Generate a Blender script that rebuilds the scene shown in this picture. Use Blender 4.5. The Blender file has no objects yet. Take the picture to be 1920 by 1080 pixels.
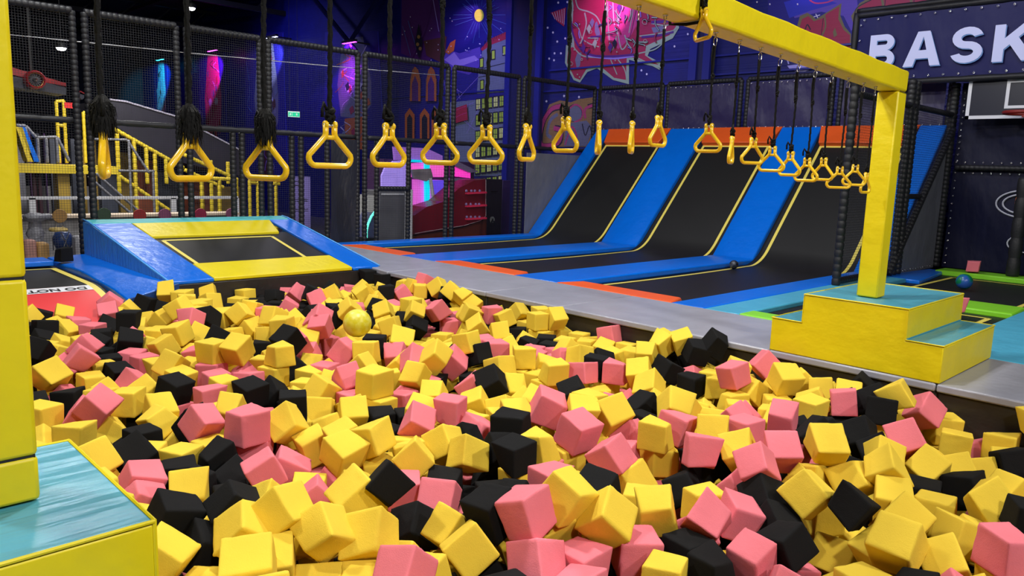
import bpy, bmesh, math, random
from mathutils import Vector, Matrix, Quaternion, Euler
random.seed(11)
SC = bpy.context.scene
COL = SC.collection
PI = math.pi

# ---------------------------------------------------------------- camera
CAM = Vector((-6.258, -9.233, 1.5))
FOC, YAW, PITCH, ROLL = 1445.2, math.radians(45.499), math.radians(8.8976), math.radians(1.9565)
_F = Vector((math.cos(PITCH)*math.cos(YAW), math.cos(PITCH)*math.sin(YAW), -math.sin(PITCH)))
_R = Vector((math.sin(YAW), -math.cos(YAW), 0))
_U = _R.cross(_F)
R_ = _R*math.cos(ROLL) + _U*math.sin(ROLL)
U_ = _U*math.cos(ROLL) - _R*math.sin(ROLL)
cd = bpy.data.cameras.new('camera'); cam = bpy.data.objects.new('camera', cd); COL.objects.link(cam)
cd.sensor_width = 36; cd.lens = FOC/1920*36; cd.clip_start = .05; cd.clip_end = 200
M = Matrix((R_, U_, -_F)).transposed().to_4x4(); M.translation = CAM
cam.matrix_world = M
SC.camera = cam

# ---------------------------------------------------------------- world, exposure, hall lamps
w = bpy.data.worlds.new('hall_air'); SC.world = w; w.use_nodes = True
w.node_tree.nodes['Background'].inputs[0].default_value = (.45, .45, .8, 1)
w.node_tree.nodes['Background'].inputs[1].default_value = .035
vs = SC.view_settings; vs.view_transform = 'Standard'; vs.look = 'None'; vs.gamma = 1; vs.use_curve_mapping = False
vs.exposure = -0.12
def light(kind, loc, power, color=(1, 1, 1), size=.5, target=None, **kw):
    ld = bpy.data.lights.new(kind.lower()+'_lamp', kind); lo = bpy.data.objects.new(kind.lower()+'_lamp', ld); COL.objects.link(lo)
    ld.energy = power; ld.color = color; lo.location = loc
    if kind == 'AREA': ld.shape = 'DISK'; ld.size = size
    else: ld.shadow_soft_size = size
    for k, v in kw.items(): setattr(ld, k, v)
    if target is not None: lo.rotation_euler = (Vector(target)-Vector(loc)).to_track_quat('-Z', 'Y').to_euler()
    return lo
# white flood lamps under the hall roof, over the pit and over the lanes
light('AREA', (-6.5, -12.0, 6.0), 350, (1, .97, .92), .6, (-3, -5, 0))
light('AREA', (-1.0, -13.5, 6.2), 430, (1, .97, .92), .6, (-2, -6, 0))
light('AREA', (-7.5, -4.0, 6.2), 240, (1, .97, .92), .6, (-3, -4, 0))
light('AREA', (-2.4, -4.6, 6.6), 400, (1, .97, .92), .6, (-2.4, -4.6, 0))
light('AREA', (3.0, -3.8, 6.6), 190, (.97, .97, 1), .6, (4.5, -3.5, 0))
light('AREA', (2.5, 1.5, 6.8), 170, (.97, .97, 1), .6, (3.5, .5, 0))
light('AREA', (-3.2, 2.2, 6.6), 220, (1, 1, 1), .6, (-2.2, 1.5, 0))
# narrow pale beam falling on the nearest cubes
light('SPOT', (-4.6, -6.6, 6.0), 800, (.85, .92, 1), .03, tuple((-4.02, -7.16, -.1)), spot_size=math.radians(3.4), spot_blend=.3)
# lamps of the arcade and soft play beyond the net
light('AREA', (-0.5, 8.3, 4.6), 330, (1, .98, .95), 1.0, (0.5, 9.5, 0))
light('AREA', (4.5, 10.0, 5.0), 70, (.85, .8, 1), 1.0, (4.8, 9.5, 0))

# ---------------------------------------------------------------- placing helpers
def ray(x, y): return (_F*FOC + R_*(x-960) - U_*(y-540)).normalized()
def atX(x, y, v): d = ray(x, y); return CAM + d*((v-CAM.x)/d.x)
def atY(x, y, v): d = ray(x, y); return CAM + d*((v-CAM.y)/d.y)
def atZ(x, y, v): d = ray(x, y); return CAM + d*((v-CAM.z)/d.z)
def proj(p):
    v = Vector(p)-CAM; z = v.dot(_F); return 960+FOC*v.dot(R_)/z, 540-FOC*v.dot(U_)/z, z

# ---------------------------------------------------------------- materials
MATS = {}
def mat(name, color, rough=.5, metal=0, bump=None, var=0, emit=None, estr=1, spec=.5, coat=0):
    """bump = list of (noise scale, strength, distance, stretch)"""
    if name in MATS: return MATS[name]
    m = bpy.data.materials.new(name); m.use_nodes = True; nt = m.node_tree; b = nt.nodes['Principled BSDF']
    b.inputs['Base Color'].default_value = (*color, 1); b.inputs['Roughness'].default_value = rough
    b.inputs['Metallic'].default_value = metal; b.inputs['Specular IOR Level'].default_value = spec
    b.inputs['Coat Weight'].default_value = coat
    if emit: b.inputs['Emission Color'].default_value = (*emit, 1); b.inputs['Emission Strength'].default_value = estr
    tc = nt.nodes.new('ShaderNodeTexCoord')
    if var:
        n = nt.nodes.new('ShaderNodeTexNoise'); n.inputs['Scale'].default_value = 3.2; n.inputs['Detail'].default_value = 6
        nt.links.new(tc.outputs['Object'], n.inputs['Vector'])
        mx = nt.nodes.new('ShaderNodeMixRGB'); mx.blend_type = 'MULTIPLY'; mx.inputs[1].default_value = (*color, 1)
        rp = nt.nodes.new('ShaderNodeValToRGB'); rp.color_ramp.elements[0].position = .3; rp.color_ramp.elements[1].position = .7
        rp.color_ramp.elements[0].color = (1-var,)*3+(1,); rp.color_ramp.elements[1].color = (1, 1, 1, 1)
        nt.links.new(n.outputs['Fac'], rp.inputs[0]); nt.links.new(rp.outputs[0], mx.inputs[2]); mx.inputs[0].default_value = 1
        nt.links.new(mx.outputs[0], b.inputs['Base Color'])
    prev = None
    for sc_, st, di, stretch in (bump or []):
        n = nt.nodes.new('ShaderNodeTexNoise'); n.inputs['Scale'].default_value = sc_; n.inputs['Detail'].default_value = 3
        mp = nt.nodes.new('ShaderNodeMapping'); mp.inputs['Scale'].default_value = stretch
        nt.links.new(tc.outputs['Object'], mp.inputs[0]); nt.links.new(mp.outputs[0], n.inputs['Vector'])
        bp = nt.nodes.new('ShaderNodeBump'); bp.inputs['Strength'].default_value = st; bp.inputs['Distance'].default_value = di
        nt.links.new(n.outputs['Fac'], bp.inputs['Height'])
        if prev: nt.links.new(prev.outputs[0], bp.inputs['Normal'])
        prev = bp
    if prev: nt.links.new(prev.outputs[0], b.inputs['Normal'])
    MATS[name] = m; return m
VB = [(5, .35, .03, (1, 1, 1)), (16, .25, .012, (1, .35, 1))]
yel = mat('yellow_vinyl', (.76, .62, .004), .42, bump=VB, var=.08)
blue = mat('blue_vinyl', (.0, .145, .72), .3, bump=VB, var=.06)
lblue = mat('light_blue_vinyl', (.08, .36, .82), .45, bump=[(4, .5, .05, (3, 3, .6))], var=.1)
floorteal = mat('bright_teal_vinyl', (.075, .40, .60), .35, bump=VB, var=.08)
teal = mat('teal_vinyl', (.070, .32, .43), .35, bump=[(4, .5, .05, (.5, 2.5, 1)), (14, .2, .01, (1, 1, 1))], var=.1)
aqua = mat('aqua_vinyl', (.10, .52, .55), .35, bump=VB, var=.08)
orange = mat('orange_vinyl', (.80, .105, .012), .42, bump=VB, var=.06)
green = mat('green_vinyl', (.22, .62, .02), .42, bump=VB, var=.06)
greyv = mat('grey_vinyl', (.33, .335, .40), .32, bump=[(3, .3, .03, (1, 1, 1)), (12, .15, .01, (1, 1, 1))], var=.14)
greyedge = mat('pale_grey_edging', (.34, .35, .38), .4)
pitwall = mat('black_brown_vinyl', (.017, .014, .013), .5, bump=VB)
blackv = mat('black_vinyl', (.022, .023, .03), .42, bump=[(3, .6, .06, (2, 2, .7))])
plumv = mat('dark_plum_vinyl', (.022, .016, .075), .38, bump=[(2.2, .35, .08, (2, 2, 1))])
navyv = mat('navy_vinyl', (.003, .004, .026), .5, spec=.25, bump=[(1.8, .3, .07, (2, 2, 1))])
slatev = mat('slate_grey_vinyl', (.15, .155, .19), .5, bump=[(2.5, .7, .06, (1, 1, .7))], var=.1)
meshmat = mat('black_trampoline_fabric', (.010, .010, .0105), .5, bump=[(220, .3, .004, (1, 1, 1))], spec=.35)
tape = mat('yellow_tape', (.80, .66, .12), .5)
foamblk = mat('black_foam_padding', (.014, .0145, .017), .5, bump=[(30, .3, .01, (1, 1, 1))], spec=.4)
netm = mat('black_net_cord', (.022, .023, .028), .6)
ropem = mat('black_rope', (.006, .006, .006), .75, spec=.15, bump=[(120, .5, .004, (1, 1, 1))])
ringm = mat('yellow_plastic', (.80, .50, .012), .28, coat=.2)
steel = mat('bright_steel', (.75, .75, .76), .22, metal=1)
cable = mat('white_steel_cable', (.75, .76, .8), .4)
whitep = mat('white_paint', (.75, .76, .80), .45)
redtape = mat('red_print', (.72, .03, .035), .45)
inkm = mat('black_ink', (.01, .01, .012), .5)
FB = [(22, .22, .008, (1, 1, 1)), (190, .45, .0025, (1, 1, 1))]
foamY = mat('yellow_foam', (.82, .585, .055), .9, bump=FB, var=.10, spec=.2)
foamP = mat('pink_foam', (.80, .195, .24), .9, bump=FB, var=.12, spec=.2)
foamK = mat('black_foam', (.008, .008, .0085), .9, bump=FB, spec=.15)

# ---------------------------------------------------------------- mesh helpers
def tag(o, label=None, cat=None, group=None, kind=None):
    if label: o['label'] = label
    if cat: o['category'] = cat
    if group: o['group'] = group
    if kind: o['kind'] = kind
    return o
def empty(name, loc=(0, 0, 0), rz=0, **k):
    o = bpy.data.objects.new(name, None); COL.objects.link(o); o.location = loc; o.rotation_euler = (0, 0, rz)
    o.empty_display_size = .1
    return tag(o, **k)
class MB:
    def __init__(s): s.v = []; s.f = []; s.mi = []; s.m = []
    def _m(s, m):
        if m not in s.m: s.m.append(m)
        return s.m.index(m)
    def add(s, vs_, fs, m):
        k = len(s.v); s.v += [tuple(v) for v in vs_]; i = s._m(m)
        for f in fs: s.f.append(tuple(k+j for j in f)); s.mi.append(i)
        return s
    def box(s, lo, hi, m):
        x0, y0, z0 = lo; x1, y1, z1 = hi
        return s.add([(x0, y0, z0), (x1, y0, z0), (x1, y1, z0), (x0, y1, z0), (x0, y0, z1), (x1, y0, z1), (x1, y1, z1), (x0, y1, z1)],
                     [(0, 3, 2, 1), (4, 5, 6, 7), (0, 1, 5, 4), (1, 2, 6, 5), (2, 3, 7, 6), (3, 0, 4, 7)], m)
    def hexa(s, b, t, m):   # bottom quad, top quad (same winding, counter clockwise from above)
        return s.add(list(b)+list(t), [(3, 2, 1, 0), (4, 5, 6, 7), (0, 1, 5, 4), (1, 2, 6, 5), (2, 3, 7, 6), (3, 0, 4, 7)], m)
    def prism(s, pts, d, m):   # polygon pts extruded by vector d
        n = len(pts); a = [Vector(p) for p in pts]; b = [p+Vector(d) for p in a]
        return s.add(a+b, [tuple(range(n))[::-1], tuple(range(n, 2*n))]+[(i, (i+1) % n, n+(i+1) % n, n+i) for i in range(n)], m)
    def tube(s, path, r, m, n=8, closed=False, rf=None, cap=True):
        P = [Vector(p) for p in path]; N = len(P); vs_ = []; up = None
        for i, p in enumerate(P):
            a = P[(i-1) % N] if (closed or i > 0) else p; b = P[(i+1) % N] if (closed or i < N-1) else p
            t = (b-a).normalized()
            if up is None: up = t.orthogonal().normalized()
            up = (up-t*up.dot(t)).normalized(); sd = t.cross(up)
            rr = rf(i) if rf else r
            for k in range(n):
                an = 2*PI*k/n; vs_.append(p+(up*math.cos(an)+sd*math.sin(an))*rr)
        fs = []
        for i in range(N if closed else N-1):
            j = (i+1) % N
            for k in range(n): fs.append((i*n+k, i*n+(k+1) % n, j*n+(k+1) % n, j*n+k))
        if not closed and cap: fs += [tuple(range(n))[::-1], tuple((N-1)*n+k for k in range(n))]
        return s.add(vs_, fs, m)
    def ribbed(s, a, b, r, m, pitch=.075, n=9):
        a, b = Vector(a), Vector(b); L = (b-a).length; k = max(2, int(L/pitch)); P = []; R = []
        for i in range(k):
            for t, q in ((.02, .86), (.2, 1), (.8, 1), (.98, .86)): P.append(a+(b-a)*((i+t)/k)); R.append(r*q)
        return s.tube(P, r, m, n, rf=lambda i: R[i])
    def lathe(s, c, prof, m, n=16, axis='Z', cap=True):
        vs_ = []
        for r, h in prof:
            for k in range(n):
                an = 2*PI*k/n; p = (r*math.cos(an), r*math.sin(an), h)
                if axis == 'X': p = (p[2], p[0], p[1])
                if axis == 'Y': p = (p[0], p[2], p[1])
                vs_.append(Vector(c)+Vector(p))
        fs = [(i*n+k, i*n+(k+1) % n, (i+1)*n+(k+1) % n, (i+1)*n+k) for i in range(len(prof)-1) for k in range(n)]
        if cap and prof[0][0] > 1e-6: fs.append(tuple(range(n))[::-1])
        if cap and prof[-1][0] > 1e-6: fs.append(tuple((len(prof)-1)*n+k for k in range(n)))
        return s.add(vs_, fs, m)
    def ball(s, c, r, m, n=20, nv=12):
        return s.lathe(c, [(max(r*math.sin(PI*i/nv), 1e-4), -r*math.cos(PI*i/nv)) for i in range(nv+1)], m, n)
    def build(s, name, parent=None, bevel=0, smooth=False, loc=None, seg=2, **k):
        me = bpy.data.meshes.new(name); me.from_pydata(s.v, [], s.f)
        for m in s.m: me.materials.append(m)
        me.polygons.foreach_set('material_index', s.mi)
        bm = bmesh.new(); bm.from_mesh(me); bmesh.ops.recalc_face_normals(bm, faces=bm.faces); bm.to_mesh(me); bm.free()
        if loc is not None:
            me.transform(Matrix.Translation(-Vector(loc)))
        o = bpy.data.objects.new(name, me); COL.objects.link(o)
        if loc is not None: o.location = loc
        if parent is not None:
            o.parent = parent
            # geometry is given in world space unless the parent says otherwise
            if parent.get('local') is None: o.matrix_parent_inverse = q_world(parent).inverted()
        if bevel:
            md = o.modifiers.new('bevel', 'BEVEL'); md.width = bevel; md.segments = seg; md.limit_method = 'ANGLE'; md.harden_normals = False
            smooth = True
        if smooth:
            me.polygons.foreach_set('use_smooth', [True]*len(me.polygons))
            if bevel or smooth == 'auto':
                try: me.set_sharp_from_angle(angle=math.radians(50))
                except Exception: pass
        return tag(o, **k)
def q_world(q):
    m = Matrix.LocRotScale(q.location, q.rotation_euler, q.scale)
    return m if q.parent is None else q_world(q.parent) @ q.matrix_parent_inverse @ m
def setting(mb, name, **k): return mb.build(name, kind='structure', **k)
def text_mesh(body, size, name='lettering', bold=0.0, extrude=0.001):
    cu = bpy.data.curves.new(name, 'FONT'); cu.body = body; cu.size = size; cu.offset = bold; cu.extrude = extrude; cu.align_x = 'CENTER'
    t = bpy.data.objects.new(name, cu); COL.objects.link(t); dg = bpy.context.evaluated_depsgraph_get()
    me = bpy.data.meshes.new_from_object(t.evaluated_get(dg)); bpy.data.objects.remove(t); me.name = name
    return me

def eyelets(pts, r, parent, axis='Y'):
    me = None
    for c in pts:
        if me is None:
            m = MB(); m.tube([(0, r*math.cos(q*PI/4), r*math.sin(q*PI/4)) if axis == 'X' else (r*math.cos(q*PI/4), 0, r*math.sin(q*PI/4)) for q in range(8)], r*.4, steel, 5, closed=True)
            o = m.build('eyelet', smooth=True); me = o.data
        else:
            o = bpy.data.objects.new('eyelet', me); COL.objects.link(o)
        o.location = c; o.parent = parent; o.matrix_parent_inverse = q_world(parent).inverted()

# ================================================================ THE SETTING
wallblue = mat('painted_blue_cladding', (.006, .010, .16), .45, bump=[(1.2, .5, .03, (.1, .1, 14))], var=.25)
darkwall = mat('dark_hall_wall', (.008, .009, .02), .8)
ceilm = mat('black_ceiling', (.010, .011, .016), .9)
floorm = mat('dark_hall_floor', (.10, .10, .11), .5, var=.3)
setting(MB().box((-16, -18, -1.02), (11, 41, -.9), floorm), 'floor')
setting(MB().box((-16, -18, 9.0), (11.3, 41, 9.2), ceilm), 'ceiling')
setting(MB().box((11, -18, -1), (11.3, 41, 9), wallblue), 'wall_right')
setting(MB().box((-16, 40.7, -1), (11, 41, 9), darkwall), 'wall_back')
setting(MB().box((-16.3, -18, -1), (-16, 41, 9), darkwall), 'wall_left')
setting(MB().box((-16, -18.3, -1), (11, -18, 9), darkwall), 'wall_front')
# steel column casing of the graffiti wall and the beams crossing the murals
colm = mat('blue_painted_steel', (.008, .013, .22), .4)
colm2 = mat('dark_blue_steel', (.004, .006, .07), .45)
def colx(y0, y1, nm):
    c = MB(); c.box((10.75, y0, -.9), (11, y1, 9), colm2); c.box((10.68, y1-.12, -.9), (10.76, y1+.10, 9), colm); c.box((10.68, y0-.1, -.9), (10.76, y0+.1, 9), colm)
    setting(c, nm)
colx(7.25, 8.55, 'trim_1'); colx(1.5, 1.9, 'trim_2')
b = MB()
for z, y0, y1 in ((3.88, 7.3, 15.5), (3.75, 1.6, 7.2), (3.9, -18, 1.5), (4.35, -18, 7)): b.box((10.93, y0, z), (11, y1, z+.045), colm)
setting(b, 'trim_4')
b = MB()   # roof trusses and a duct, black against black
for x in (-9, -3.5, 2.0, 7.4):
    b.box((x, -18, 8.3), (x+.2, 41, 8.45), ceilm)
for y in (-12, -5, 2.5, 9, 16, 23, 30): 
    b.box((-16, y, 7.7), (11, y+.18, 7.9), foamblk)
    b.box((-16, y, 8.5), (11, y+.18, 8.62), foamblk)
    for k in range(17): b.prism([(-16+k*1.6, y+.04, 7.8), (-16+k*1.6+.08, y+.04, 7.8), (-15.2+k*1.6+.08, y+.04, 8.55), (-15.2+k*1.6, y+.04, 8.55)], (0, .1, 0), foamblk)
setting(b, 'trim_5')

# raised deck structure under the trampolines (black sides), with the pit left open
d = MB()
d.box((1.32, -12, -.9), (8.9, 3.4, -.30), pitwall)
d.box((.02, -12, -.9), (1.32, 3.4, -.07), pitwall)
d.box((-2.78, .14, -.9), (.02, 3.4, -.07), pitwall)
d.box((-6.4, .14, -.9), (-2.78, 3.4, -.5), pitwall)
d.box((-9, -12, -.9), (-5.6, .14, -.07), pitwall)
d.box((-9, .14, -.9), (-6.4, 3.4, -.07), pitwall)
d.box((-5.6, -12, -.9), (.02, -9.25, -.07), pitwall)
setting(d, 'trim_6')
setting(MB().box((-5.57, -9.22, -.9), (0, .11, -.66), blackv), 'trim_7')       # pit bottom

# pit walls: padded black panels, one thing each
def pit_panel(lo, hi, label, grp='black padded panels lining the foam pit'):
    tag(MB().box(lo, hi, pitwall).build('pit_wall_pad', bevel=.012), label, 'wall pad', grp)
ys = [.10, -2.44, -3.63, -4.92, -6.20, -7.48, -9.2]
nm = ['right side, from far corner to first coping seam', 'right side, second from the far corner', 'right side, third from the far corner',
      'just before the yellow step block', 'directly under the yellow step block', 'nearest, at the right edge of the picture']
for i in range(6):
    pit_panel((0.0, ys[i+1]+.004, -.66), (.05, ys[i]-.004, -.062), 'black padded pit wall panel, '+nm[i])
pit_panel((-2.74, .10, -.66), (-.005, .135, -.03), 'black padded pit wall under the tilted blue and yellow trampoline')
pit_panel((-5.62, -9.2, -.66), (-5.575, .10, -.062), 'black padded pit wall on the left, behind the yellow post')

# grey coping pads along the right side of the pit
cs = [(-.4, 2.92), (-2.44, -.4), (-3.63, -2.44), (-6.12, -3.63), (-7.47, -6.12), (-9.6, -7.47)]
cl = ['narrow far end beside the tilted trampoline', 'at the far pit corner beside the first orange pad', 'short one between two seams beside the second blue strip',
      'between the third orange pad and the yellow step block', 'hidden mostly beneath the yellow step block', 'nearest, right of the yellow step block']
for i, (y0, y1) in enumerate(cs):
    q = MB(); x0 = -.03
    if i == 0:
        q.hexa([(-.03, y0+.004, -.07), (1.31, y0+.004, -.07), (1.31, y1, -.07), (.52, y1, -.07), ][:4], [(-.03, y0+.004, 0), (1.31, y0+.004, 0), (1.31, y1, 0), (.52, y1, 0)], greyv)
    else:
        q.box((x0, y0+.004, -.062), (1.31, y1-.004, 0.0), greyv)
    tag(q.build('coping_pad', bevel=.014), 'grey vinyl coping pad '+cl[i], 'coping pad', 'grey coping pads around the foam pit')
tag(MB().box((-8.6, -9.2, -.062), (-5.55, .1, 0), greyv).build('coping_pad', bevel=.014), 'grey vinyl coping pad left of the pit, under the near step block', 'coping pad', 'grey coping pads around the foam pit')
tag(MB().box((-8.6, -11.6, -.062), (1.3, -9.22, 0), greyv).build('coping_pad', bevel=.014), 'grey vinyl coping pad on the near side of the pit', 'coping pad', 'grey coping pads around the foam pit')

# ================================================================ STEP BLOCKS, POSTS, BEAM
def step_block(x0, x1, ya, yb, label):
    """steps run along y; ya near end, yb far end"""
    t = empty('step_block', (x0, (ya+yb)/2, 0), label=label, cat='step block', group='yellow step blocks under the ring beam posts')
    s1 = .27
    y1, y2 = ya+s1, yb-s1
    h, l = .53, .29
    sh = MB(); E = .008
    prof = [(ya, 0.002), (yb, 0.002), (yb, l-E), (y2, l-E), (y2, h-E), (y1, h-E), (y1, l-E), (ya, l-E)]
    sh.prism([(x0, y, z) for y, z in prof], (x1-x0, 0, 0), yel)
    sh.build('yellow_cover', t, bevel=.008)
    for nm_, a, c, z in (('near step top', ya, y1, l), ('top platform', y1, y2, h), ('far step top', y2, yb, l)):
        m = MB(); N = 12
        # slightly sagging vinyl top
        vs_ = []
        for j in range(N+1):
            for i in range(N+1):
                u, v = i/N, j/N
                sag = -.005*math.sin(PI*u)*math.sin(PI*v)
                vs_.append((x0+(x1-x0)*u, a+(c-a)*v, z+sag))
        f = [(j*(N+1)+i, j*(N+1)+i+1, (j+1)*(N+1)+i+1, (j+1)*(N+1)+i) for j in range(N) for i in range(N)]
        m.add(vs_, f, teal)
        n = len(vs_)
        m.build('step_top', t, smooth=True)
    m = MB()   # stitched piping along the vinyl edges
    for y, z in ((ya, l), (y1, l+.004), (y1, h), (y2, h), (yb, l)):
        m.tube([(x0, y, z), (x1, y, z)], .006, yel if z != l+.004 else teal, 6)
    for x in (x0, x1):
        m.tube([(x, ya, l), (x, y1, l), (x, y1, h), (x, y2, h), (x, y2, l), (x, yb, l)], .006, yel, 6)
    m.build('piping', t)
    return t
step_block(-.02, 1.32, -7.49, -6.12, 'yellow step block with teal tops on the far coping, carrying the right post')
step_block(-6.9, -5.565, -7.46, -6.13, 'yellow block with wrinkled teal top at the lower left corner, carrying the left post')

BY = -6.775
def beam_z(x): return 2.205 + .034*max(0, .3-x)
def post(x0, x1, y0, y1, z0, zt, label, seams):
    t = empty('padded_post', ((x0+x1)/2, (y0+y1)/2, z0), label=label, cat='post', group='yellow padded posts of the ring beam')
    zs = [z0+.002]+seams+[zt]
    for i in range(len(zs)-1):
        MB().box((x0, y0, zs[i]+(.003 if i else 0)), (x1, y1, zs[i+1]), yel).build('post_sleeve', t, bevel=.012)
    for z in seams: MB().box((x0+.006, y0+.006, z-.006), (x1-.006, y1-.006, z+.006), inkm).build('seam', t)
    return t
post(.295, .465, -6.86, -6.69, .53, 2.20, 'yellow padded square post standing on the far step block', [])
post(-5.925, -5.755, -6.86, -6.69, .53, 2.40, 'yellow padded square post filling the left edge of the picture', [.66, 1.16])
t = empty('ring_beam', (.3, BY, 2.2), label='long yellow padded beam carrying the row of hanging rings', cat='beam')
m = MB(); x0, x1 = -5.95, .47; N = 40; H_ = .17
vs_ = []
for i in range(N+1):
    x = x0+(x1-x0)*i/N; z = beam_z(x); k = 0
    e = .004*math.sin(i*1.7)
    vs_ += [(x, BY-.088-e, z+.0), (x, BY+.088, z), (x, BY+.088, z+H_), (x, BY-.088, z+H_+e)]
f = []
for i in range(N):
    for k in range(4): f.append((i*4+k, i*4+(k+1) % 4, (i+1)*4+(k+1) % 4, (i+1)*4+k))
f += [(0, 3, 2, 1), tuple(N*4+k for k in range(4))]
m.add(vs_, f, yel).build('beam_sleeve', t, bevel=.02, seg=3)
MB().tube([(.30, BY-.09, 2.2), (.47, BY-.09, 2.195)], .003, inkm, 5).build('seam', t)

# ================================================================ HANGING RINGS
RING_W, RING_H = .172, .148
def ring_path():
    pts = []
    def arc(cx, cz, r, a0, a1, n=6):
        for i in range(n+1):
            a = math.radians(a0+(a1-a0)*i/n); pts.append((cx+r*math.cos(a), 0, cz+r*math.sin(a)))
    # one side then the other, symmetric; open at the top fork
    pts.append((-.0175, 0, .150)); pts.append((-.0175, 0, .120)); pts.append((-.021, 0, .108)); pts.append((-.045, 0, .082))
    arc(-.056, .034, .028, 160, 262)
    arc(.056, .034, .028, -82, 20)
    pts.append((.045, 0, .082)); pts.append((.021, 0, .108)); pts.append((.0175, 0, .120)); pts.append((.0175, 0, .150))
    return pts
def ring_mesh():
    m = MB(); P = ring_path(); m.tube(P, .0105, ringm, 10)
    for s in (-1, 1): m.lathe((s*.0175, 0, .150), [(.0135, -.006), (.0145, 0), (.0135, .006)], ringm, 12, 'X')
    m.box((-.018, -.008, .098), (.018, .008, .114), ringm)
    return m
def bolt_mesh():
    m = MB(); m.lathe((0, 0, .148), [(.006, -.026), (.007, -.024), (.007, .024), (.006, .026)], steel, 8, 'X'); return m
def rope_path(L, ph):
    n = max(6, int(L/.03)); return [(.003*math.sin(ph+i*.5), .003*math.cos(ph+i*.43), .15+L*i/n) for i in range(n+1)]
def twisted(m, L, r, ph, z0=.15):
    n = int(L/.012); k = 9; vs_ = []; fs = []
    for i in range(n+1):
        z = z0+L*i/n; ox, oy = .002*math.sin(ph+z*11), .002*math.cos(ph+z*9)
        for j in range(k):
            a = 2*PI*j/k; rr = r*(1+.28*math.cos(3*(a - z*42)))
            vs_.append((ox+rr*math.cos(a), oy+rr*math.sin(a), z))
    for i in range(n):
        for j in range(k): fs.append((i*k+j, i*k+(j+1) % k, (i+1)*k+(j+1) % k, (i+1)*k+j))
    m.add(vs_, fs, ropem)
def knot(m, c, r, rnd):
    for i in range(5):
        a = rnd.uniform(0, 6.3); t = rnd.uniform(.6, 1.5)
        pts = []
        for k in range(10):
            q = 2*PI*k/10; p = Vector((r*.8*math.cos(q), r*.8*math.sin(q)*math.cos(t), r*.8*math.sin(q)*math.sin(t)+(i-2)*r*.45)); p.rotate(Euler((0, 0, a)))
            pts.append(Vector(c)+p)
        m.tube(pts, r*.42, ropem, 6, closed=True)
proto_ring = ring_mesh(); 
def ring_thing(px, yt, yb, wpx, label, kind, pos=None, ang=None, L=None):
    rnd = random.Random(int(px))
    P = pos or atY(px, (yt+yb)/2, BY)
    zc = P.z
    x = P.x; y = P.y
    dist = proj(P)[2]; full = RING_W*FOC/dist
    ratio = min(1, max(.0, (wpx*dist/FOC-.022)/(RING_W-.022)))
    view = math.atan2(P.y-CAM.y, P.x-CAM.x)
    off = math.acos(ratio) if ang is None else ang
    if rnd.random() < .5: off = -off
    z0 = zc-RING_H/2+.0
    t = empty('hanging_ring', (x, y, z0), view+PI/2+off, label=label, cat='ring', group='yellow rings hanging from the beam')
    t['local'] = 1
    g = ring_mesh().build('ring_handle', t, smooth=True)
    bolt_mesh().build('bolt', t, smooth=True)
    if L is None: L = beam_z(x)-z0-.15-.075
    r = MB(); twisted(r, L, .0062 if kind != 'thick' and kind != 'fuzzy' else .0080, rnd.random()*6)
    if kind == 'fuzzy': pass
    r.build('rope', t, smooth=True)
    k = MB(); knot(k, (0, 0, .185), .014 if kind == 'plain' else .017, rnd)
    # loose rope end beside the knot
    k.tube([(.012, 0, .20), (.028, .005, .225), (.034, .006, .20), (.033, .004, .175)], .006, ropem, 6)
    k.build('knot', t, smooth=True)
    if kind != 'fuzzy' and L > .3:
        k = MB(); knot(k, (0, 0, .15+L-.17), .011, rnd); k.tube([(.004, .0, .15+L-.2), (.012, .004, .15+L-.05), (.010, 0, .15+L)], .006, ropem, 6); k.build('knot', t, smooth=True)
    if kind == 'fuzzy':
        tf = MB(); R0 = rnd.uniform(.036, .042)
        for i in range(420):
            a = rnd.uniform(0, 6.28); h = .232-rnd.random()*.06; rr = R0*rnd.uniform(.3, .8); ln = rnd.uniform(.045, .075)
            p0 = Vector((rr*.55*math.cos(a), rr*.55*math.sin(a), h)); p1 = p0+Vector((math.cos(a)*R0*.5, math.sin(a)*R0*.5, -ln*.4)); p2 = p1+Vector((rnd.uniform(-.01, .01), rnd.uniform(-.01, .01), -ln*.75))
            s_ = Vector((-math.sin(a), math.cos(a), 0))*.0026
            tf.add([p0-s_, p0+s_, p1+s_, p1-s_, p2], [(0, 1, 2, 3), (3, 2, 4)], ropem)
        tf.lathe((0, 0, .192), [(.001, -.06), (.024, -.035), (.030, 0), (.024, .025), (.012, .042), (.001, .05)], ropem, 12)
        tf.build('frayed_tassel', t, kind='stuff')
    if L > .3 or kind == 'wrapped':
        hk = MB(); zt = .15+L
        hk.tube([(0, 0, zt-.01), (.010, 0, zt+.01), (.010, 0, zt+.035), (0, 0, zt+.05), (-.010, 0, zt+.035), (-.010, 0, zt+.01)], .0028, steel, 6, closed=True)
        hk.tube([(0, 0, zt+.045), (0, .007, zt+.055), (0, .007, zt+.067), (0, 0, zt+.073), (0, -.007, zt+.067), (0, -.007, zt+.055)], .003, steel, 6, closed=True)
        hk.lathe((0, 0, zt+.073), [(.014, -.003), (.014, .002)], steel, 10)
        hk.build('hook', t, smooth=True)
    return t
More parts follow.
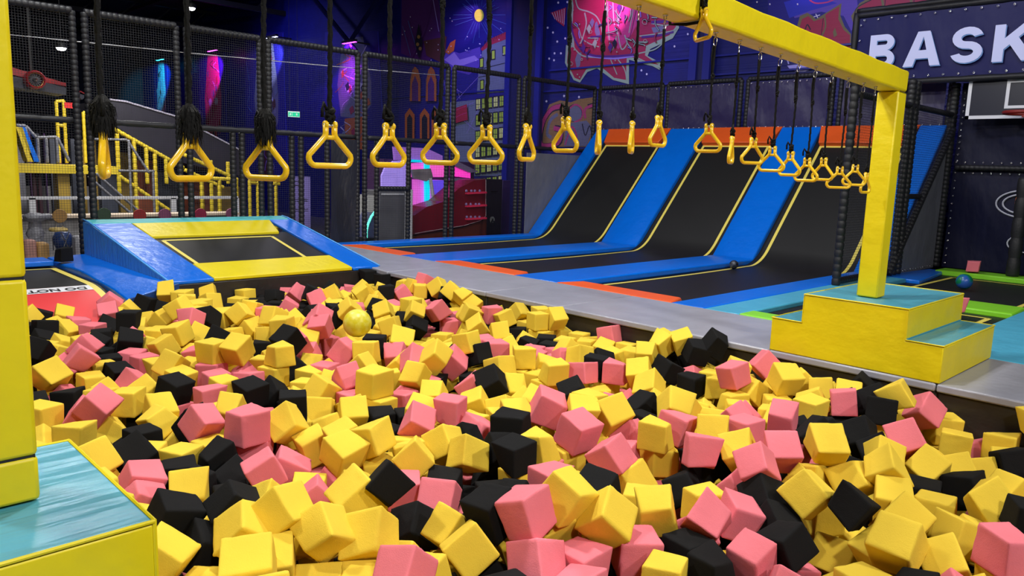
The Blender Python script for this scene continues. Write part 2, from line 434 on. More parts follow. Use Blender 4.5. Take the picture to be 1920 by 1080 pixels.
RG = [(195, 240, 330, 22, 'fuzzy', 'edge-on yellow ring with frayed black tassel, nearest the left post'),
 (358, 258, 330, 77, 'fuzzy', 'large yellow ring with frayed black tassel, second from the left post'),
 (498, 265, 326, 77, 'fuzzy', 'yellow ring with frayed tassel, third from the left, left of the exit sign'),
 (619, 238, 312, 80, 'thick', 'yellow ring in front of the black panel in the net fence, fourth from left'),
 (729, 241, 310, 63, 'thick', 'yellow ring above the grey kiosk, fifth from the left post'),
 (825, 240, 306, 68, 'thick', 'yellow ring in front of the pink lit arcade machine, sixth from left'),
 (911, 243, 305, 65, 'thick', 'yellow ring above the dark red cabinet, seventh from the left post'),
 (988, 240, 300, 34, 'thick', 'yellow ring turned half sideways in front of the blue steel column'),
 (1060, 226, 284, 48, 'plain', 'yellow ring hanging before the pink and grey graffiti letters'),
 (1122, 234, 286, 13, 'plain', 'edge-on yellow ring at the left end of the first orange pad'),
 (1184, 234, 286, 13, 'plain', 'edge-on yellow ring before the middle of the first orange pad'),
 (1234, 223, 274, 33, 'plain', 'half-turned yellow ring at the right end of the first orange pad'),
 (1328, 238, 284, 48, 'plain', 'yellow ring facing the camera before the second orange pad'),
 (1371, 261, 306, 13, 'plain', 'edge-on yellow ring at the top of the second black incline'),
 (1411, 263, 307, 40, 'plain', 'yellow ring at the top right corner of the second black incline'),
 (1447, 280, 320, 46, 'plain', 'yellow ring before the last blue strip, seventh from the right post'),
 (1481, 289, 329, 39, 'plain', 'yellow ring before the last blue strip, sixth from the right post'),
 (1512, 301, 339, 41, 'plain', 'yellow ring fifth from the right post, at the edge of third incline'),
 (1543, 300, 338, 37, 'plain', 'yellow ring fourth from the right post, slightly raised above its neighbours'),
 (1573, 318, 351, 42, 'plain', 'yellow ring third from the right post, lowest of the far cluster'),
 (1602, 312, 348, 40, 'plain', 'yellow ring second from the right post'),
 (1623, 328, 361, 19, 'plain', 'small half-turned yellow ring closest to the right post')]
for px, yt, yb, wp, kd, lab in RG: ring_thing(px, yt, yb, wp, lab, kd)
P = atY(1319, 48, BY-.125)
t = ring_thing(1319, 21, 74, 34, 'yellow ring wound up short in front of the beam on a wrapped rope', 'plain', pos=P, L=.14)
z0 = t.location.z
r = MB()
zb = beam_z(P.x)
rx = P.x
r.tube([(rx, P.y, z0+.27), (rx, BY-.10, zb+H_-.01), (rx, BY-.08, zb+H_+.012), (rx, BY+.09, zb+H_+.012), (rx, BY+.10, zb+H_), (rx+.02, BY+.10, zb-.005), (rx+.03, BY, zb-.014), (rx+.03, BY-.09, zb-.01), (rx+.02, BY-.102, zb+.05), (rx+.01, BY-.106, zb+.12), (rx, P.y+.012, z0+.25)], .009, ropem, 7)
r.build('rope', t, smooth=True)['label'] = 'rope wound around the beam'
for o in list(t.children):
    if o.name.startswith('rope') and o.get('label'): o.matrix_parent_inverse = q_world(t).inverted()

# ================================================================ TILTED TRAMPOLINE BEHIND THE PIT
def quad_pad(m, pts, th, mt):     # pts: four top corners ccw, thickness downwards
    b = [(p[0], p[1], p[2]-th) for p in pts]; return m.hexa(b, pts, mt)
Y0, Y1, ZR = .10, 3.10, .50
def rz(y): return .015+(y-Y0)/(Y1-Y0)*(ZR-.015)
def rp(x, y, dz=0): return (x, y, rz(y)+dz)
t = empty('tilted_trampoline', (-1.25, 1.6, 0), label='tilted trampoline with blue and yellow pads at the back of the pit', cat='trampoline')
m = MB(); quad_pad(m, [rp(-2.30, .7, -.035), rp(-.22, .7, -.035), rp(-.10, 2.3, -.035), rp(-2.32, 2.3, -.035)], .01, meshmat); m.build('jump_mat', t)
m = MB()
def strip(m, a, b, w_, z, mt=tape):   # flat tape between two ground points, on the slope
    a, b = Vector(a), Vector(b); d = (b-a).normalized(); n = Vector((-d.y, d.x, 0))*w_/2
    q = [a-n, b-n, b+n, a+n]; m.add([(p.x, p.y, z(p.x, p.y)) for p in q], [(0, 1, 2, 3)], mt)
zf = lambda x, y: rz(y)-.030
c = [(-2.17, .80), (-.60, .80), (-.50, 2.06), (-2.16, 2.06)]
for i in range(4): strip(m, (*c[i], 0), (*c[(i+1) % 4], 0), .055, zf)
m.build('tape_outline', t)
m = MB(); quad_pad(m, [rp(-2.80, Y0), rp(-2.27, Y0), rp(-2.27, Y1), rp(-2.80, Y1)], .05, blue); m.build('side_pad', t, bevel=.015)
m = MB(); quad_pad(m, [rp(-.26, Y0), rp(.17, Y0), rp(.33, Y1), rp(-.06, Y1)], .05, blue); m.build('side_pad', t, bevel=.015)
m = MB(); quad_pad(m, [rp(-2.27, Y0+.01, .006), rp(-.27, Y0+.01, .006), rp(-.25, .76, .006), rp(-2.27, .76, .006)], .05, yel); m.build('front_pad', t, bevel=.012, label='yellow front pad')
m = MB(); quad_pad(m, [rp(-2.27, 2.2, .004), rp(-.30, 2.2, .004), rp(-.06, 2.98, .004), rp(-2.27, 2.98, .004)], .05, yel); m.build('back_pad', t, bevel=.012, label='yellow back pad')
m = MB(); quad_pad(m, [rp(-2.80, Y1-.10, .01), rp(.30, Y1-.10, .01), (.36, 3.36, ZR+.02), (-2.80, 3.36, ZR+.02)], .06, aqua); m.build('top_edge_pad', t, bevel=.012, label='aqua top edge pad')
# side skirts
m = MB(); m.prism([(-2.80, Y0, 0), (-2.80, 3.36, 0), (-2.80, 3.36, ZR-.01), (-2.80, Y1, ZR-.02), (-2.80, Y0, .01)], (-.03, 0, 0), lblue); m.build('side_skirt', t, bevel=.008)
m = MB(); m.add([(.17, Y0, 0), (.33, Y1, 0), (.36, 3.36, 0), (.36, 3.36, ZR), (.33, Y1, ZR-.03), (.17, Y0, .01)], [(0, 1, 2, 3, 4, 5)], lblue); m.build('side_skirt', t)
for s_ in ([rp(-2.82, Y0, .003), rp(-2.82, Y1, .004), (-2.82, 3.36, ZR+.02)], [rp(.18, Y0, .003), rp(.335, Y1, .004), (.365, 3.36, ZR+.02)]): MB().tube(s_, .013, lblue, 7).build('piping', t, smooth=True)

# ================================================================ LAUNCH TRACK AT THE LEFT (runs down into the pit)
t = empty('launch_track', (-4.3, 1.5, 0), label='black runway trampoline with yellow tape and red warning band at the left', cat='trampoline')
def lz(y):   # mat height along y, dropping into the pit
    return -.09 if y > 1.1 else -.09-.30*((1.1-y)/1.3)**1.8
def sheet(m, x0f, x1f, ya, yb, mt, dz=0, n=16, zf_=lz):
    vs_ = []
    for i in range(n+1):
        y = ya+(yb-ya)*i/n; vs_ += [(x0f(y), y, zf_(y)+dz), (x1f(y), y, zf_(y)+dz)]
    m.add(vs_, [(2*i, 2*i+1, 2*i+3, 2*i+2) for i in range(n)], mt)
m = MB(); sheet(m, lambda y: -6.1, lambda y: -3.1, -.16, 3.0, meshmat, n=30); m.build('jump_mat', t, smooth=True)
m = MB()
tx = lambda y: -3.43
sheet(m, lambda y: tx(y)-.03, lambda y: tx(y)+.05, -.16, 2.62, tape, .006, 30); sheet(m, lambda y: -5.9, lambda y: tx(y)+.05, 2.62, 2.68, tape, .006, 2)
m.build('tape_outline', t, smooth=True)
m = MB(); sheet(m, lambda y: -6.1, lambda y: tx(y)-.03, -.16, .98, redtape, .006, 20); m.build('red_band', t, smooth=True)
m = MB(); sheet(m, lambda y: -6.1, lambda y: tx(y)-.03, .74, .96, whitep, .010, 8); wb = m.build('white_band', t, smooth=True)
me = text_mesh('DO NOT JUMP', .15, bold=.003, extrude=.0008)
xl = min(v.co.x for v in me.vertices)
for v in me.vertices:    # read from the runway side: turned half round, the D at the right
    yy = .87-v.co.y; xx = -3.52-(v.co.x-xl)*1.02
    v.co.x = xx; v.co.z += lz(yy)+.014; v.co.y = yy
me.materials.clear(); me.materials.append(inkm); o = bpy.data.objects.new('lettering', me); COL.objects.link(o); o.parent = wb; o.matrix_parent_inverse = q_world(wb).inverted()
# blue pads framing it
m = MB()
N = 14; vs_ = []
for i in range(N+1):
    y = 3.36-(3.36-(-.02))*i/N; u = max(0, (1.6-y)/1.6)
    wv = .02*math.sin(y*4.2)*min(1, 2*abs(y-.1))
    zl = -.02-.12*u**1.6+wv*.5; zr_ = .012
    vs_ += [(-3.34, y, -.17-.15*u), (-3.34+.02, y, zl), (-2.82, y, zr_), (-2.82, y, -.4)]
fs = []
for i in range(N):
    for k in range(4): fs.append((i*4+k, i*4+(k+1) % 4, (i+1)*4+(k+1) % 4, (i+1)*4+k))
fs += [(0, 1, 2, 3), tuple(N*4+k for k in (3, 2, 1, 0))]
m.add(vs_, fs, blue); m.build('side_pad', t, bevel=.015)
m = MB(); m.add([(-3.30, -.03, -.13), (-2.75, -.03, .0), (-2.74, -.03, -.62), (-3.22, -.03, -.62), (-3.30, .02, -.13), (-2.75, .02, .0), (-2.74, .02, -.62), (-3.22, .02, -.62)],
  [(0, 1, 2, 3), (4, 5, 6, 7), (0, 1, 5, 4), (1, 2, 6, 5), (2, 3, 7, 6), (3, 0, 4, 7)], mat('deep_blue_vinyl', (.008, .045, .19), .45, bump=VB)); m.build('front_skirt', t)
m = MB(); m.box((-6.1, 2.78, -.07), (-3.37, 3.32, .0), blue); m.build('back_pad', t, bevel=.015)

# ================================================================ THREE WALL-RUN LANES
XB, XT, ZT = 6.55, 8.86, 2.5
SL = math.atan2(ZT, XT-XB)
def lane_prof(off, x0, soft=0, top=0.0, n=26):
    """points (x,z) along the lane offset downwards by off; soft = radius of bend"""
    pts = []
    L = math.hypot(XT-XB, ZT)-top
    d = Vector((math.cos(SL), math.sin(SL))); nrm = Vector((math.sin(SL), -math.cos(SL)))
    if soft == 0:
        xb = XB+off*math.tan(SL/2)
        return [(x0, -off), (xb, -off), (XB+d.x*L+nrm.x*off, d.y*L+nrm.y*off)]
    for i in range(9): pts.append((x0+(XB-soft-x0)*i/8, -off+.0-.015*math.sin(PI*i/8)))
    for i in range(1, n):
        u = i/n; a = Vector((XB-soft, -off)); b = Vector((XB+off*math.tan(SL/2), -off)); c_ = Vector((XB+d.x*soft+nrm.x*off, d.y*soft+nrm.y*off))
        p = a*(1-u)**2+b*2*u*(1-u)+c_*u*u; pts.append((p.x, p.y))
    for i in range(9):
        q = soft+(L-soft)*i/8; pts.append((XB+d.x*q+nrm.x*off, d.y*q+nrm.y*off))
    return pts
def lane_strip(m, prof_t, prof_b, y0, y1, mt):
    n = len(prof_t); vs_ = []
    for (x, z), (xb, zb_) in zip(prof_t, prof_b): vs_ += [(x, y0, z), (x, y1, z), (xb, y1, zb_), (xb, y0, zb_)]
    fs = []
    for i in range(n-1):
        for k in range(4): fs.append((i*4+k, i*4+(k+1) % 4, (i+1)*4+(k+1) % 4, (i+1)*4+k))
    fs += [(3, 2, 1, 0), tuple((n-1)*4+k for k in range(4))]
    m.add(vs_, fs, mt)
LY = [(1.15, 2.93), (-1.55, .22), (-4.18, -2.38)]
SY = [(2.93, 3.33), (.22, 1.15), (-2.38, -1.55), (-4.63, -4.18)]
lbl = ['farthest wall-run trampoline lane, beside the net fence', 'middle wall-run trampoline lane between the two wide blue strips', 'nearest wall-run trampoline lane, half hidden behind the right post']
for k, (y0, y1) in enumerate(LY):
    t = empty('wall_run_trampoline', (4, (y0+y1)/2, 0), label='black '+lbl[k], cat='trampoline', group='wall-run trampoline lanes')
    m = MB(); a = lane_prof(.085, 1.5, .35, .12); b_ = lane_prof(.10, 1.5, .35, .12)
    lane_strip(m, a, b_, y0-.05, y1+.05, meshmat); m.build('jump_mat', t, smooth='auto')
    m = MB(); a = lane_prof(.079, 1.9, .35, .50); b_ = lane_prof(.083, 1.9, .35, .50)
    for yy in (y0+.10, y1-.16): lane_strip(m, a, b_, yy, yy+.055, tape)
    e0, e1 = a[-2], a[-1]; d = (Vector(e1)-Vector(e0)).normalized()
    p0 = Vector(e1); p1 = p0+d*.055
    lane_strip(m, [tuple(p0), tuple(p1)], [(p0.x+.003, p0.y-.003), (p1.x+.003, p1.y-.003)], y0+.10, y1-.105, tape)
    m.build('tape_outline', t)
    # orange pads: at the foot (by the coping) and at the head
    m = MB()
    m.hexa([(1.31, y0-.02, -.10), (1.80, y0+.12, -.10), (1.80, y1-.12, -.10), (1.31, y1+.02, -.10)], [(1.31, y0-.02, .004), (1.72, y0+.12, .004), (1.72, y1-.12, .004), (1.31, y1+.02, .004)], orange)
    m.build('foot_pad', t, bevel=.02, label='orange foot pad')
    m = MB()
    d = Vector((math.cos(SL), 0, math.sin(SL))); nv = Vector((-math.sin(SL), 0, math.cos(SL))); top = Vector((XT, 0, ZT))
    A = top-d*.46; B = top
    def P_(q, y, off): r = q+nv*off; return (r.x, y, r.z)
    m.hexa([P_(A, y0+.10, -.10), P_(A, y1-.10, -.10), P_(B, y1+.0, -.10), P_(B, y0-.0, -.10)][::1], [P_(A, y0+.10, .015), P_(A, y1-.10, .015), P_(B, y1+.02, .015), P_(B, y0-.02, .015)], orange)
    m.build('head_pad', t, bevel=.015, label='orange head pad')
sl = ['against the net fence at the far left', 'between the farthest and middle lanes', 'between middle and nearest lanes, beside a ball', 'at the right of the nearest lane, behind netting']
for k, (y0, y1) in enumerate(SY):
    m = MB(); lane_strip(m, lane_prof(0, 1.31), lane_prof(.10, 1.31), y0, y1, blue)
    o = m.build('blue_strip_pad', bevel=.022, loc=(1.31, (y0+y1)/2, 0)); tag(o, 'long blue strip pad climbing the incline '+sl[k], 'pad', 'blue strip pads between the lanes')
# black structure under the incline
m = MB(); m.prism([(6.45, 3.355, -.05), (8.8, 3.355, -.05), (8.8, 3.355, 1.84), (6.45, 3.355, 1.84)], (0, .02, 0), slatev)
tag(m.build('incline_side_panel', bevel=.006), 'slate grey vinyl panel closing the far side of the incline by the net fence', 'panel')

# ================================================================ TRAMPOLINE FIELD AT THE RIGHT
def fpad(lo, hi, mt, label, cat='pad', group=None):
    m = MB().box(lo, hi, mt); return tag(m.build('floor_pad', bevel=.018), label, cat, group)
fpad((1.31, -5.06, -.07), (6.4, -4.635, .0), floorteal, 'long teal floor pad along the nearest lane, behind the step block')
m = MB(); m.hexa([(6.4, -5.25, -.07), (8.2, -5.05, -.07), (8.3, -4.78, -.07), (6.4, -4.635, -.07)], [(6.4, -5.25, 0), (8.2, -5.05, 0), (8.3, -4.78, 0), (6.4, -4.635, 0)], blue)
tag(m.build('floor_pad', bevel=.018), 'short blue floor pad at the foot of the slate grey triangle', 'pad')
fpad((8.05, -10.4, -.07), (8.55, -4.95, .02), green, 'green floor pad far back along the basketball wall', group='green floor pads')
fpad((4.15, -7.0, -.07), (4.85, -5.45, .005), green, 'green floor pad between the two floor trampolines, right of the block', group='green floor pads')
fpad((1.31, -6.9, -.07), (1.62, -5.07, .012), green, 'small green floor pad left of the yellow step block', group='green floor pads')
fpad((1.31, -7.9, -.07), (8.05, -7.02, .0), floorteal, 'wide teal floor pad at the right edge, beside the grey coping')
for x0, x1, lab in ((4.85, 8.05, 'black floor trampoline with a green and blue ball on it'), (1.62, 4.15, 'black floor trampoline close behind the yellow step block')):
    t = empty('floor_trampoline', ((x0+x1)/2, -6, -.05), label=lab, cat='trampoline', group='floor trampolines at the right')
    MB().box((x0, -7.02, -.08), (x1, -5.06, -.06), meshmat).build('jump_mat', t)
    m = MB(); z = lambda x, y: -.056
    a = [(x0+.22, -6.82), (x1-.22, -6.82), (x1-.22, -5.3), (x0+.22, -5.3)]
    for i in range(4): strip(m, (*a[i], 0), (*a[(i+1) % 4], 0), .06, z)
    m.build('tape_outline', t)

# ================================================================ PADDED NET FENCES
def net_lines(m, A, B, z0, z1, sp=.036, th=.0017, mt=None, zb=None, zt=None):
    """straight cord grid in the vertical plane from A to B; zb/zt(u) give slanted limits"""
    mt = mt or netm
    A, B = Vector((*A, 0)), Vector((*B, 0)); L = (B-A).length; d = (B-A)/L; n = Vector((-d.y, d.x, 0))
    nv = int(L/sp)
    def rod(p, q, w):
        m.add([p-w-n*th, p+w-n*th, p+n*th, q-w-n*th, q+w-n*th, q+n*th], [(0, 1, 4, 3), (1, 2, 5, 4), (2, 0, 3, 5)], mt)
    for i in range(1, nv):
        p = A+d*(i*L/nv); u = i/nv
        a, b = (zb(u) if zb else z0), (zt(u) if zt else z1)
        if b-a > .05: rod(p+Vector((0, 0, a)), p+Vector((0, 0, b)), d*th)
    nh = int((z1-z0)/sp)
    for j in range(1, nh):
        z = z0+(z1-z0)*j/nh
        us = [i/40 for i in range(41) if (not zb or zb(i/40) <= z) and (not zt or zt(i/40) >= z)]
        if len(us) > 1: rod(A+d*L*us[0]+Vector((0, 0, z)), A+d*L*us[-1]+Vector((0, 0, z)), Vector((0, 0, th)))
YF, ZF, ZM = 3.44, 3.5, 1.96
PR = .052
def bay(xa, xb, label, zb=0., extra=None):
    t = empty('net_fence_panel', ((xa+xb)/2, YF, zb), label=label, cat='net fence', group='black padded net fence panels')
    for x in (xa+PR, xb-PR): MB().ribbed((x, YF, zb-.3), (x, YF, ZF), PR, foamblk).build('post', t, smooth=True)
    MB().ribbed((xa+.05, YF, ZF), (xb-.05, YF, ZF), .055, foamblk).build('top_rail', t, smooth=True)
    MB().ribbed((xa+.1, YF, ZM), (xb-.1, YF, ZM), .045, foamblk, pitch=.35).build('mid_rail', t, smooth=True)
    m = MB(); net_lines(m, (xa+.06, YF), (xb-.06, YF), zb, ZF-.04); m.build('net', t)
    if extra: extra(t)
    return t
def low_posts(xs, top=ZM, z0=-.3):
    def f(t):
        for x in xs: MB().ribbed((x, YF+.02, z0), (x, YF+.02, top-.04), PR, foamblk).build('post', t, smooth=True)
    return f
bay(-5.0, -2.76, 'net fence panel at the far left, beside the yellow foreground post')
bay(-2.70, -1.30, 'net fence panel behind the left part of the tilted trampoline')
bay(-1.24, .08, 'net fence panel behind the middle of the tilted trampoline', extra=low_posts([-.46, -.3]))
def ex_panel(t):
    low_posts([.62, .80, 1.33])(t)
    m = MB(); N = 12; vs_ = []
    for j in range(N+1):
        for i in range(N+1):
            u, v = i/N, j/N
            vs_.append((1.38+.60*u, YF-.03+.05*math.sin(3*v+2*u)*math.sin(PI*u), -.05+1.96*v))
    m.add(vs_, [(j*(N+1)+i, j*(N+1)+i+1, (j+1)*(N+1)+i+1, (j+1)*(N+1)+i) for j in range(N) for i in range(N)], blackv)
    p = m.build('vinyl_panel', t, smooth=True, label='black vinyl panel')
    eyelets([(1.955, YF-.038, .02+i*.112) for i in range(17)], .010, p)
bay(.14, 2.02, 'net fence panel with the black vinyl sheet, behind the fourth ring', extra=ex_panel)
def ex_gate(t):
    low_posts([2.42, 3.18])(t)
    MB().ribbed((2.42, YF, 1.0), (3.18, YF, 1.0), .05, foamblk).build('cross_bar', t, smooth=True)
bay(2.08, 4.20, 'net fence panel before the grey kiosk, with a low crossbar', extra=ex_gate)
bay(4.26, 6.26, 'net fence panel before the arcade machines and dark red cabinet')
bay(6.32, 8.90, 'last net fence panel, ending at the corner above the incline')
# steel cable strung behind the top of the net
pts = [atY(18, 65, 3.505), atY(205, 84, 3.505), atY(350, 99, 3.505), atY(500, 113, 3.505), atY(676, 129, 3.505), atY(823, 141, 3.505)]
tag(MB().tube(pts, .007, cable, 6).build('steel_cable', smooth=True), 'thin white cable strung along the top of the net fence', 'cable')

# fence on top of the incline, with plum vinyl sheets
XF = 8.93
def wallbay(ya, yb, label):
    t = empty('vinyl_fence_panel', (XF, (ya+yb)/2, 2.4), label=label, cat='fence', group='plum vinyl fence panels above the incline')
    for y in (ya-PR, yb+PR): MB().ribbed((XF, y, 2.2), (XF, y, ZF), PR, foamblk).build('post', t, smooth=True)
    MB().ribbed((XF, ya-.05, ZF), (XF, yb+.05, ZF), .055, foamblk).build('top_rail', t, smooth=True)
    m = MB(); N = 16; vs_ = []
    rr = random.Random(int(ya*10))
    ph = rr.random()*6
    for j in range(N+1):
        for i in range(N+1):
            u, v = i/N, j/N
            vs_.append((XF-.06+.018*math.sin(9*u+3*v+ph)*math.sin(PI*v), ya-.12+(yb-ya+.24)*u, 2.45+.98*v))
    m.add(vs_, [(j*(N+1)+i, j*(N+1)+i+1, (j+1)*(N+1)+i+1, (j+1)*(N+1)+i) for j in range(N) for i in range(N)], plumv)
    p = m.build('vinyl_sheet', t, smooth=True)
    eyelets([(XF-.085, ya-.16+(yb-ya+.32)*i/12, z) for i in range(13) for z in (3.40, 2.50)], .012, p, 'X')
wallbay(3.40, 1.43, 'dark plum vinyl fence panel in the corner, above the farthest lane')
wallbay(1.37, -.57, 'dark plum vinyl fence panel above the first wide blue strip and middle lane')
wallbay(-.63, -2.55, 'wrinkled grey-plum vinyl fence panel left of the beam end')
wallbay(-2.61, -4.66, 'plum vinyl fence panel half hidden behind the right post')

# net side fence between the lanes and the trampoline field
YS = -4.715
t = empty('side_net_fence', (6.7, YS, 0), label='black padded side net fence standing right of the nearest lane', cat='net fence')
MB().ribbed((4.62, YS, .0), (4.62, YS, 2.85), .060, foamblk, pitch=.10).build('post', t, smooth=True)
MB().ribbed((4.62, YS, .06), (6.6, YS, .06), .05, foamblk).build('bottom_rail', t, smooth=True)
MB().ribbed((6.75, YS, .0), (6.75, YS, 3.05), .065, foamblk).build('post', t, smooth=True)
MB().ribbed((6.95, YS, .0), (6.95, YS, 3.05), .065, foamblk).build('post', t, smooth=True)
MB().ribbed((8.80, YS, .0), (8.80, YS, 3.2), .075, foamblk).build('post', t, smooth=True)
MB().ribbed((6.95, YS, 1.25), (7.7, YS, 1.25), .045, foamblk).build('cross_bar', t, smooth=True)
MB().ribbed((4.7, YS, 2.66), (8.75, YS, 2.66), .050, foamblk).build('top_rail', t, smooth=True)
MB().ribbed((XB-.05, YS-.03, .02), (8.8, YS-.03, 2.42), .06, foamblk).build('slanted_bar', t, smooth=True)
m = MB(); m.prism([(XB+.1, YS+.01, -.02), (8.75, YS+.01, -.02), (8.75, YS+.01, ZT-.17)], (0, .03, 0), slatev); e = m.build('vinyl_triangle', t, bevel=.006, label='slate grey vinyl triangle')
eyelets([(XB+.3+i*.12, YS-.0, .03) for i in range(17)], .012, e)
m = MB(); net_lines(m, (4.68, YS), (8.75, YS), .05, 2.62, zb=lambda u: max(.05, (4.68+4.07*u-XB)*math.tan(SL)-.05)); m.build('net', t)

# ================================================================ BASKETBALL WALL
for i, (ya, yb) in enumerate(((-4.80, -7.4), (-7.45, -10.4))):
    for z0, z1, nm_ in ((0.0, 1.72, 'lower'), (1.80, 3.2, 'upper')):
        m = MB(); N = 14; vs_ = []
        for jj in range(N+1):
            for ii in range(N+1):
                u, v = ii/N, jj/N; vs_.append((8.88+.03*math.sin(7*u+4*v+i*2)*math.sin(PI*v), ya+(yb-ya)*u, z0+(z1-z0)*v))
        m.add(vs_, [(j*(N+1)+k, j*(N+1)+k+1, (j+1)*(N+1)+k+1, (j+1)*(N+1)+k) for j in range(N) for k in range(N)], navyv)
        o = m.build('wall_sheet', smooth=True)
        tag(o, 'dark navy vinyl sheet on the basketball wall, %s %s' % (nm_, ('behind the backboard', 'beyond the right edge of the picture')[i]), 'vinyl sheet', 'navy vinyl wall sheets')
        if i == 0: eyelets([(8.84, ya-.05-k*(ya-yb-.1)/18, (z1-.05 if nm_ == 'lower' else z0+.05)) for k in range(19)]+[(8.84, ya-.06, z0+.08+k*(z1-z0-.14)/12) for k in range(12)], .011, o, 'X')
        if i == 0 and nm_ == 'lower':
            g = MB(); c = Vector((8.835, -6.0, 1.18))
            for ry, rz_ in ((.46, .23), (.36, .17)):
                g.tube([c+Vector((0, ry*math.cos(a*PI/20), rz_*math.sin(a*PI/20))) for a in range(40)], .014, mat('dull_white_print', (.55, .56, .66), .5), 5, closed=True)
            g.tube([c+Vector((-.002, .12+.05*math.cos(a*.25), .02+.16*math.sin(a*.25)-.02)) for a in range(8)], .02, mat('orange_print', (.7, .16, .02), .5), 5)
            g.build('printed_hoop_emblem', o)
            g = MB(); c = Vector((8.835, -6.02, .52))
            g.tube([c+Vector((0, .24*math.cos(a*PI/15), .14*math.sin(a*PI/15))) for a in range(30)], .012, MATS['dull_white_print'], 5, closed=True)
            g.build('printed_ring', o)
tag(MB().ribbed((8.80, -4.85, 1.76), (8.80, -10.3, 1.76), .05, foamblk).build('padded_rail', smooth=True), 'black padded rail across the navy basketball wall', 'padded bar')
tag(MB().ribbed((8.3, -6.03, .0), (8.3, -6.03, 1.62), .10, foamblk, pitch=.3).build('padded_pillar', smooth=True) , 'short thick dark padded pillar at the right edge below the hoop', 'post')
# backboard and hoop
t = empty('basketball_backboard', (8.5, -5.85, 2.57), label='grey basketball backboard with white border and red hoop at the right edge', cat='backboard')
yl, yr, zb_, zt_ = -5.0, -6.75, 2.56, 3.5
MB().box((8.5, yr, zb_), (8.53, yl, zt_), mat('smoked_board', (.014, .016, .032), .3)).build('board', t)
m = MB()
for lo, hi in (((yr, zb_), (yl, zb_+.055)), ((yr, zt_-.05), (yl, zt_)), ((yl-.055, zb_), (yl, zt_)), ((yr, zb_), (yr+.055, zt_)), ((-5.61, zb_+.16), (-5.56, zb_+.62)), ((-6.19, zb_+.16), (-6.14, zb_+.62)), ((-6.14, zb_+.16), (-5.61, zb_+.205)), ((-6.14, zb_+.57), (-5.61, zb_+.62))):
    m.box((8.488, lo[0], lo[1]), (8.4995, hi[0], hi[1]), whitep)
m.build('white_border', t)
hoopm = mat('red_hoop_paint', (.22, .012, .008), .45)
m = MB(); m.tube([(8.14+.27*math.cos(a*PI/16), -5.93+.27*math.sin(a*PI/16), 2.62) for a in range(32)], .030, hoopm, 8, closed=True); m.box((8.38, -6.01, 2.57), (8.49, -5.85, 2.66), hoopm)
m.build('hoop', t, smooth='auto', label='red hoop')
MB().box((8.53, -5.9, 2.9), (8.86, -5.8, 3.0), foamblk).build('bracket', t)
# BASK banner
t = empty('banner', (8.7, -6, 3.3), label='dark blue basketball court banner with white letters BASK in a padded frame', cat='banner')
XBn = 8.42; ya, yb = -3.06, -8.6; z0, z1 = 3.25, 4.40
m = MB(); N = 30; vs_ = []
for j in range(11):
    for i in range(N+1):
        u, v = i/N, j/10; vs_.append((XBn+.014*math.sin(40*u+3*v)*math.sin(PI*v), ya+(yb-ya)*u, z0+(z1-z0)*v))
m.add(vs_, [(j*(N+1)+i, j*(N+1)+i+1, (j+1)*(N+1)+i+1, (j+1)*(N+1)+i) for j in range(10) for i in range(N)], mat('banner_blue', (.006, .007, .085), .5, spec=.25, bump=[(2, .3, .05, (1, 2, 1))]))
sh = m.build('banner_sheet', t, smooth=True)
m = MB()
for z in (z0-.03, z1+.04): m.ribbed((XBn, ya+.05, z), (XBn, yb, z), .055, foamblk, pitch=.6)
m.ribbed((XBn+.05, ya+.05, z1+.13), (XBn+.05, yb, z1+.13), .05, foamblk, pitch=.5)
m.ribbed((XBn, ya+.02, z0), (XBn, ya+.02, z1+.1), .06, foamblk, pitch=.5)
m.build('padded_frame', t, smooth=True)
eyelets([(XBn-.035, ya-.14-k*.235, z) for k in range(23) for z in (z0+.06, z1-.06)]+[(XBn-.03, ya-.08, z0+.2+k*.27) for k in range(4)], .014, sh, 'X')
letm = mat('lavender_white_print', (.62, .66, .98), .45)
shadm = mat('light_blue_outline', (.10, .24, .55), .45)
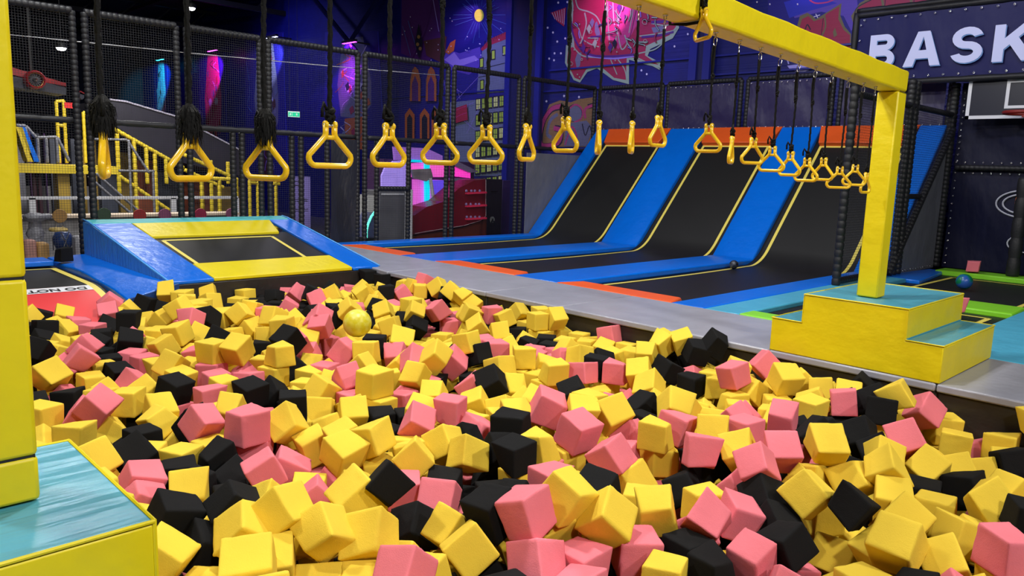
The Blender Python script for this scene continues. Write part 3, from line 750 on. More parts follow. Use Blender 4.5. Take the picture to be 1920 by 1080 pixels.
def letter(ch, yc, zc, H_, W_, name='letter'):
    """block letter on the x = const plane; y runs right-to-left in view"""
    s = W_*.27
    def P2(u, v): return (yc-(u-.5)*W_, zc+(v-.5)*H_)
    polys = []
    def ring_(cu, cv, ru, rv, a0, a1, th, n=14):
        for i in range(n):
            q0 = math.radians(a0+(a1-a0)*i/n); q1 = math.radians(a0+(a1-a0)*(i+1)/n)
            o_ = lambda q, k: (cu+(ru-k*th/W_)*math.cos(q), cv+(rv-k*th*.85/H_)*math.sin(q))
            polys.append([o_(q0, 0), o_(q1, 0), o_(q1, 1), o_(q0, 1)])
    a = s/W_; b = s*.85/H_
    if ch == 'B':
        polys.append([(0, 0), (a, 0), (a, 1), (0, 1)])
        for cv, rv in ((.76, .24), (.27, .27)):
            for vv in (cv+rv-b, cv-rv): polys.append([(a, vv), (.6, vv), (.6, vv+b), (a, vv+b)])
            ring_(.6, cv, .40 if cv < .5 else .35, rv, -90, 90, s)
    if ch == 'A':
        polys += [[(0, 0), (a, 0), (.5+a*.15, 1), (.5-a*.6, 1)], [(1-a, 0), (1, 0), (.5+a*.6, 1), (.5-a*.15, 1)], [(.2, .22), (.8, .22), (.74, .22+b), (.26, .22+b)]]
    if ch == 'S':
        ring_(.5, (1.5-b/2)/2, .46, (.5+b/2)/2, 15, 270, s); ring_(.5, (.5+b/2)/2, .48, (.5+b/2)/2, 90, -165, s)
    if ch == 'K':
        polys += [[(0, 0), (a, 0), (a, 1), (0, 1)], [(a, .33), (1.04, 1), (.72, 1), (a, .62)], [(.36, .52), (.74, 0), (1.08, 0), (.58, .68)]]
    m = MB()
    for dx, off, mt in ((-.062, 0, letm), (-.056, .018, shadm)):
        for k_, q in enumerate(polys):
            pts = [P2(*p) for p in q]; m.add([(XBn+dx-k_*.00012, y-off*.8, z-off) for y, z in pts], [tuple(range(len(pts)))], mt)
    return m
LE = [('B', 1656, 97, .44), ('A', 1732, 92, .60), ('S', 1815, 85, .50), ('K', 1902, 80, .56)]
for ch, px, py, W_ in LE:
    c = atX(px, py, XBn); letter(ch, c.y, c.z, .58, W_).build('letter', sh)

# ================================================================ BALLS AND STRAY CUBES
def ball(c, r, mt, label):
    m = MB().ball((0, 0, 0), r, mt, 28, 18); o = m.build('ball', smooth=True); o.location = c; o.rotation_euler = (random.random(), random.random(), 1)
    return tag(o, label, 'ball')
def marble(nm_, c1, c2, sc_, rough):
    m = mat(nm_, c1, rough); nt = m.node_tree; n = nt.nodes.new('ShaderNodeTexNoise'); n.inputs['Scale'].default_value = sc_; n.inputs['Detail'].default_value = 4
    tc = nt.nodes.new('ShaderNodeTexCoord'); nt.links.new(tc.outputs['Object'], n.inputs['Vector'])
    r = nt.nodes.new('ShaderNodeValToRGB'); r.color_ramp.elements[0].position = .42; r.color_ramp.elements[1].position = .58
    r.color_ramp.elements[0].color = (*c1, 1); r.color_ramp.elements[1].color = (*c2, 1)
    nt.links.new(n.outputs['Fac'], r.inputs[0]); nt.links.new(r.outputs[0], nt.nodes['Principled BSDF'].inputs['Base Color']); return m
ball(atZ(1808, 528, .075), .112, marble('green_blue_ball', (.0, .16, .06), (.02, .09, .38), 7, .3), 'glossy green and blue ball on the far floor trampoline')
ball(atZ(1376, 496, -.008), .075, marble('black_ball', (.008, .009, .014), (.05, .06, .09), 18, .35), 'small dark marbled ball on the nearest lane beside the blue strip')
ball(atZ(670, 606, -.02), .135, marble('yellow_ball', (.75, .66, .02), (.80, .76, .12), 14, .4), 'pale yellow ball sitting among the foam cubes near the far corner')

# ================================================================ MURALS ON THE GRAFFITI WALL (paint on the x = 11 wall)
def paintm(nm_, c): return mat('paint_'+nm_, c, .55, bump=[(1.2, .4, .02, (.1, .1, 14))])
PC = dict(night=(.012, .010, .20), purple=(.085, .02, .17), violet=(.10, .06, .40), lilac=(.30, .22, .62), pink=(.50, .045, .17), red=(.36, .02, .05), crimson=(.34, .02, .06),
          mint=(.30, .42, .28), lime=(.42, .62, .06), grey=(.16, .17, .24), stone=(.15, .19, .27), dark=(.012, .012, .03), white=(.62, .62, .75), tan=(.30, .17, .06),
          orange=(.50, .13, .03), olive=(.16, .14, .06), sky=(.05, .12, .45), lav=(.40, .38, .80), bluep=(.02, .03, .42), brown=(.10, .035, .04), glow=(.75, .85, .25))
class Mural:
    def __init__(s, name, X=10.995, off=0): s.m = MB(); s.n = name; s.k = 0; s.X = X
    def _x(s): s.k += 1; return s.X-.003-s.k*.0005
    def poly(s, c, pts):
        x = s._x(); P = [atX(px, py, s.X) for px, py in pts]; P = [Vector((x, p.y, p.z)) for p in P]
        s.m.prism(P, (.0004, 0, 0), paintm(c, PC[c])); return s
    def ell(s, c, cx, cy, rx, ry, n=18): return s.poly(c, [(cx+rx*math.cos(2*PI*i/n), cy+ry*math.sin(2*PI*i/n)) for i in range(n)])
    def line(s, c, pts, w_, smooth=True, closed=False):
        if smooth and len(pts) > 2:
            q = []
            P = pts+[pts[0]] if closed else pts
            for i in range(len(P)-1):
                p0 = P[i-1] if i > 0 else P[i]; p1, p2 = P[i], P[i+1]; p3 = P[i+2] if i+2 < len(P) else P[i+1]
                for k in range(5):
                    t_ = k/5; q.append(tuple(.5*((2*p1[j])+(-p0[j]+p2[j])*t_+(2*p0[j]-5*p1[j]+4*p2[j]-p3[j])*t_*t_+(-p0[j]+3*p1[j]-3*p2[j]+p3[j])*t_**3) for j in (0, 1)))
            q.append(P[-1]); pts = q
        x = s._x(); L = []
        P = [atX(px, py, s.X) for px, py in pts]; k = (P[0]-CAM).dot(_F)/FOC*w_/2; vs_ = []
        for i, p in enumerate(P):
            a = P[max(0, i-1)]; b_ = P[min(len(P)-1, i+1)]; d = Vector((0, b_.y-a.y, b_.z-a.z))
            d = d.normalized() if d.length > 1e-6 else Vector((0, 1, 0)); n_ = Vector((0, -d.z, d.y))*k
            vs_ += [(x, p.y-n_.y, p.z-n_.z), (x, p.y+n_.y, p.z+n_.z)]
        s.m.add(vs_, [(2*i, 2*i+1, 2*i+3, 2*i+2) for i in range(len(P)-1)], paintm(c, PC[c])); return s
    def dots(s, c, pts, r):
        for px, py in pts: s.ell(c, px, py, r, r*1.2, 8)
        return s
    def done(s, label): return tag(s.m.build('wall_mural'), label, 'mural', 'graffiti murals on the blue wall')
rn = random.Random(5)
# castle by night
M_ = Mural('castle')
M_.poly('night', [(752, -60), (955, -75), (958, 445), (745, 445)])
M_.poly('purple', [(754, -60), (815, -60), (832, 80), (800, 120), (752, 100)])
M_.poly('violet', [(830, 90), (862, 100), (900, 88), (905, 120), (880, 140), (840, 130), (828, 118)]).poly('lilac', [(833, 112), (852, 98), (862, 112), (890, 104), (898, 112), (870, 122), (850, 124)])
for a in range(24):
    q = a*PI/12; M_.line('sky', [(899+14*math.cos(q), 28+16*math.sin(q)), (899+rn.uniform(30, 60)*math.cos(q), 28+rn.uniform(34, 70)*math.sin(q))], 1.0, False)
M_.ell('lime', 899, 29, 9, 12)
M_.poly('brown', [(795, 77), (838, 68), (836, 100), (828, 118), (800, 104)])
M_.poly('orange', [(845, 80), (855, 74), (852, 95), (842, 102), (836, 98)])
M_.poly('stone', [(905, 92), (915, 76), (949, 64), (949, 172), (895, 176), (898, 130), (903, 118)])
M_.poly('red', [(902, 92), (918, 74), (949, 60), (949, 74), (922, 84), (905, 96)])
for i in range(9): M_.line('dark', [(907+i*4.7, 90-i*3.2), (911+i*4.4, 76-i*1.9)], 1.0, False)
for px, py in ((904, 119), (926, 104), (947, 96), (905, 160)): M_.poly('dark', [(px-4, py+9), (px-4, py-10), (px+4, py-11), (px+4, py+8)]).poly('lime', [(px-2.5, py+7), (px-2.5, py-8), (px+2.5, py-9), (px+2.5, py+6)])
M_.line('dark', [(900, 130), (949, 118)], 1, False).line('dark', [(898, 145), (949, 136)], 1, False)
M_.poly('stone', [(845, 192), (949, 182), (949, 400), (930, 400), (925, 330), (850, 330)])
for r0 in range(6):
    for c0 in range(5):
        px = 898+c0*11; py = 196+r0*30-c0*1.5
        M_.poly('dark', [(px-5, py+12), (px-5, py-11), (px+5, py-12), (px+5, py+11)]).poly('lime' if (r0+c0) % 3 else 'glow', [(px-3.5, py+9), (px-3.5, py-9), (px+3.5, py-10), (px+3.5, py+8)]).line('dark', [(px, py-10), (px, py+10)], 1, False).line('dark', [(px-4, py), (px+4, py)], 1, False)
for px in (782, 812): M_.poly('orange', [(px-10, 190), (px-9, 150), (px-5, 132), (px, 125), (px+6, 132), (px+10, 150), (px+10, 190)]).poly('purple', [(px-6, 190), (px-6, 158), (px, 142), (px+6, 158), (px+6, 190)]).line('tan', [(px-8, 185), (px-8, 152), (px, 130), (px+8, 152), (px+8, 185)], 1.5)
for px in (772, 800, 822): M_.poly('orange', [(px-9, 260), (px-9, 215), (px, 203), (px+9, 215), (px+9, 260)]).poly('dark', [(px-5, 260), (px-5, 222), (px, 214), (px+5, 222), (px+5, 260)])
for i in range(40): M_.line('lilac', [(rn.uniform(835, 900), rn.uniform(140, 250)), (rn.uniform(835, 900), rn.uniform(140, 250))][:1]+[(rn.uniform(835, 905), rn.uniform(140, 250))], .7, False) if i < 10 else M_.dots('white', [(rn.uniform(757, 948), rn.uniform(0, 120))], .9)
M_.poly('red', [(853, 205), (880, 196), (882, 225), (856, 232)]).line('pink', [(856, 210), (866, 204), (878, 200)], 1.2).line('pink', [(858, 222), (868, 216), (880, 212)], 1.2)
M_.line('purple', [(815, 0), (800, 60), (770, 120)], 2).line('lilac', [(817, 0), (828, 60)], 2, False).line('sky', [(770, 40), (790, 105)], 1.5, False).line('sky', [(760, 50), (775, 105)], 1.2, False)
M_.poly('dark', [(790, 45), (797, 80), (791, 112), (783, 82)]).dots('tan', [(790, 70), (788, 84), (793, 92)], 3)
M_.done('castle and night sky mural with a lime green sun, left of the blue column')
# big pink lettering
M_ = Mural('pinkletters')
M_.dots('white', [(1027, 52), (1037, 61), (1045, 78), (1060, 72), (1040, 100), (1052, 100), (1030, 110), (1039, 113), (1047, 5), (1064, 4), (1203, 132), (1213, 139), (1265, 87), (1290, 64), (1250, 40), (1300, 120)], 1.8)
M_.poly('crimson', [(1033, 24), (1062, 14), (1058, 50), (1045, 40)])
for i in range(6): M_.line('white', [(1036+i*4.5, 24-i*1.5), (1041+i*3.5, 36+i*2)], .9, False)
M_.poly('mint', [(1064, -40), (1240, -55), (1250, 18), (1268, 28), (1274, 52), (1262, 72), (1220, 92), (1215, 105), (1240, 118), (1240, 128), (1215, 122), (1180, 112), (1180, 158), (1150, 150), (1120, 128), (1102, 135), (1088, 155), (1076, 150), (1060, 118), (1062, 85), (1074, 84), (1070, 50), (1072, 10)])
M_.poly('crimson', [(1068, -40), (1238, -52), (1246, 22), (1262, 30), (1268, 50), (1256, 66), (1212, 86), (1210, 104), (1236, 122), (1210, 116), (1176, 104), (1174, 150), (1152, 146), (1124, 122), (1100, 130), (1088, 150), (1078, 146), (1064, 118), (1066, 90), (1078, 88), (1074, 50), (1076, 10)])
M_.poly('pink', [(1136, -40), (1196, -44), (1198, 40), (1180, 74), (1160, 92), (1140, 74), (1132, 30)])
M_.poly('grey', [(1120, 40), (1126, 62), (1122, 76), (1116, 60), (1116, 44)]).poly('grey', [(1083, 100), (1091, 98), (1088, 124), (1082, 128), (1079, 112)]).poly('grey', [(1222, 52), (1246, 48), (1250, 58), (1226, 62)])
M_.line('mint', [(1080, 0), (1086, 16), (1104, 22), (1118, 30), (1126, 44), (1130, 62)], 2.4).line('mint', [(1097, 24), (1100, 45), (1092, 75), (1088, 82)], 3).line('mint', [(1076, 44), (1086, 54), (1092, 72), (1106, 82), (1124, 88)], 2)
M_.line('mint', [(1140, 4), (1142, 60), (1147, 94), (1155, 78), (1158, 60), (1166, 92), (1176, 82), (1172, 66)], 2.4).line('white', [(1150, 4), (1152, 40), (1158, 60), (1162, 30), (1170, 5)], 2).line('mint', [(1180, 62), (1186, 30), (1190, 5)], 2).line('dark', [(1178, 70), (1183, 66), (1196, 8)], 1.2)
M_.line('mint', [(1066, 60), (1074, 84), (1092, 104), (1120, 108), (1160, 110), (1200, 100), (1230, 92), (1250, 74)], 2.2).line('lilac', [(1100, 104), (1150, 110), (1196, 104)], 3).line('purple', [(1072, 40), (1076, 66), (1090, 92), (1112, 104), (1150, 106), (1196, 102)], 4)
M_.line('mint', [(1222, 12), (1246, 22), (1256, 40), (1250, 48), (1222, 44)], 2.2).line('purple', [(1222, 42), (1250, 40), (1262, 34)], 5).line('mint', [(1200, 68), (1230, 64), (1262, 58), (1270, 52)], 2.2).line('purple', [(1204, 70), (1240, 66), (1264, 60)], 4)
M_.line('mint', [(1160, 112), (1172, 130), (1176, 150)], 2.2).line('mint', [(1146, 112), (1158, 140)], 2).line('mint', [(1195, 108), (1215, 118), (1238, 130)], 2)
rn2 = random.Random(21)
for i in range(46):
    px, py = rn2.uniform(1076, 1240), rn2.uniform(-10, 108)
    if px > 1215 and not 20 < py < 70: continue
    L_ = rn2.uniform(8, 26); a_ = rn2.uniform(-1.9, -.9) if i % 3 else rn2.uniform(-.4, .4)
    c_ = [(px, py), (px+L_*.5*math.cos(a_)+rn2.uniform(-5, 5), py-L_*.5*math.sin(a_)*.8), (px+L_*math.cos(a_), py-L_*math.sin(a_)*.9)]
    M_.line('dark', c_, 3.0).line(rn2.choice(['mint', 'lilac', 'pink', 'mint', 'purple', 'crimson']), c_, rn2.uniform(1.2, 2.2))
for i in range(9):
    px, py = rn2.uniform(1080, 1230), rn2.uniform(10, 100); M_.poly(rn2.choice(['grey', 'purple', 'dark', 'mint']), [(px, py), (px+5, py-9), (px+9, py-2), (px+5, py+10)])
for px, py, r_ in ((1074, 120, 3.4), (1110, 60, 3.2), (1212, 42, 4.5), (1213, 78, 3.5), (1094, 112, 2), (1106, 54, 2)): M_.line('mint', [(px+r_*math.cos(a), py+r_*math.sin(a)) for a in (0, 1, 2, 3, 4, 5, 6.28)], .9)
M_.dots('mint', [(1078, 20), (1090, 46), (1072, 92), (1080, 94), (1086, 140), (1090, 145), (1118, 78), (1123, 76), (1157, 114), (1160, 98), (1212, 86)], 1.2)
M_.done('large pink and crimson graffiti lettering with pale green outlines, left of the beam')
# small lettering, pink and grey
M_ = Mural('gletters')
M_.poly('tan', [(1012, 275), (1014, 240), (1022, 215), (1030, 196), (1050, 188), (1070, 192), (1085, 186), (1116, 182), (1116, 275)])
M_.line('dark', [(1052, 200), (1034, 206), (1020, 226), (1014, 256), (1018, 274), (1048, 268), (1052, 245), (1040, 240)], 12)
M_.line('pink', [(1052, 199), (1034, 205), (1020, 226), (1013, 256), (1018, 273), (1046, 268), (1052, 246), (1038, 240)], 8.5).line('grey', [(1046, 214), (1032, 226), (1026, 250), (1034, 258)], 7)
M_.ell('dark', 1078, 212, 15, 17).ell('grey', 1078, 213, 13, 15).line('pink', [(1066, 205), (1080, 196), (1092, 206), (1090, 222), (1076, 230)], 3.2)
M_.line('dark', [(1102, 200), (1118, 196)], 9, False).line('pink', [(1098, 222), (1098, 204), (1118, 196)], 5.5)
M_.poly('grey', [(1062, 232), (1100, 226), (1112, 240), (1100, 274), (1058, 274)]).line('pink', [(1060, 272), (1072, 238), (1082, 256), (1078, 270)], 3.5).line('dark', [(1092, 232), (1098, 254), (1106, 236), (1112, 262)], 2.5)
M_.dots('white', [(1086, 182), (1058, 180), (1025, 190)], 2)
M_.done('small pink and grey graffiti letters on a tan cloud, behind the corner of the fence')
# red lettering at the right
M_ = Mural('redletters')
M_.poly('night', [(1440, -60), (1760, -80), (1760, 40), (1604, 60), (1604, 120), (1440, 90)])
M_.poly('violet', [(1520, -50), (1604, -52), (1610, 40), (1596, 58), (1582, 30), (1540, 22), (1490, 34), (1480, 12)]).poly('bluep', [(1470, 4), (1520, -10), (1570, 6), (1520, 20), (1480, 34)])
M_.line('pink', [(1518, 0), (1530, 6), (1552, 4), (1570, -4)], 2.5)
M_.poly('olive', [(1494, 52), (1500, 30), (1514, 24), (1524, 30), (1530, 36), (1546, 26), (1578, 6), (1576, 30), (1584, 50), (1596, 64), (1596, 110), (1500, 80)])
M_.poly('crimson', [(1498, 56), (1504, 36), (1516, 30), (1526, 40), (1544, 34), (1550, 26), (1574, 12), (1572, 36), (1582, 56), (1594, 66), (1594, 108), (1502, 80)])
M_.line('olive', [(1546, 28), (1548, 50), (1540, 70)], 3).line('dark', [(1544, 34), (1540, 66)], 1.2, False).poly('olive', [(1562, 60), (1566, 52), (1570, 66), (1564, 70)]).line('dark', [(1510, 56), (1514, 46), (1520, 56)], 2)
M_.poly('olive', [(1596, 30), (1612, 6), (1640, -10), (1760, -30), (1760, 40), (1600, 44)])
M_.poly('crimson', [(1604, 38), (1610, 14), (1640, -4), (1756, -24), (1752, 30), (1606, 42)]).line('dark', [(1604, 38), (1606, 16), (1634, 0)], 1.8)
for px in (1652, 1706, 1738): M_.line('olive', [(px, 34), (px+4, 10), (px, -8)], 4.5).line('dark', [(px+3, 30), (px+8, 4), (px+6, -8)], 1.2)
M_.line('white', [(1530, 26), (1534, 34)], 1.5, False).line('white', [(1526, 32), (1538, 28)], 1.5, False)
M_.dots('white', [(1444, 8), (1496, 8), (1420, 4)], 1.5)
M_.done('red graffiti lettering with olive outlines behind the beam and the banner')
M_ = Mural('bowl'); M_.poly('lav', [(1476, 123), (1528, 117), (1524, 128), (1510, 134), (1492, 134), (1481, 130)]).line('lav', [(1479, 120), (1475, 108)], 2.5, False); M_.done('small lavender bowl-shaped painting right below the beam')
# tall figure murals farther along the wall
def figure_mural(cx, top, bot, wd, main, alt, lab, seed):
    r_ = random.Random(seed); m_ = Mural('fig')
    h = bot-top
    m_.poly('night', [(cx-wd*.9, top), (cx+wd*.75, top-2), (cx+wd*.95, bot), (cx-wd*.9, bot)])
    m_.poly(main, [(cx-wd*.35, top+h*.05), (cx+wd*.25, top+h*.04), (cx+wd*.5, top+h*.42), (cx+wd*.5, top+h*.62), (cx+wd*.2, top+h*.74), (cx-wd*.42, top+h*.72), (cx-wd*.52, top+h*.45)])
    m_.ell('white', cx-wd*.18, top+h*.48, wd*.10, h*.035).ell('white', cx+wd*.18, top+h*.47, wd*.10, h*.035)
    m_.poly(alt, [(cx-wd*.3, top+h*.74), (cx+wd*.25, top+h*.72), (cx+wd*.3, bot), (cx-wd*.3, bot)])
    for i in range(22):
        a = cx+r_.uniform(-.45, .4)*wd; b_ = top+r_.uniform(.1, .95)*h
        m_.line(r_.choice([main, alt, 'white', 'lilac', 'dark']), [(a, b_), (a+r_.uniform(-.2, .2)*wd, b_+h*.04), (a+r_.uniform(-.25, .25)*wd, b_+h*.09)], r_.uniform(.8, 2.2))
    for i in range(16):
        a = cx+r_.uniform(-.42, .38)*wd; b_ = top+r_.uniform(.15, .92)*h; q_ = r_.uniform(.04, .11)*wd
        m_.poly(r_.choice([main, alt, 'dark', 'lilac', 'stone', 'crimson']), [(a, b_), (a+q_, b_-h*.03), (a+q_*1.6, b_+h*.02), (a+q_*.4, b_+h*.05)])
    m_.line('sky', [(cx-wd*.85, top+h*.2), (cx-wd*.7, top+h*.4), (cx-wd*.8, top+h*.5), (cx-wd*.62, top+h*.55)], 1.5)
    m_.line('bluep', [(cx+wd*.72, top), (cx+wd*.92, bot)], 3, False)
    m_.done(lab)
figure_mural(303, 108, 260, 16, 'white', 'sky', 'narrow turquoise-lit mural strip far behind the left netting', 1)
figure_mural(400, 92, 300, 30, 'pink', 'red', 'purple-lit painted figure far behind the net, right of the turquoise strip', 2)
figure_mural(500, 62, 330, 44, 'grey', 'brown', 'grey and brown painted robot-like figure behind the exit sign', 3)
figure_mural(665, 60, 280, 62, 'grey', 'orange', 'painted hooded figure with striped oval shield below the magenta lamp', 4)
# wall lamps above the murals, each with its own coloured beam
def spot_fix(px, py, col, power, lab, w_=.5, hit=None, ang=40, dx=.9):
    P = atX(px, py, 10.6); P = Vector((11-dx, P.y, P.z))
    if abs(proj(P)[1]-py) > 1: P = atX(px, py, 11-dx)
    t = empty('wall_lamp', tuple(P), label=lab, cat='lamp', group='coloured lamps above the murals')
    MB().box((P.x-.06, P.y-w_/2, P.z), (P.x+.06, P.y+w_/2, P.z+.09), foamblk).build('housing', t)
    MB().box((P.x-.045, P.y-w_/2+.02, P.z-.014), (P.x+.045, P.y+w_/2-.02, P.z-.002), mat('lamp_'+lab.split()[0], col, .5, emit=col, estr=14)).build('light_bar', t, label='lit lamp face')
    MB().box((P.x, P.y-.03, P.z+.03), (11, P.y+.03, P.z+.08), foamblk).build('bracket', t)
    tgt = hit or tuple(atX(px+(0 if dx > .85 else 0), py+45, 11))
    l = light('SPOT', (P.x, P.y, P.z-.03), power, col, .06, tgt, spot_size=math.radians(ang), spot_blend=.5)
    l.parent = t; l.matrix_parent_inverse = q_world(t).inverted()
spot_fix(300, 112, (.02, .62, 1), 1300, 'turquoise wall lamp, leftmost of the coloured lamps behind the net', 1.0, ang=50)
spot_fix(398, 95, (.9, .05, 1), 1500, 'magenta pink wall lamp above the purple figure', 1.0, ang=50)
spot_fix(510, 70, (.55, .6, 1), 1300, 'pale blue wall lamp above the fence rail left of centre', .9, ang=50)
spot_fix(655, 80, (.55, .03, 1), 1900, 'violet wall lamp above the hooded figure and crossed braces', .9, ang=60)
spot_fix(882, -6, (1, .35, .75), 200, 'pink wall lamp above the castle mural', .5, ang=46)
spot_fix(1150, -30, (1, .25, .85), 300, 'pink wall lamp above the large crimson lettering', .5, ang=70, dx=.9)
spot_fix(1560, -130, (.8, .3, 1), 200, 'purple wall lamp above the red lettering at the right', .5, ang=80, dx=.9)
# crossed braces in front of the magenta glow
b = MB()
for p, q in (((635, 55), (668, 96)), ((682, 38), (645, 96))):
    hi = min((atX(*p, 10.3), atX(*q, 10.3)), key=lambda v: -v.z); lo = min((atX(*p, 10.3), atX(*q, 10.3)), key=lambda v: v.z); b.tube([hi+(hi-lo)*((9-hi.z)/(hi.z-lo.z)), lo], .09, colm2, 6)
tag(b.build('crossed_braces'), 'pair of dark crossed roof braces in front of the violet glow', 'brace')
# wide blue wash on the wall from the hall lamps
light('SPOT', (6.5, 9.5, 7.6), 1300, (.36, .30, 1), .8, (11, 10.0, 3.2), spot_size=math.radians(75), spot_blend=.8)
light('SPOT', (6.2, 3.5, 7.8), 1100, (.36, .33, 1), .8, (11, 4.5, 4.4), spot_size=math.radians(70), spot_blend=.8)
light('SPOT', (6.0, -2.5, 7.8), 560, (.42, .38, 1), .8, (11, -2.0, 4.8), spot_size=math.radians(70), spot_blend=.8)
light('SPOT', (5.0, -6.2, 7.2), 150, (.40, .40, 1), .8, (8.6, -6.0, 3.6), spot_size=math.radians(60), spot_blend=.8)
light('SPOT', (5.0, 22.0, 7.8), 1300, (.3, .28, 1), 1.0, (11, 22, 3.5), spot_size=math.radians(100), spot_blend=.8)

# ceiling downlights seen over the netting
for px, py, yy, lab in ((358, 15, 14, 'bright white downlight under the black ceiling, above the fence'), (115, 90, 14, 'bright white downlight seen through the netting beside the fence post')):
    P = atY(px, py, yy); t = empty('ceiling_lamp', tuple(P), label=lab, cat='lamp', group='white ceiling downlights')
    MB().lathe(P, [(.02, .18), (.12, .13), (.145, .02), (.13, .0)], foamblk, 14).build('housing', t, smooth='auto')
    MB().lathe(P, [(.001, -.07), (.09, -.05), (.12, .0), (.02, .01)], mat('downlight_glass', (1, 1, 1), .4, emit=(1, .98, .95), estr=40), 14).build('bulb', t, smooth=True, label='glowing lamp glass')
    MB().tube([P+Vector((0, 0, .14)), Vector((P.x, P.y, 8.9))], .012, foamblk, 6).build('stem', t)
    l = light('SPOT', tuple(P+Vector((0, 0, -.05))), 260, (1, .98, .95), .1, tuple(P+Vector((0, -1, -4))), spot_size=math.radians(110), spot_blend=.6); l.parent = t; l.matrix_parent_inverse = q_world(t).inverted()
# emergency exit sign
P = atY(551, 214, 12.5); t = empty('exit_sign', tuple(P), label='green and white emergency exit sign hanging behind the netting', cat='sign')
gs = mat('exit_green', (.0, .45, .22), .4, emit=(.0, .60, .28), estr=1.0); ws = mat('exit_white', (.7, .7, .7), .4, emit=(.7, 1, .85), estr=.55)
wd, hh = .17, .085
d = Vector((1, -.35, 0)).normalized(); nn = Vector((-.35, -1, 0)).normalized()
def sg(u, v, k=0): return tuple(P+d*u*wd+Vector((0, 0, v*hh))+nn*k)
m = MB(); m.hexa([sg(-1, -1, -.02), sg(1, -1, -.02), sg(1, -1, .02), sg(-1, -1, .02)], [sg(-1, 1, -.02), sg(1, 1, -.02), sg(1, 1, .02), sg(-1, 1, .02)], ws); m.build('light_box', t)
m = MB()
for u0, u1 in ((-.97, -.36), (-.30, .97)): m.add([sg(u0, -.85, .022), sg(u1, -.85, .022), sg(u1, .6, .022), sg(u0, .6, .022)], [(0, 1, 2, 3)], gs)
m.build('green_face', t)
m = MB()
m.add([sg(.35, -.1, .025), sg(.48, -.6, .025), sg(.60, -.1, .025), sg(.53, .35, .025), sg(.42, .35, .025)], [(0, 1, 2, 3, 4)], ws)
m.add([sg(-.75, -.6, .025), sg(-.62, -.6, .025), sg(-.5, .1, .025), sg(-.62, .4, .025), sg(-.72, .1, .025)], [(0, 1, 2, 3, 4)], ws)
m.build('pictogram', t)
m = MB(); 
for u in (-.7, .7): m.tube([Vector(sg(u, 1)), Vector(sg(u, 1))+Vector((0, 0, 9-.12-sg(u, 1)[2]))], .005, foamblk, 5)
m.build('hanger', t)

# ================================================================ SOFT PLAY AREA BEHIND THE LEFT NETTING
FLZ = -.9
ypad = mat('yellow_rail_padding', (.62, .46, .02), .5, bump=[(30, .4, .01, (1, 1, 1))])
gtube = mat('grey_rail_padding', (.16, .16, .18), .5)
dkslide = mat('dark_slide_mat', (.012, .010, .022), .55, var=.3)
YA = 11.0
t = empty('tubing_slide', (1.5, YA, FLZ), label='wide dark sloped slide with pale edge line, descending behind the netting', cat='slide')
a = [atY(x, y, YA) for x, y in ((205, 188), (235, 192), (330, 220), (452, 284))]; b_ = [atY(x, y, YA) for x, y in ((205, 232), (215, 236), (320, 300), (452, 330))]
m = MB(); n = len(a); m.prism([tuple(p) for p in a]+[tuple(p) for p in b_[::-1]], (0, 2.4, 0), dkslide); m.build('slide_bed', t)
m = MB(); m.tube([p+Vector((0, -.03, .02)) for p in a], .022, mat('pale_edge', (.35, .33, .42), .5), 6); m.build('edge_strip', t)
def rail_set(nm_, lab, Yp, rails, posts, r=.045, mt=None, cat='railing', parts=('rail', 'post')):
    t = empty(nm_, tuple(atY(rails[0][0][0], rails[0][0][1], Yp)), label=lab, cat=cat)
    for q in rails: MB().ribbed(atY(*q[0], Yp), atY(*q[1], Yp), r, mt or ypad, pitch=.14).build(parts[0], t, smooth=True)
    for x, y0, y1 in posts:
        A_ = atY(x, y0, Yp); B_ = atY(x, y1, Yp); B_.z = FLZ if y1 >= 380 else B_.z; MB().ribbed((A_.x, Yp, A_.z), (A_.x, Yp, B_.z), r, mt or ypad, pitch=.14).build(parts[1], t, smooth=True)
    return t
rail_set('stair_railing', 'yellow padded stair railing running diagonally down beside the dark slide', 10.6, [((204, 236), (318, 300)), ((318, 300), (345, 315)), ((345, 290), (446, 337)), ((222, 329), (318, 395)), ((345, 318), (420, 352))],
         [(219, 250, 364), (251, 262, 385), (274, 276, 345), (290, 288, 400), (311, 297, 345), (395, 300, 400), (427, 303, 345)], .05)
rail_set('yellow_barrier', 'low yellow padded barrier at the foot of the stairs', 9.2, [((375, 334), (446, 337))], [(378, 335, 408), (411, 336, 408), (443, 337, 408)], .05)
rail_set('yellow_barrier', 'short yellow padded barrier right of the stairs, behind two black posts', 9.2, [((466, 337), (493, 338)), ((512, 338), (525, 339)), ((466, 342), (493, 344)), ((512, 344), (525, 345))], [(468, 338, 406), (483, 338, 406), (517, 338, 402)], .045)
rail_set('stair_gate', 'small square yellow padded frame at the top of the soft play stairs', 11.3, [((104, 190), (121, 189)), ((104, 234), (121, 236)), ((155, 210), (168, 216))], [(105, 190, 306), (119, 189, 306), (156, 210, 306)], .04)
rail_set('grey_railing', 'bent grey tube handrail above the yellow soft play deck', 9.95, [((30, 235), (48, 236)), ((48, 236), (68, 258)), ((68, 258), (107, 257)), ((107, 257), (130, 303))], [(48, 238, 306), (70, 258, 306), (86, 258, 306), (106, 258, 306)], .035, gtube)
rail_set('grey_railing', 'straight grey handrail with crossbars beneath the yellow stair railing', 9.7, [((170, 261), (238, 262)), ((238, 262), (280, 325)), ((222, 320), (290, 321)), ((165, 330), (245, 400)), ((180, 325), (262, 398))], [(241, 262, 400), (287, 321, 400)], .03, gtube)
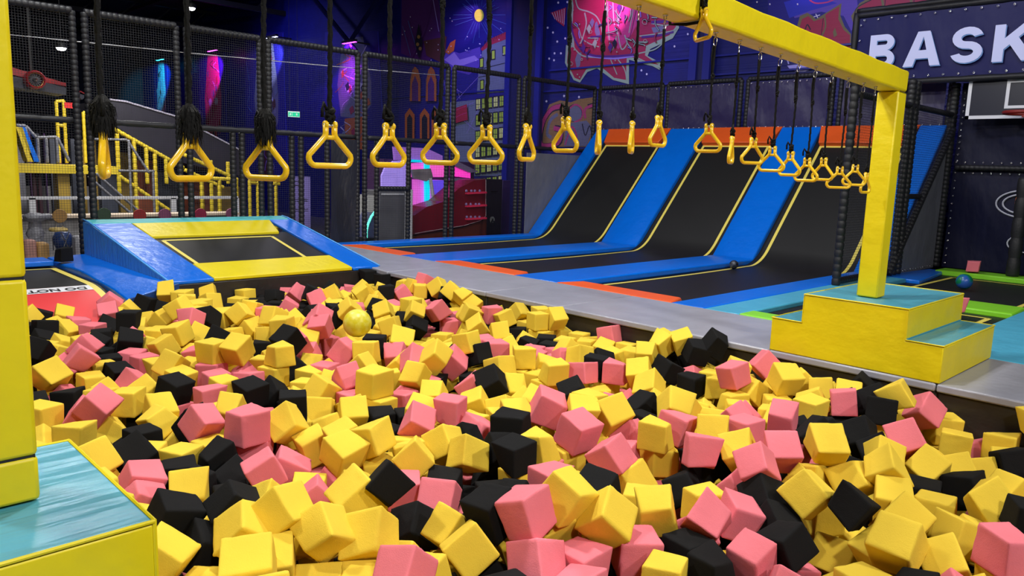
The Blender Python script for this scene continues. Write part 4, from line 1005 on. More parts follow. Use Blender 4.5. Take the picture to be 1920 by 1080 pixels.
# yellow deck
t = empty('play_deck', tuple(atY(120, 325, 9.8)), label='yellow soft play deck with yellow and brown columns, left behind the netting', cat='play deck')
A_, B_ = atY(34, 308, 9.8), atY(222, 310, 9.8)
MB().box((A_.x, 9.8, A_.z-.18), (B_.x, 11.6, A_.z), ypad).build('deck_edge', t)
brownc = mat('mustard_panel', (.42, .27, .03), .6, var=.3)
for px0, px1 in ((108, 134),):
    a, b_ = atY(px0, 325, 9.9), atY(px1, 400, 9.9); MB().box((a.x, 9.9, FLZ), (b_.x, 10.3, a.z), brownc).build('column', t, label='mustard yellow column')
for px in (66, 72): 
    a = atY(px, 325, 10.2); MB().box((a.x-.05, 10.2, FLZ), (a.x+.05, 10.3, a.z), mat('maroon_post', (.07, .015, .03), .5)).build('post', t)
# blue and yellow slide at far left
t = empty('small_slide', tuple(atY(45, 300, 9.4)), label='small blue slide with yellow edges at the far left, above the yellow deck', cat='slide')
for q, mt, dy in ((((30, 238), (52, 303)), ypad, 0), (((35, 238), (62, 303)), blue, .1)):
    a, b_ = atY(*q[0], 9.85), atY(*q[1], 9.85); m = MB(); m.prism([tuple(a), tuple(a+Vector((.12, 0, 0))), tuple(b_+Vector((.12, 0, 0))), tuple(b_)], (0, .4, 0), mt); m.build('slide_side' if mt is ypad else 'slide_bed', t)
# playground backdrop shapes under the deck: coloured soft play walls
t = empty('play_structure_wall', (0, 12.6, FLZ), label='row of coloured soft play panels, purple, orange and grey, behind the stairs', cat='play panels')
cols = [('plum', (.12, .03, .16)), ('rust', (.35, .08, .03)), ('slate', (.07, .08, .12)), ('ochre', (.30, .19, .03)), ('ash', (.22, .22, .26)), ('violet', (.16, .05, .28))]
for i, (px0, px1, py0, c_) in enumerate(((30, 52, 240, 4), (52, 66, 245, 0), (66, 82, 250, 2), (82, 92, 250, 5), (92, 110, 255, 2), (110, 121, 285, 1), (121, 132, 240, 5), (132, 150, 260, 2), (150, 165, 262, 3), (165, 175, 262, 5), (175, 186, 262, 3), (186, 222, 265, 2), (222, 252, 285, 3), (252, 290, 300, 1), (290, 345, 320, 2), (345, 400, 340, 1), (400, 450, 350, 3))):
    a, b_ = atY(px0, py0, 12.6), atY(px1, 400, 12.6)
    MB().box((a.x, 12.6, FLZ), (b_.x, 12.75, a.z), mat('panel_'+cols[c_][0], cols[c_][1], .6, var=.4)).build('panel', t)
# lower bright room: pale counters, white barrier
palew = mat('pale_wall_paint', (.34, .33, .33), .6, var=.25)
t = tag(MB().box((-3.4, 13.4, FLZ), (4.2, 13.5, .62), palew).build('low_partition'), 'pale low partition wall below the soft play deck', 'partition')
m = MB()
a, b_ = atY(38, 371, 8.6), atY(446, 371, 8.6)
t = empty('white_barrier', (a.x, 8.6, FLZ), label='long white horizontal barrier rail with white posts behind the net', cat='barrier')
MB().box((a.x, 8.58, a.z-.035), (b_.x, 8.64, a.z+.025), whitep).build('rail', t)
for px in (325, 443, 60):
    q = atY(px, 371, 8.6); MB().box((q.x-.06, 8.58, FLZ), (q.x+.06, 8.64, q.z), whitep).build('post', t)
a, b_ = atY(36, 405, 7.4), atY(446, 408, 7.4)
t = empty('bar_counter', (a.x, 7.4, FLZ), label='long pale counter with wooden top behind the net fence', cat='counter')
MB().box((a.x-.3, 7.3, a.z-.05), (b_.x, 7.8, a.z), mat('pale_wood', (.62, .50, .38), .5)).build('counter_top', t)
MB().box((a.x-.3, 7.5, FLZ), (b_.x, 7.75, a.z-.05), palew).build('counter_front', t)
# round-backed bar stools
for px, py, c_, nm_ in ((112, 405, (.32, .17, .04), 'tan'), (195, 402, (.03, .06, .03), 'dark green'), (262, 404, (.35, .02, .02), 'red'), (309, 403, (.24, .06, .14), 'mauve, left of the crimson one'), (376, 402, (.30, .01, .05), 'crimson'), (434, 401, (.26, .07, .17), 'mauve, right of the crimson one')):
    P = atY(px, py, 6.6); mt = mat('stool_'+nm_[:6].replace(' ', '_').replace(',', ''), c_, .45)
    t = empty('bar_stool', (P.x, 6.6, FLZ), label='round-backed %s bar stool at the pale counter' % nm_ if ',' not in nm_ else 'round-backed %s bar stool at the counter, %s' % tuple(nm_.split(', ')), cat='stool', group='round-backed bar stools')
    MB().lathe((P.x, 6.6, P.z), [(.02, -.02), (.12, -.02), (.125, 0), (.12, .02), (.02, .02)], mt, 20, 'Y').build('backrest', t, smooth='auto')
    MB().lathe((P.x, 6.75, P.z-.26), [(.02, -.03), (.15, -.03), (.16, 0), (.14, .03), (.02, .03)], mat('stool_seat_pad', (.5, .36, .10), .5), 18).build('seat', t, smooth='auto')
    m = MB(); 
    for s_ in (-.06, .06): m.tube([(P.x+s_, 6.6, P.z), (P.x+s_, 6.68, P.z-.24)], .010, steel, 6)
    m.build('back_frame', t)
    m = MB(); m.tube([(P.x, 6.75, P.z-.28), (P.x, 6.75, FLZ+.02)], .022, steel, 8); m.build('pole', t, smooth=True)
    MB().lathe((P.x, 6.75, FLZ), [(.18, 0.001), (.17, .02), (.03, .035)], steel, 16).build('base', t, smooth='auto')
# blue tub under the tan stool, grey wrapped figure, soft cushions
P = atY(118, 452, 5.2)
t = empty('blue_tub', (P.x, 5.2, FLZ), label='round dark blue tub with wire handles below the tan stool', cat='tub')
MB().lathe((P.x, 5.2, P.z), [(.03, -.16), (.10, -.14), (.15, -.03), (.15, .06), (.11, .15), (.03, .16)], mat('dark_blue_plastic', (.01, .035, .14), .35), 20).build('tub_body', t, smooth=True)
m = MB()
for s_ in (-1, 1): m.tube([(P.x+s_*.16, 5.15, P.z-.14), (P.x+s_*.17, 5.12, P.z+.05), (P.x+s_*.06, 5.04, P.z+.16), (P.x-s_*.04, 5.04, P.z-.10)], .008, steel, 6)
m.build('wire_handle', t); m = MB(); m.box((P.x-.05, 5.15, FLZ), (P.x+.05, 5.25, P.z-.14), foamblk); m.build('stand', t)
P = atY(66, 425, 5.6)
t = empty('wrapped_statue', (P.x, 5.6, FLZ), label='grey lumpy wrapped stand at the far left behind the net', cat='stand')
gm = mat('grey_wrap', (.24, .24, .27), .45, bump=[(9, .8, .05, (1, 1, 1))])
MB().lathe((P.x, 5.6, P.z), [(.16, -.70), (.17, -.35), (.10, -.22), (.15, -.12), (.10, -.02), (.09, .08), (.17, .13), (.18, .19), (.08, .23)], gm, 16).build('body', t, smooth=True)
MB().lathe((P.x+.10, 5.55, P.z+.17), [(.03, -.14), (.055, -.1), (.055, .1), (.03, .14)], gm, 10, 'X').build('arm', t, smooth=True)
for px, py, c_, nm_ in ((56, 463, (.48, .24, .20), 'pale pink'), (80, 468, (.48, .27, .08), 'orange'), (150, 455, (.42, .42, .46), 'pale grey')):
    P = atY(px, py, 5.0); m = MB(); m.box((P.x-.09, 4.9, FLZ), (P.x+.08, 5.15, P.z+.12), mat('cushion_'+nm_.split()[-1], c_, .6, var=.2)); tag(m.build('soft_block', bevel=.04), '%s soft block on the floor behind the net' % nm_, 'soft block', 'soft blocks behind the net')
# red-tipped aircraft wing hanging
t = empty('model_aircraft_wing', tuple(atY(65, 150, 8)), label='grey aircraft wing decoration with red leading edge and engine, hanging behind the net', cat='wing')
W8 = lambda x, y: tuple(atY(x, y, 8))
m = MB(); m.prism([W8(-30, 128), W8(20, 142), W8(124, 162), W8(124, 178), W8(60, 168), W8(-30, 156)], (0, .7, 0), mat('wing_grey', (.075, .08, .11), .5, var=.2)); m.prism([W8(150, 172), W8(163, 179), W8(154, 187), W8(150, 183)], (0, .5, 0), MATS['wing_grey']); m.build('wing', t)
rdm = mat('wing_red', (.42, .02, .03), .4)
m = MB(); m.prism([W8(-30, 110), W8(22, 126), W8(124, 156), W8(124, 164), W8(22, 140), W8(-30, 126)], (0, .72, 0), rdm); m.prism([W8(151, 170), W8(160, 175), W8(163, 180), W8(150, 176)], (0, .52, 0), rdm); m.build('leading_edge', t, label='red leading edge')
P = atY(65, 150, 7.8)
m = MB(); m.lathe(P, [(.125, .0), (.13, -.10), (.155, -.12), (.17, -.08), (.17, .1), (.12, .4), (.001, .42)], rdm, 24, 'Y', cap=False); e = m.build('engine_cowl', t, smooth='auto', label='red engine cowl')
m = MB(); m.lathe(P+Vector((0, -.06, 0)), [(.001, -.05), (.03, -.03), (.035, 0)], steel, 12, 'Y'); m.tube([P+Vector((.125*math.cos(a*PI/12), -.09, .125*math.sin(a*PI/12))) for a in range(24)], .006, mat('brass', (.7, .5, .15), .3, metal=1), 5, closed=True)
for k in range(16):
    a = k*PI/8; u = Vector((math.cos(a), 0, math.sin(a))); v = Vector((-math.sin(a), .5, math.cos(a)))*.012; m.add([P+u*.035-v, P+u*.035+v, P+u*.12+v, P+u*.12-v], [(0, 1, 2, 3)], gtube)
m.build('fan', e)
MB().box((P.x-.02, 8, P.z+.1), (P.x+.02, 8.05, 8.9), foamblk).build('hanger', t)
MB().box(tuple(atY(122, 202, 8)-Vector((0, 0, 0))), tuple(atY(139, 193, 8)+Vector((0, .05, 0))), mat('red_glow', (.6, .02, .02), .4, emit=(1, .05, .05), estr=.7)).build('red_light', t, label='small red light') 
# lavender printed display stand
P0, P1 = atY(549, 331, 6.5), atY(582, 331, 6.5); zb0 = FLZ
t = empty('display_stand', (P0.x, 6.5, FLZ), label='tall lavender display board with faint dark writing behind the net', cat='display board')
MB().box((P0.x, 6.5, FLZ), (P1.x, 6.62, P0.z), mat('lavender_board', (.30, .24, .66), .5)).build('board', t)
m = MB(); rn = random.Random(3)
for z, k, s_ in ((.10, 5, .012), (.19, 5, .012), (.50, 9, .012), (.54, 9, .010), (.72, 9, .010), (.76, 9, .010)):
    for i in range(k):
        x = P0.x+.05+i*.036*(1.0 if k > 5 else 1); m.box((x, 6.493, P0.z-z-s_), (x+.02+.01*rn.random(), 6.4995, P0.z-z+s_*rn.random()), inkm)
m.build('faint_writing', t)

# ================================================================ ARCADE BEHIND THE RIGHT PART OF THE NET
YK = 5.2
t = empty('ticket_kiosk', (3.6, YK, FLZ), label='grey kiosk cabinet with white edge behind the low crossbar', cat='kiosk')
a, b_ = atY(711, 357, YK), atY(760, 357, YK); kg = mat('kiosk_grey', (.15, .15, .17), .45, var=.15)
MB().box((a.x, YK, FLZ), (b_.x, YK+.7, a.z), kg).build('cabinet', t, bevel=.02)
c = atY(775, 357, YK); MB().box((b_.x+.002, YK+.02, FLZ), (c.x, YK+.7, a.z+.02), whitep).build('side_panel', t, label='white side panel')
MB().box((a.x+.05, YK-.015, a.z-.10), (b_.x-.04, YK-.002, a.z-.06), whitep).build('slot_strip', t)
MB().box((a.x-.05, YK+.01, FLZ), (a.x-.003, YK+.7, a.z-.12), mat('dull_white_side', (.45, .45, .45), .5)).build('side_edge', t)
def em(nm_, c_, s_): return mat(nm_, c_, .4, emit=c_, estr=s_)
YM = 6.4
t = empty('arcade_machine', (4.6, YM, FLZ), label='large arcade machine with pink, violet and turquoise lit panels', cat='arcade machine')
def scr(nm_, pts, c_, s_, yy=YM, th=.06, lab=None):
    m = MB(); m.prism([tuple(atY(x, y, yy)) for x, y in pts], (0, th, 0), em('glow_'+nm_, c_, s_)); m.build('lit_panel', t, label=lab)
P0, P1 = atY(716, 290, YM+.2), atY(880, 290, YM+.2)
MB().box((P0.x, YM+.1, FLZ), (P1.x+.1, YM+.9, P0.z-.1), mat('machine_purple', (.06, .02, .10), .4)).build('cabinet', t)
scr('violet', [(716, 330), (722, 315), (738, 302), (762, 300), (762, 352), (716, 352)], (.42, .30, .95), .55)
scr('lilac', [(738, 275), (800, 278), (830, 292), (830, 300), (740, 300)], (.32, .14, .60), .5)
scr('rose', [(773, 306), (835, 302), (835, 332), (773, 332)], (1, .12, .62), .8)
scr('magenta', [(847, 308), (882, 318), (882, 334), (847, 330)], (1, .05, .55), 1.0)
scr('rose2', [(775, 336), (835, 338), (835, 380), (800, 390), (778, 402), (775, 400)], (.85, .14, .75), .7)
scr('magenta2', [(847, 340), (861, 342), (860, 376), (847, 376)], (1, .02, .35), 1.0)
scr('blue', [(812, 338), (834, 338), (834, 378), (814, 384)], (.15, .08, .95), .7, YM-.07)
scr('cyan', [(797, 306), (806, 306), (806, 387), (798, 389)], (.0, .72, .85), 1.0, YM-.08)
scr('cyan2', [(772, 299), (800, 301), (800, 305), (772, 304)], (.0, .6, .85), .9, YM-.08)
m = MB(); m.prism([tuple(atY(x, y, YM-.15)) for x, y in ((773, 318), (808, 316), (812, 332), (800, 340), (776, 334))], (0, .08, 0), mat('grey_marquee', (.35, .33, .36), .5, var=.5)); m.build('marquee', t)
m = MB(); m.tube([atY(807, 334, YM-.2), atY(821, 432, YM-.2)], .045, mat('silver_lever', (.45, .45, .5), .35), 8); m.build('support_arm', t, smooth=True)
m = MB(); m.prism([tuple(atY(x, y, YM-.2)) for x, y in ((846, 334), (910, 336), (890, 342), (848, 339))], (0, .5, 0), mat('lilac_lid', (.25, .20, .36), .4)); m.prism([tuple(atY(x, y, YM-.1)) for x, y in ((853, 300), (898, 322), (882, 324), (852, 311))], (0, .4, 0), MATS['lilac_lid']); m.build('canopy', t)
YR = 5.5
t = empty('prize_cabinet', (6.6, YR, FLZ), label='dark red curved cabinet with lit shelves behind the sixth fence panel', cat='cabinet')
rc = mat('dark_red_laminate', (.20, .006, .018), .35); 
m = MB(); m.prism([tuple(atY(x, y, YR)) for x, y in ((777, 404), (800, 388), (832, 378), (862, 352), (890, 338), (911, 336), (911, 406), (902, 414), (870, 424), (778, 440))], (0, .6, 0), rc); m.build('cabinet_body', t)
m = MB()
for y in (362, 386, 410): m.prism([tuple(atY(x, yy, YR)) for x, yy in ((872, y-1), (907, y-3), (907, y), (872, y+2))], (0, -.12, 0), mat('shelf_red', (.5, .02, .05), .4, emit=(.8, .03, .12), estr=.25))
m.build('shelf', t)
m = MB(); m.tube([atY(x, y, YR-.02) for x, y in ((778, 438), (800, 434), (870, 423), (902, 413), (911, 405), (911, 337))], .008, mat('pale_trim', (.6, .5, .55), .4), 5); m.build('edge_trim', t)
rn = random.Random(8)
for y in (358, 383, 407):
    for k in range(4):
        q = atY(874+k*8+rn.random()*2, y, YR-.08); tag(MB().ball(q, .035, mat('prize_lilac', (.35, .25, .55), .5), 10, 6).build('prize', smooth=True), 'small pale prize on the %s shelf of the dark red cabinet' % {358: 'top', 383: 'middle', 407: 'bottom'}[y], 'prize', 'small prizes on the %s shelf' % {358: 'top', 383: 'middle', 407: 'bottom'}[y])
m = MB(); m.prism([tuple(atY(x, y, YR+.1)) for x, y in ((778, 442), (870, 426), (912, 410), (912, 445), (778, 450))], (0, .5, 0), mat('rust_base', (.16, .03, .012), .4)); m.build('base', t)
a, b_ = atY(912, 336, 6.2), atY(942, 336, 6.2)
t = empty('black_cabinet', (a.x, 6.2, FLZ), label='narrow black cabinet with dull red writing and a round grey emblem', cat='cabinet')
MB().box((a.x+.01, 6.2, FLZ), (b_.x, 6.9, a.z), mat('near_black_laminate', (.018, .012, .018), .4)).build('body', t)
m = MB(); rm = mat('dull_red_print', (.22, .035, .03), .5); q0 = atY(914, 360, 6.2)
me = text_mesh('BEAST', .085, bold=.003); 
for v in me.vertices: v.co = Vector((v.co.x*1.0, 0, v.co.y))
me.materials.clear(); me.materials.append(rm); o = bpy.data.objects.new('lettering', me); COL.objects.link(o); o.parent = t; o.matrix_parent_inverse = q_world(t).inverted(); o.location = ((a.x+b_.x)/2, 6.195, q0.z-.03)
q = atY(923, 412, 6.195); MB().lathe(q, [(.001, -.004), (.085, -.004), (.09, 0)], mat('grey_print', (.32, .34, .32), .5), 20, 'Y').build('round_emblem', t)
m = MB(); 
for dx, dz in ((-.03, -.05), (.05, -.06), (.0, .0), (.08, -.12), (-.06, -.14)): m.box((q.x+dx-.022, 6.175, q.z+dz-.05), (q.x+dx+.022, 6.187, q.z+dz+.03), inkm)
m.build('dark_figures', t)
a = atY(943, 338, 6.8); b_ = atY(955, 338, 6.8)
tag(MB().box((a.x, 6.8, FLZ), (b_.x+.05, 7.3, a.z-.0), mat('violet_box', (.05, .02, .14), .5)).build('tall_box', bevel=.01), 'tall violet box between the black cabinet and the blue column', 'box')
YT = 5.0
t = empty('curved_light_machine', tuple(atY(692, 445, YT)), label='arcade machine with glowing mint green arc, left of the grey kiosk', cat='arcade machine')
m = MB(); m.tube([atY(x, y, YT) for x, y in ((703, 397), (696, 406), (690, 420), (687, 434), (687, 446))], .028, em('mint_tube', (.15, .9, .7), 1.3), 8); m.build('light_arc', t, smooth=True)
m = MB(); m.prism([tuple(atY(x, y, YT+.05)) for x, y in ((703, 399), (697, 410), (691, 424), (689, 447), (704, 447))], (0, .5, 0), mat('pale_violet_panel', (.12, .13, .28), .4, var=.6)); m.build('body', t)
MB().box((atY(688, 446, YT).x, YT+.05, FLZ), (atY(704, 446, YT).x, YT+.5, atY(700, 446, YT).z), foamblk).build('base', t)
# stray foam cubes away from the pit come with the cube set below

# ================================================================ FOAM CUBES IN THE PIT
# colour code (0 yellow, 1 pink, 2 black), position in mm, rotation quaternion in hundredths
CUBES = [
0, -4634, -6466, -104, 20, 25, -84, 44, 0, -2687, -8139, -158, 30, 64, -63, -31, 1, -3850, -6927, -98, 59, -80, -10, -3, 1, -2406, -8513, -140, 32, 63, 32, -63, 0, -3627, -6965, -69, 84, -53, 5, 13,
0, -5005, -6554, -110, 70, -32, 46, 44, 0, -3502, -7116, -161, 74, -2, -41, -54, 0, -4437, -6545, -172, 92, -24, 26, 20, 0, -4000, -5618, -147, 96, 25, -6, 10, 0, -4066, -6783, -261, 79, -36, 1, 49,
1, -3900, -7051, -265, 23, 96, 3, -16, 0, -3179, -7174, -198, 74, 39, 50, -22, 2, -4225, -6378, -39, 51, 7, -39, -76, 0, -4727, -6296, -52, 73, 10, 37, -56, 2, -2477, -7849, -140, 19, 2, -96, -22,
2, -3274, -7572, -324, 54, -54, -46, 46, 2, -2851, -7704, -276, 79, -2, 56, -24, 1, -3032, -7626, -325, 71, -11, -18, 68, 0, -2503, -8293, -249, 8, -45, 71, 53, 2, -3887, -6737, -143, 2, 19, -8, -98,
0, -2479, -7624, -151, 20, -53, -22, 79, 2, -5037, -5877, -143, 71, 23, 4, 66, 0, -4863, -6223, -112, 84, 11, -46, -27, 1, -2742, -6281, -128, 70, 11, -13, 69, 0, -1746, -8264, -194, 14, -33, -39, 85,
0, -1837, -7434, -102, 34, -40, -18, -83, 1, -4491, -6866, -191, 19, 40, -6, -90, 1, -3397, -7229, -324, 31, -31, 64, -64, 1, -3026, -7380, -208, 46, 83, -20, 25, 0, -1745, -7769, -168, 55, -44, -2, 72,
0, -3420, -6034, -187, 7, 23, 20, 95, 2, -4962, -6068, -233, 15, -53, -1, 83, 1, -2416, -7300, -117, 80, 14, -41, -42, 0, -5192, -6164, -162, 80, -42, -20, 39, 1, -4430, -5526, -184, 51, -31, 41, -69,
0, -2134, -8229, -254, 9, 81, -16, 56, 2, -4819, -6024, -89, 70, 32, 14, 62, 1, -2802, -6593, -186, 70, -13, -28, -65, 2, -3321, -6306, -137, 2, 4, 0, -100, 1, -2399, -6949, -143, 71, -36, -56, -22,
1, -2106, -7283, -112, 17, 84, 35, -38, 0, -4319, -6267, -111, 35, 11, 93, -4, 0, -3982, -4914, -183, 53, 52, -3, -67, 1, -4231, -4924, -140, 6, 0, 0, -100, 1, -3691, -7138, -324, 0, -67, -74, 0,
0, -2434, -7786, -470, 64, -64, -30, -29, 2, -4021, -6319, -350, 44, -42, -14, 79, 0, -3797, -5640, -113, 0, 9, -83, -56, 0, -3981, -6550, -280, 65, -28, -28, 64, 1, -2758, -7385, -281, 48, -1, 21, -85,
0, -3679, -5852, -200, 42, -33, -84, -5, 1, -4372, -4585, -183, 18, -2, -48, -86, 0, -3488, -7452, -324, 69, 69, 13, 13, 0, -2367, -6600, -140, 44, -56, 44, 56, 1, -3334, -5426, -170, 26, 18, -36, 88,
1, -311, -7493, -184, 68, 53, 8, -50, 0, -4790, -5436, -222, 35, 91, -21, -8, 0, -4926, -3939, -316, 24, 64, 30, -67, 0, -2374, -6253, -104, 68, 14, -38, 60, 0, -1803, -7588, -262, 89, 40, 18, -12,
1, -4726, -3710, -218, 86, 38, -1, 35, 0, -1869, -7839, -290, 23, 25, 6, -94, 1, -2667, -5952, -69, 63, -14, 62, 44, 0, -3093, -4580, -140, 6, 0, 0, -100, 1, -4910, -5063, -264, 80, 7, -58, -13,
1, -3798, -6233, -287, 41, -21, -40, 79, 2, -2496, -7403, -251, 37, 88, -10, -28, 1, -747, -6202, -117, 55, 31, -56, 54, 1, -3082, -5454, -140, 37, 37, 60, 60, 0, -4431, -3398, -324, 39, 0, 0, -92,
2, -3218, -7390, -324, 47, -47, 53, -53, 0, -3124, -6323, -128, 43, -51, -49, 56, 0, -434, -7757, -324, 14, 0, 0, -99, 1, -1509, -7003, -115, 56, -12, -18, 80, 0, -3376, -5759, -217, 16, 15, -92, 33,
0, -2324, -6610, -324, 62, 62, 35, 35, 0, -3480, -3156, -114, 11, 52, 82, 24, 0, -2392, -8070, -168, 17, 38, -79, 45, 2, -4081, -3373, -303, 20, -3, 13, -97, 2, -4851, -4809, -223, 4, -22, 43, 88,
1, -1231, -7669, -132, 61, 52, -11, 59, 0, -4798, -2837, -199, 76, -13, -38, -51, 0, -2377, -4427, -97, 78, 6, -42, -46, 0, -557, -6548, -113, 92, 24, -7, -28, 1, -4964, -5237, -310, 69, 30, 10, 65,
2, -4449, -4957, -285, 60, 54, 46, -37, 0, -1356, -7843, -233, 80, -46, 23, 30, 0, -2721, -4604, -152, 3, 93, 21, -30, 0, -2100, -6833, -113, 0, 30, -62, 72, 2, -1878, -8479, -159, 37, -61, 32, 62,
0, -3432, -4837, -240, 57, -14, 69, -42, 1, -3428, -6691, -140, 75, 0, 0, 66, 1, -752, -7083, -123, 73, 8, -64, 22, 0, -2278, -7628, -324, 20, 20, 68, 68, 2, -3355, -6931, -139, 76, 18, -11, -62,
2, -799, -7367, -114, 17, -12, -2, -98, 1, -2152, -6603, -134, 55, -37, -56, 49, 2, -2196, -4899, -227, 85, 20, -37, -31, 0, -1943, -6451, -87, 33, 27, 29, -86, 0, -575, -7373, -58, 74, -22, -21, -60,
2, -3631, -3699, -331, 60, 79, -3, 10, 0, -1774, -5184, -139, 38, 43, -55, -61, 2, -1328, -8053, -318, 99, -16, 3, -4, 0, -1102, -7009, -140, 75, -1, -2, 66, 0, -3632, -3009, -140, 70, 70, 13, 13,
0, -2219, -7093, -142, 89, -26, 35, 12, 0, -2524, -8020, -288, 74, 38, 25, 49, 1, -1867, -6925, -140, 65, 0, 0, -76, 1, -1374, -5503, -138, 69, 12, -70, 14, 2, -2629, -7551, -306, 93, 23, 12, -26,
2, -2524, -6916, -340, 8, 23, -92, 30, 0, -3334, -4264, -235, 60, 26, 8, 75, 0, -3236, -3418, -140, 71, 4, -71, 4, 2, -255, -5549, -133, 32, 4, -19, 93, 2, -658, -8131, -303, 88, -16, -1, -44,
0, -4404, -3944, -333, 10, 28, -13, -95, 2, -3012, -5962, -140, 14, -14, 69, -69, 2, -1158, -7362, -215, 20, 44, -16, -86, 0, -5072, -4825, -185, 39, -72, 48, 31, 0, -4992, -3425, -324, 61, 61, -35, -35,
0, -1447, -5874, -170, 58, 10, 45, 67, 0, -1079, -7935, -308, 57, 6, 61, -54, 1, -4511, -2589, -167, 34, -24, 68, 59, 0, -4584, -4785, -324, 16, -69, -16, -69, 0, -3894, -5101, -296, 51, -34, 44, -66,
0, -2909, -8096, -324, 18, 0, 0, 98, 1, -4313, -5853, -278, 87, 7, 41, -26, 0, -4149, -4472, -171, 68, 52, 51, -11, 2, -4741, -2268, -116, 10, -43, 40, 80, 1, -1601, -5341, -145, 66, -8, 75, -4,
0, -2694, -7163, -320, 52, -2, -1, -85, 0, -2572, -6153, -84, 68, -12, -63, -35, 0, -4554, -6663, -324, 30, 0, 0, 95, 0, -4845, -6404, -207, 44, -44, -29, -73, 1, -3880, -7276, -331, 69, -7, -71, 11,
1, -249, -6215, -116, 40, 38, -6, 83, 0, -204, -7969, -324, 48, -48, -52, 52, 2, -145, -5669, -53, 62, -10, 58, 51, 2, -533, -5422, -277, 15, -97, 9, 17, 1, -4217, -5382, -291, 27, 24, -7, 93,
2, -650, -5749, -324, 6, 0, 0, -100, 0, -2729, -6700, -322, 8, -14, 27, 95, 2, -4686, -4990, -324, 57, 42, -57, 42, 2, -4748, -3119, -324, 94, 0, 0, -34, 0, -1991, -4356, -42, 98, -18, 1, 10,
0, -2729, -4846, -231, 31, -30, 90, 5, 0, -4318, -6776, -322, 63, 4, -76, 18, 0, -4709, -6557, -325, 46, 1, -1, -89, 0, -1625, -4695, -140, 95, 0, 0, -32, 0, -2789, -5779, -153, 52, 12, 7, -84,
0, -3758, -2277, -224, 74, 63, -12, 19, 0, -3511, -4525, -296, 42, -17, -8, -89, 2, -3734, -1333, -140, 23, -67, 23, 67, 2, -3951, -1978, -220, 65, -24, 47, 55, 2, -3633, -6065, -324, 44, 0, 0, 90,
1, -3113, -4222, -191, 65, 35, 33, -59, 0, -3934, -2922, -227, 69, 48, -17, -51, 0, -4641, -3730, -447, 36, -28, 19, -87, 0, -3588, -2151, -151, 62, -59, 25, -46, 1, -2504, -2832, -104, 90, 2, -26, 35,
2, -3410, -3651, -398, 46, 11, 87, 17, 1, -3939, -3686, -324, 70, 0, 0, 72, 0, -609, -6315, -249, 51, 21, -37, -75, 0, -393, -3674, -140, 12, 0, 0, 99, 2, -4635, -4300, -324, 76, 0, 0, -65,
2, -1935, -4437, -130, 60, 39, 42, -56, 0, -1523, -7655, -183, 32, 30, 23, 87, 2, -3834, -4741, -140, 61, 36, -61, 36, 0, -553, -5205, -179, 54, -19, -18, 80, 0, -2453, -5002, -338, 13, -49, -34, -79,
0, -3797, -6825, -296, 81, -16, -11, 56, 2, -1597, -7900, -324, 44, -55, 44, 55, 0, -2628, -3780, -133, 72, 61, 27, 19, 1, -917, -2624, -148, 96, -13, -26, -5, 0, -1887, -4674, -207, 56, 36, 44, -60,
0, -4283, -3634, -368, 88, -46, -1, -7, 0, -2813, -1772, -118, 3, -79, 48, 38, 1, -2700, -3558, -174, 85, 9, 30, -43, 2, -2244, -6833, -309, 49, 44, 52, -55, 2, -1868, -6137, -196, 16, 49, -2, 86,
0, -225, -5367, -73, 90, 9, -22, -36, 0, -230, -3784, -111, 5, -11, -90, 42, 0, -765, -7991, -367, 34, -29, -43, 78, 1, -4398, -2287, -145, 29, 37, -8, 88, 1, -3843, -5986, -312, 34, -26, 66, -62,
0, -3762, -3504, -324, 66, 0, 0, 75, 0, -1127, -3859, -135, 83, 47, -21, -22, 0, -1776, -8035, -324, 9, 0, 0, -100, 0, -3280, -3402, -324, 0, -18, 98, 0, 2, -3986, -6881, -441, 80, -46, -19, -34,
0, -4246, -5654, -324, 31, 31, -64, -64, 2, -1658, -7305, -124, 1, -43, -44, 79, 1, -3327, -1777, -111, 22, -22, -16, -94, 0, -2241, -3740, -102, 7, -64, 47, -61, 1, -2180, -4404, -170, 83, 41, 1, 38,
2, -3031, -3178, -96, 6, 33, 9, -94, 0, -1231, -4990, -148, 12, 6, -57, 81, 0, -342, -5197, -116, 60, -32, 39, -62, 0, -435, -6784, -170, 46, -70, 39, -38, 2, -1230, -2652, -288, 41, -20, 83, -31,
2, -2096, -5674, -154, 89, 6, -29, -34, 0, -3284, -1386, -42, 72, -41, 55, 6, 0, -3864, -5397, -166, 62, 13, -12, -76, 1, -2278, -4740, -290, 40, 71, 5, -59, 0, -4379, -4759, -324, 0, 65, 76, 0,
0, -1341, -5709, -116, 74, -44, 15, -49, 0, -1091, -3503, -152, 29, -88, 18, 34, 1, -2362, -3835, -202, 75, 48, 45, -10, 0, -563, -5975, -319, 67, -8, 74, 6, 0, -154, -7589, -322, 29, 31, 64, 64,
0, -4217, -3177, -348, 0, -32, -15, 94, 1, -2999, -5646, -253, 52, -1, 85, 10, 2, -4446, -5177, -365, 32, 74, -33, -49, 2, -554, -7234, -131, 77, 44, -14, 44, 0, -2726, -2495, -131, 91, 0, -4, -42,
0, -2769, -6205, -324, 52, 47, -52, 47, 1, -110, -4420, -196, 62, 45, -50, -40, 1, -2706, -7710, -508, 33, -62, 33, 62, 0, -4655, -6020, -149, 82, 46, 29, -18, 1, -3975, -2418, -324, 71, -4, 71, 4,
0, -2824, -4026, -186, 24, 6, -37, -89, 0, -3087, -4667, -324, 54, 54, -46, -46, 0, -1159, -2538, -154, 45, -54, -5, 71, 1, -1693, -4411, -140, 82, 0, 0, 57, 1, -2856, -4634, -324, 59, 0, 0, 81,
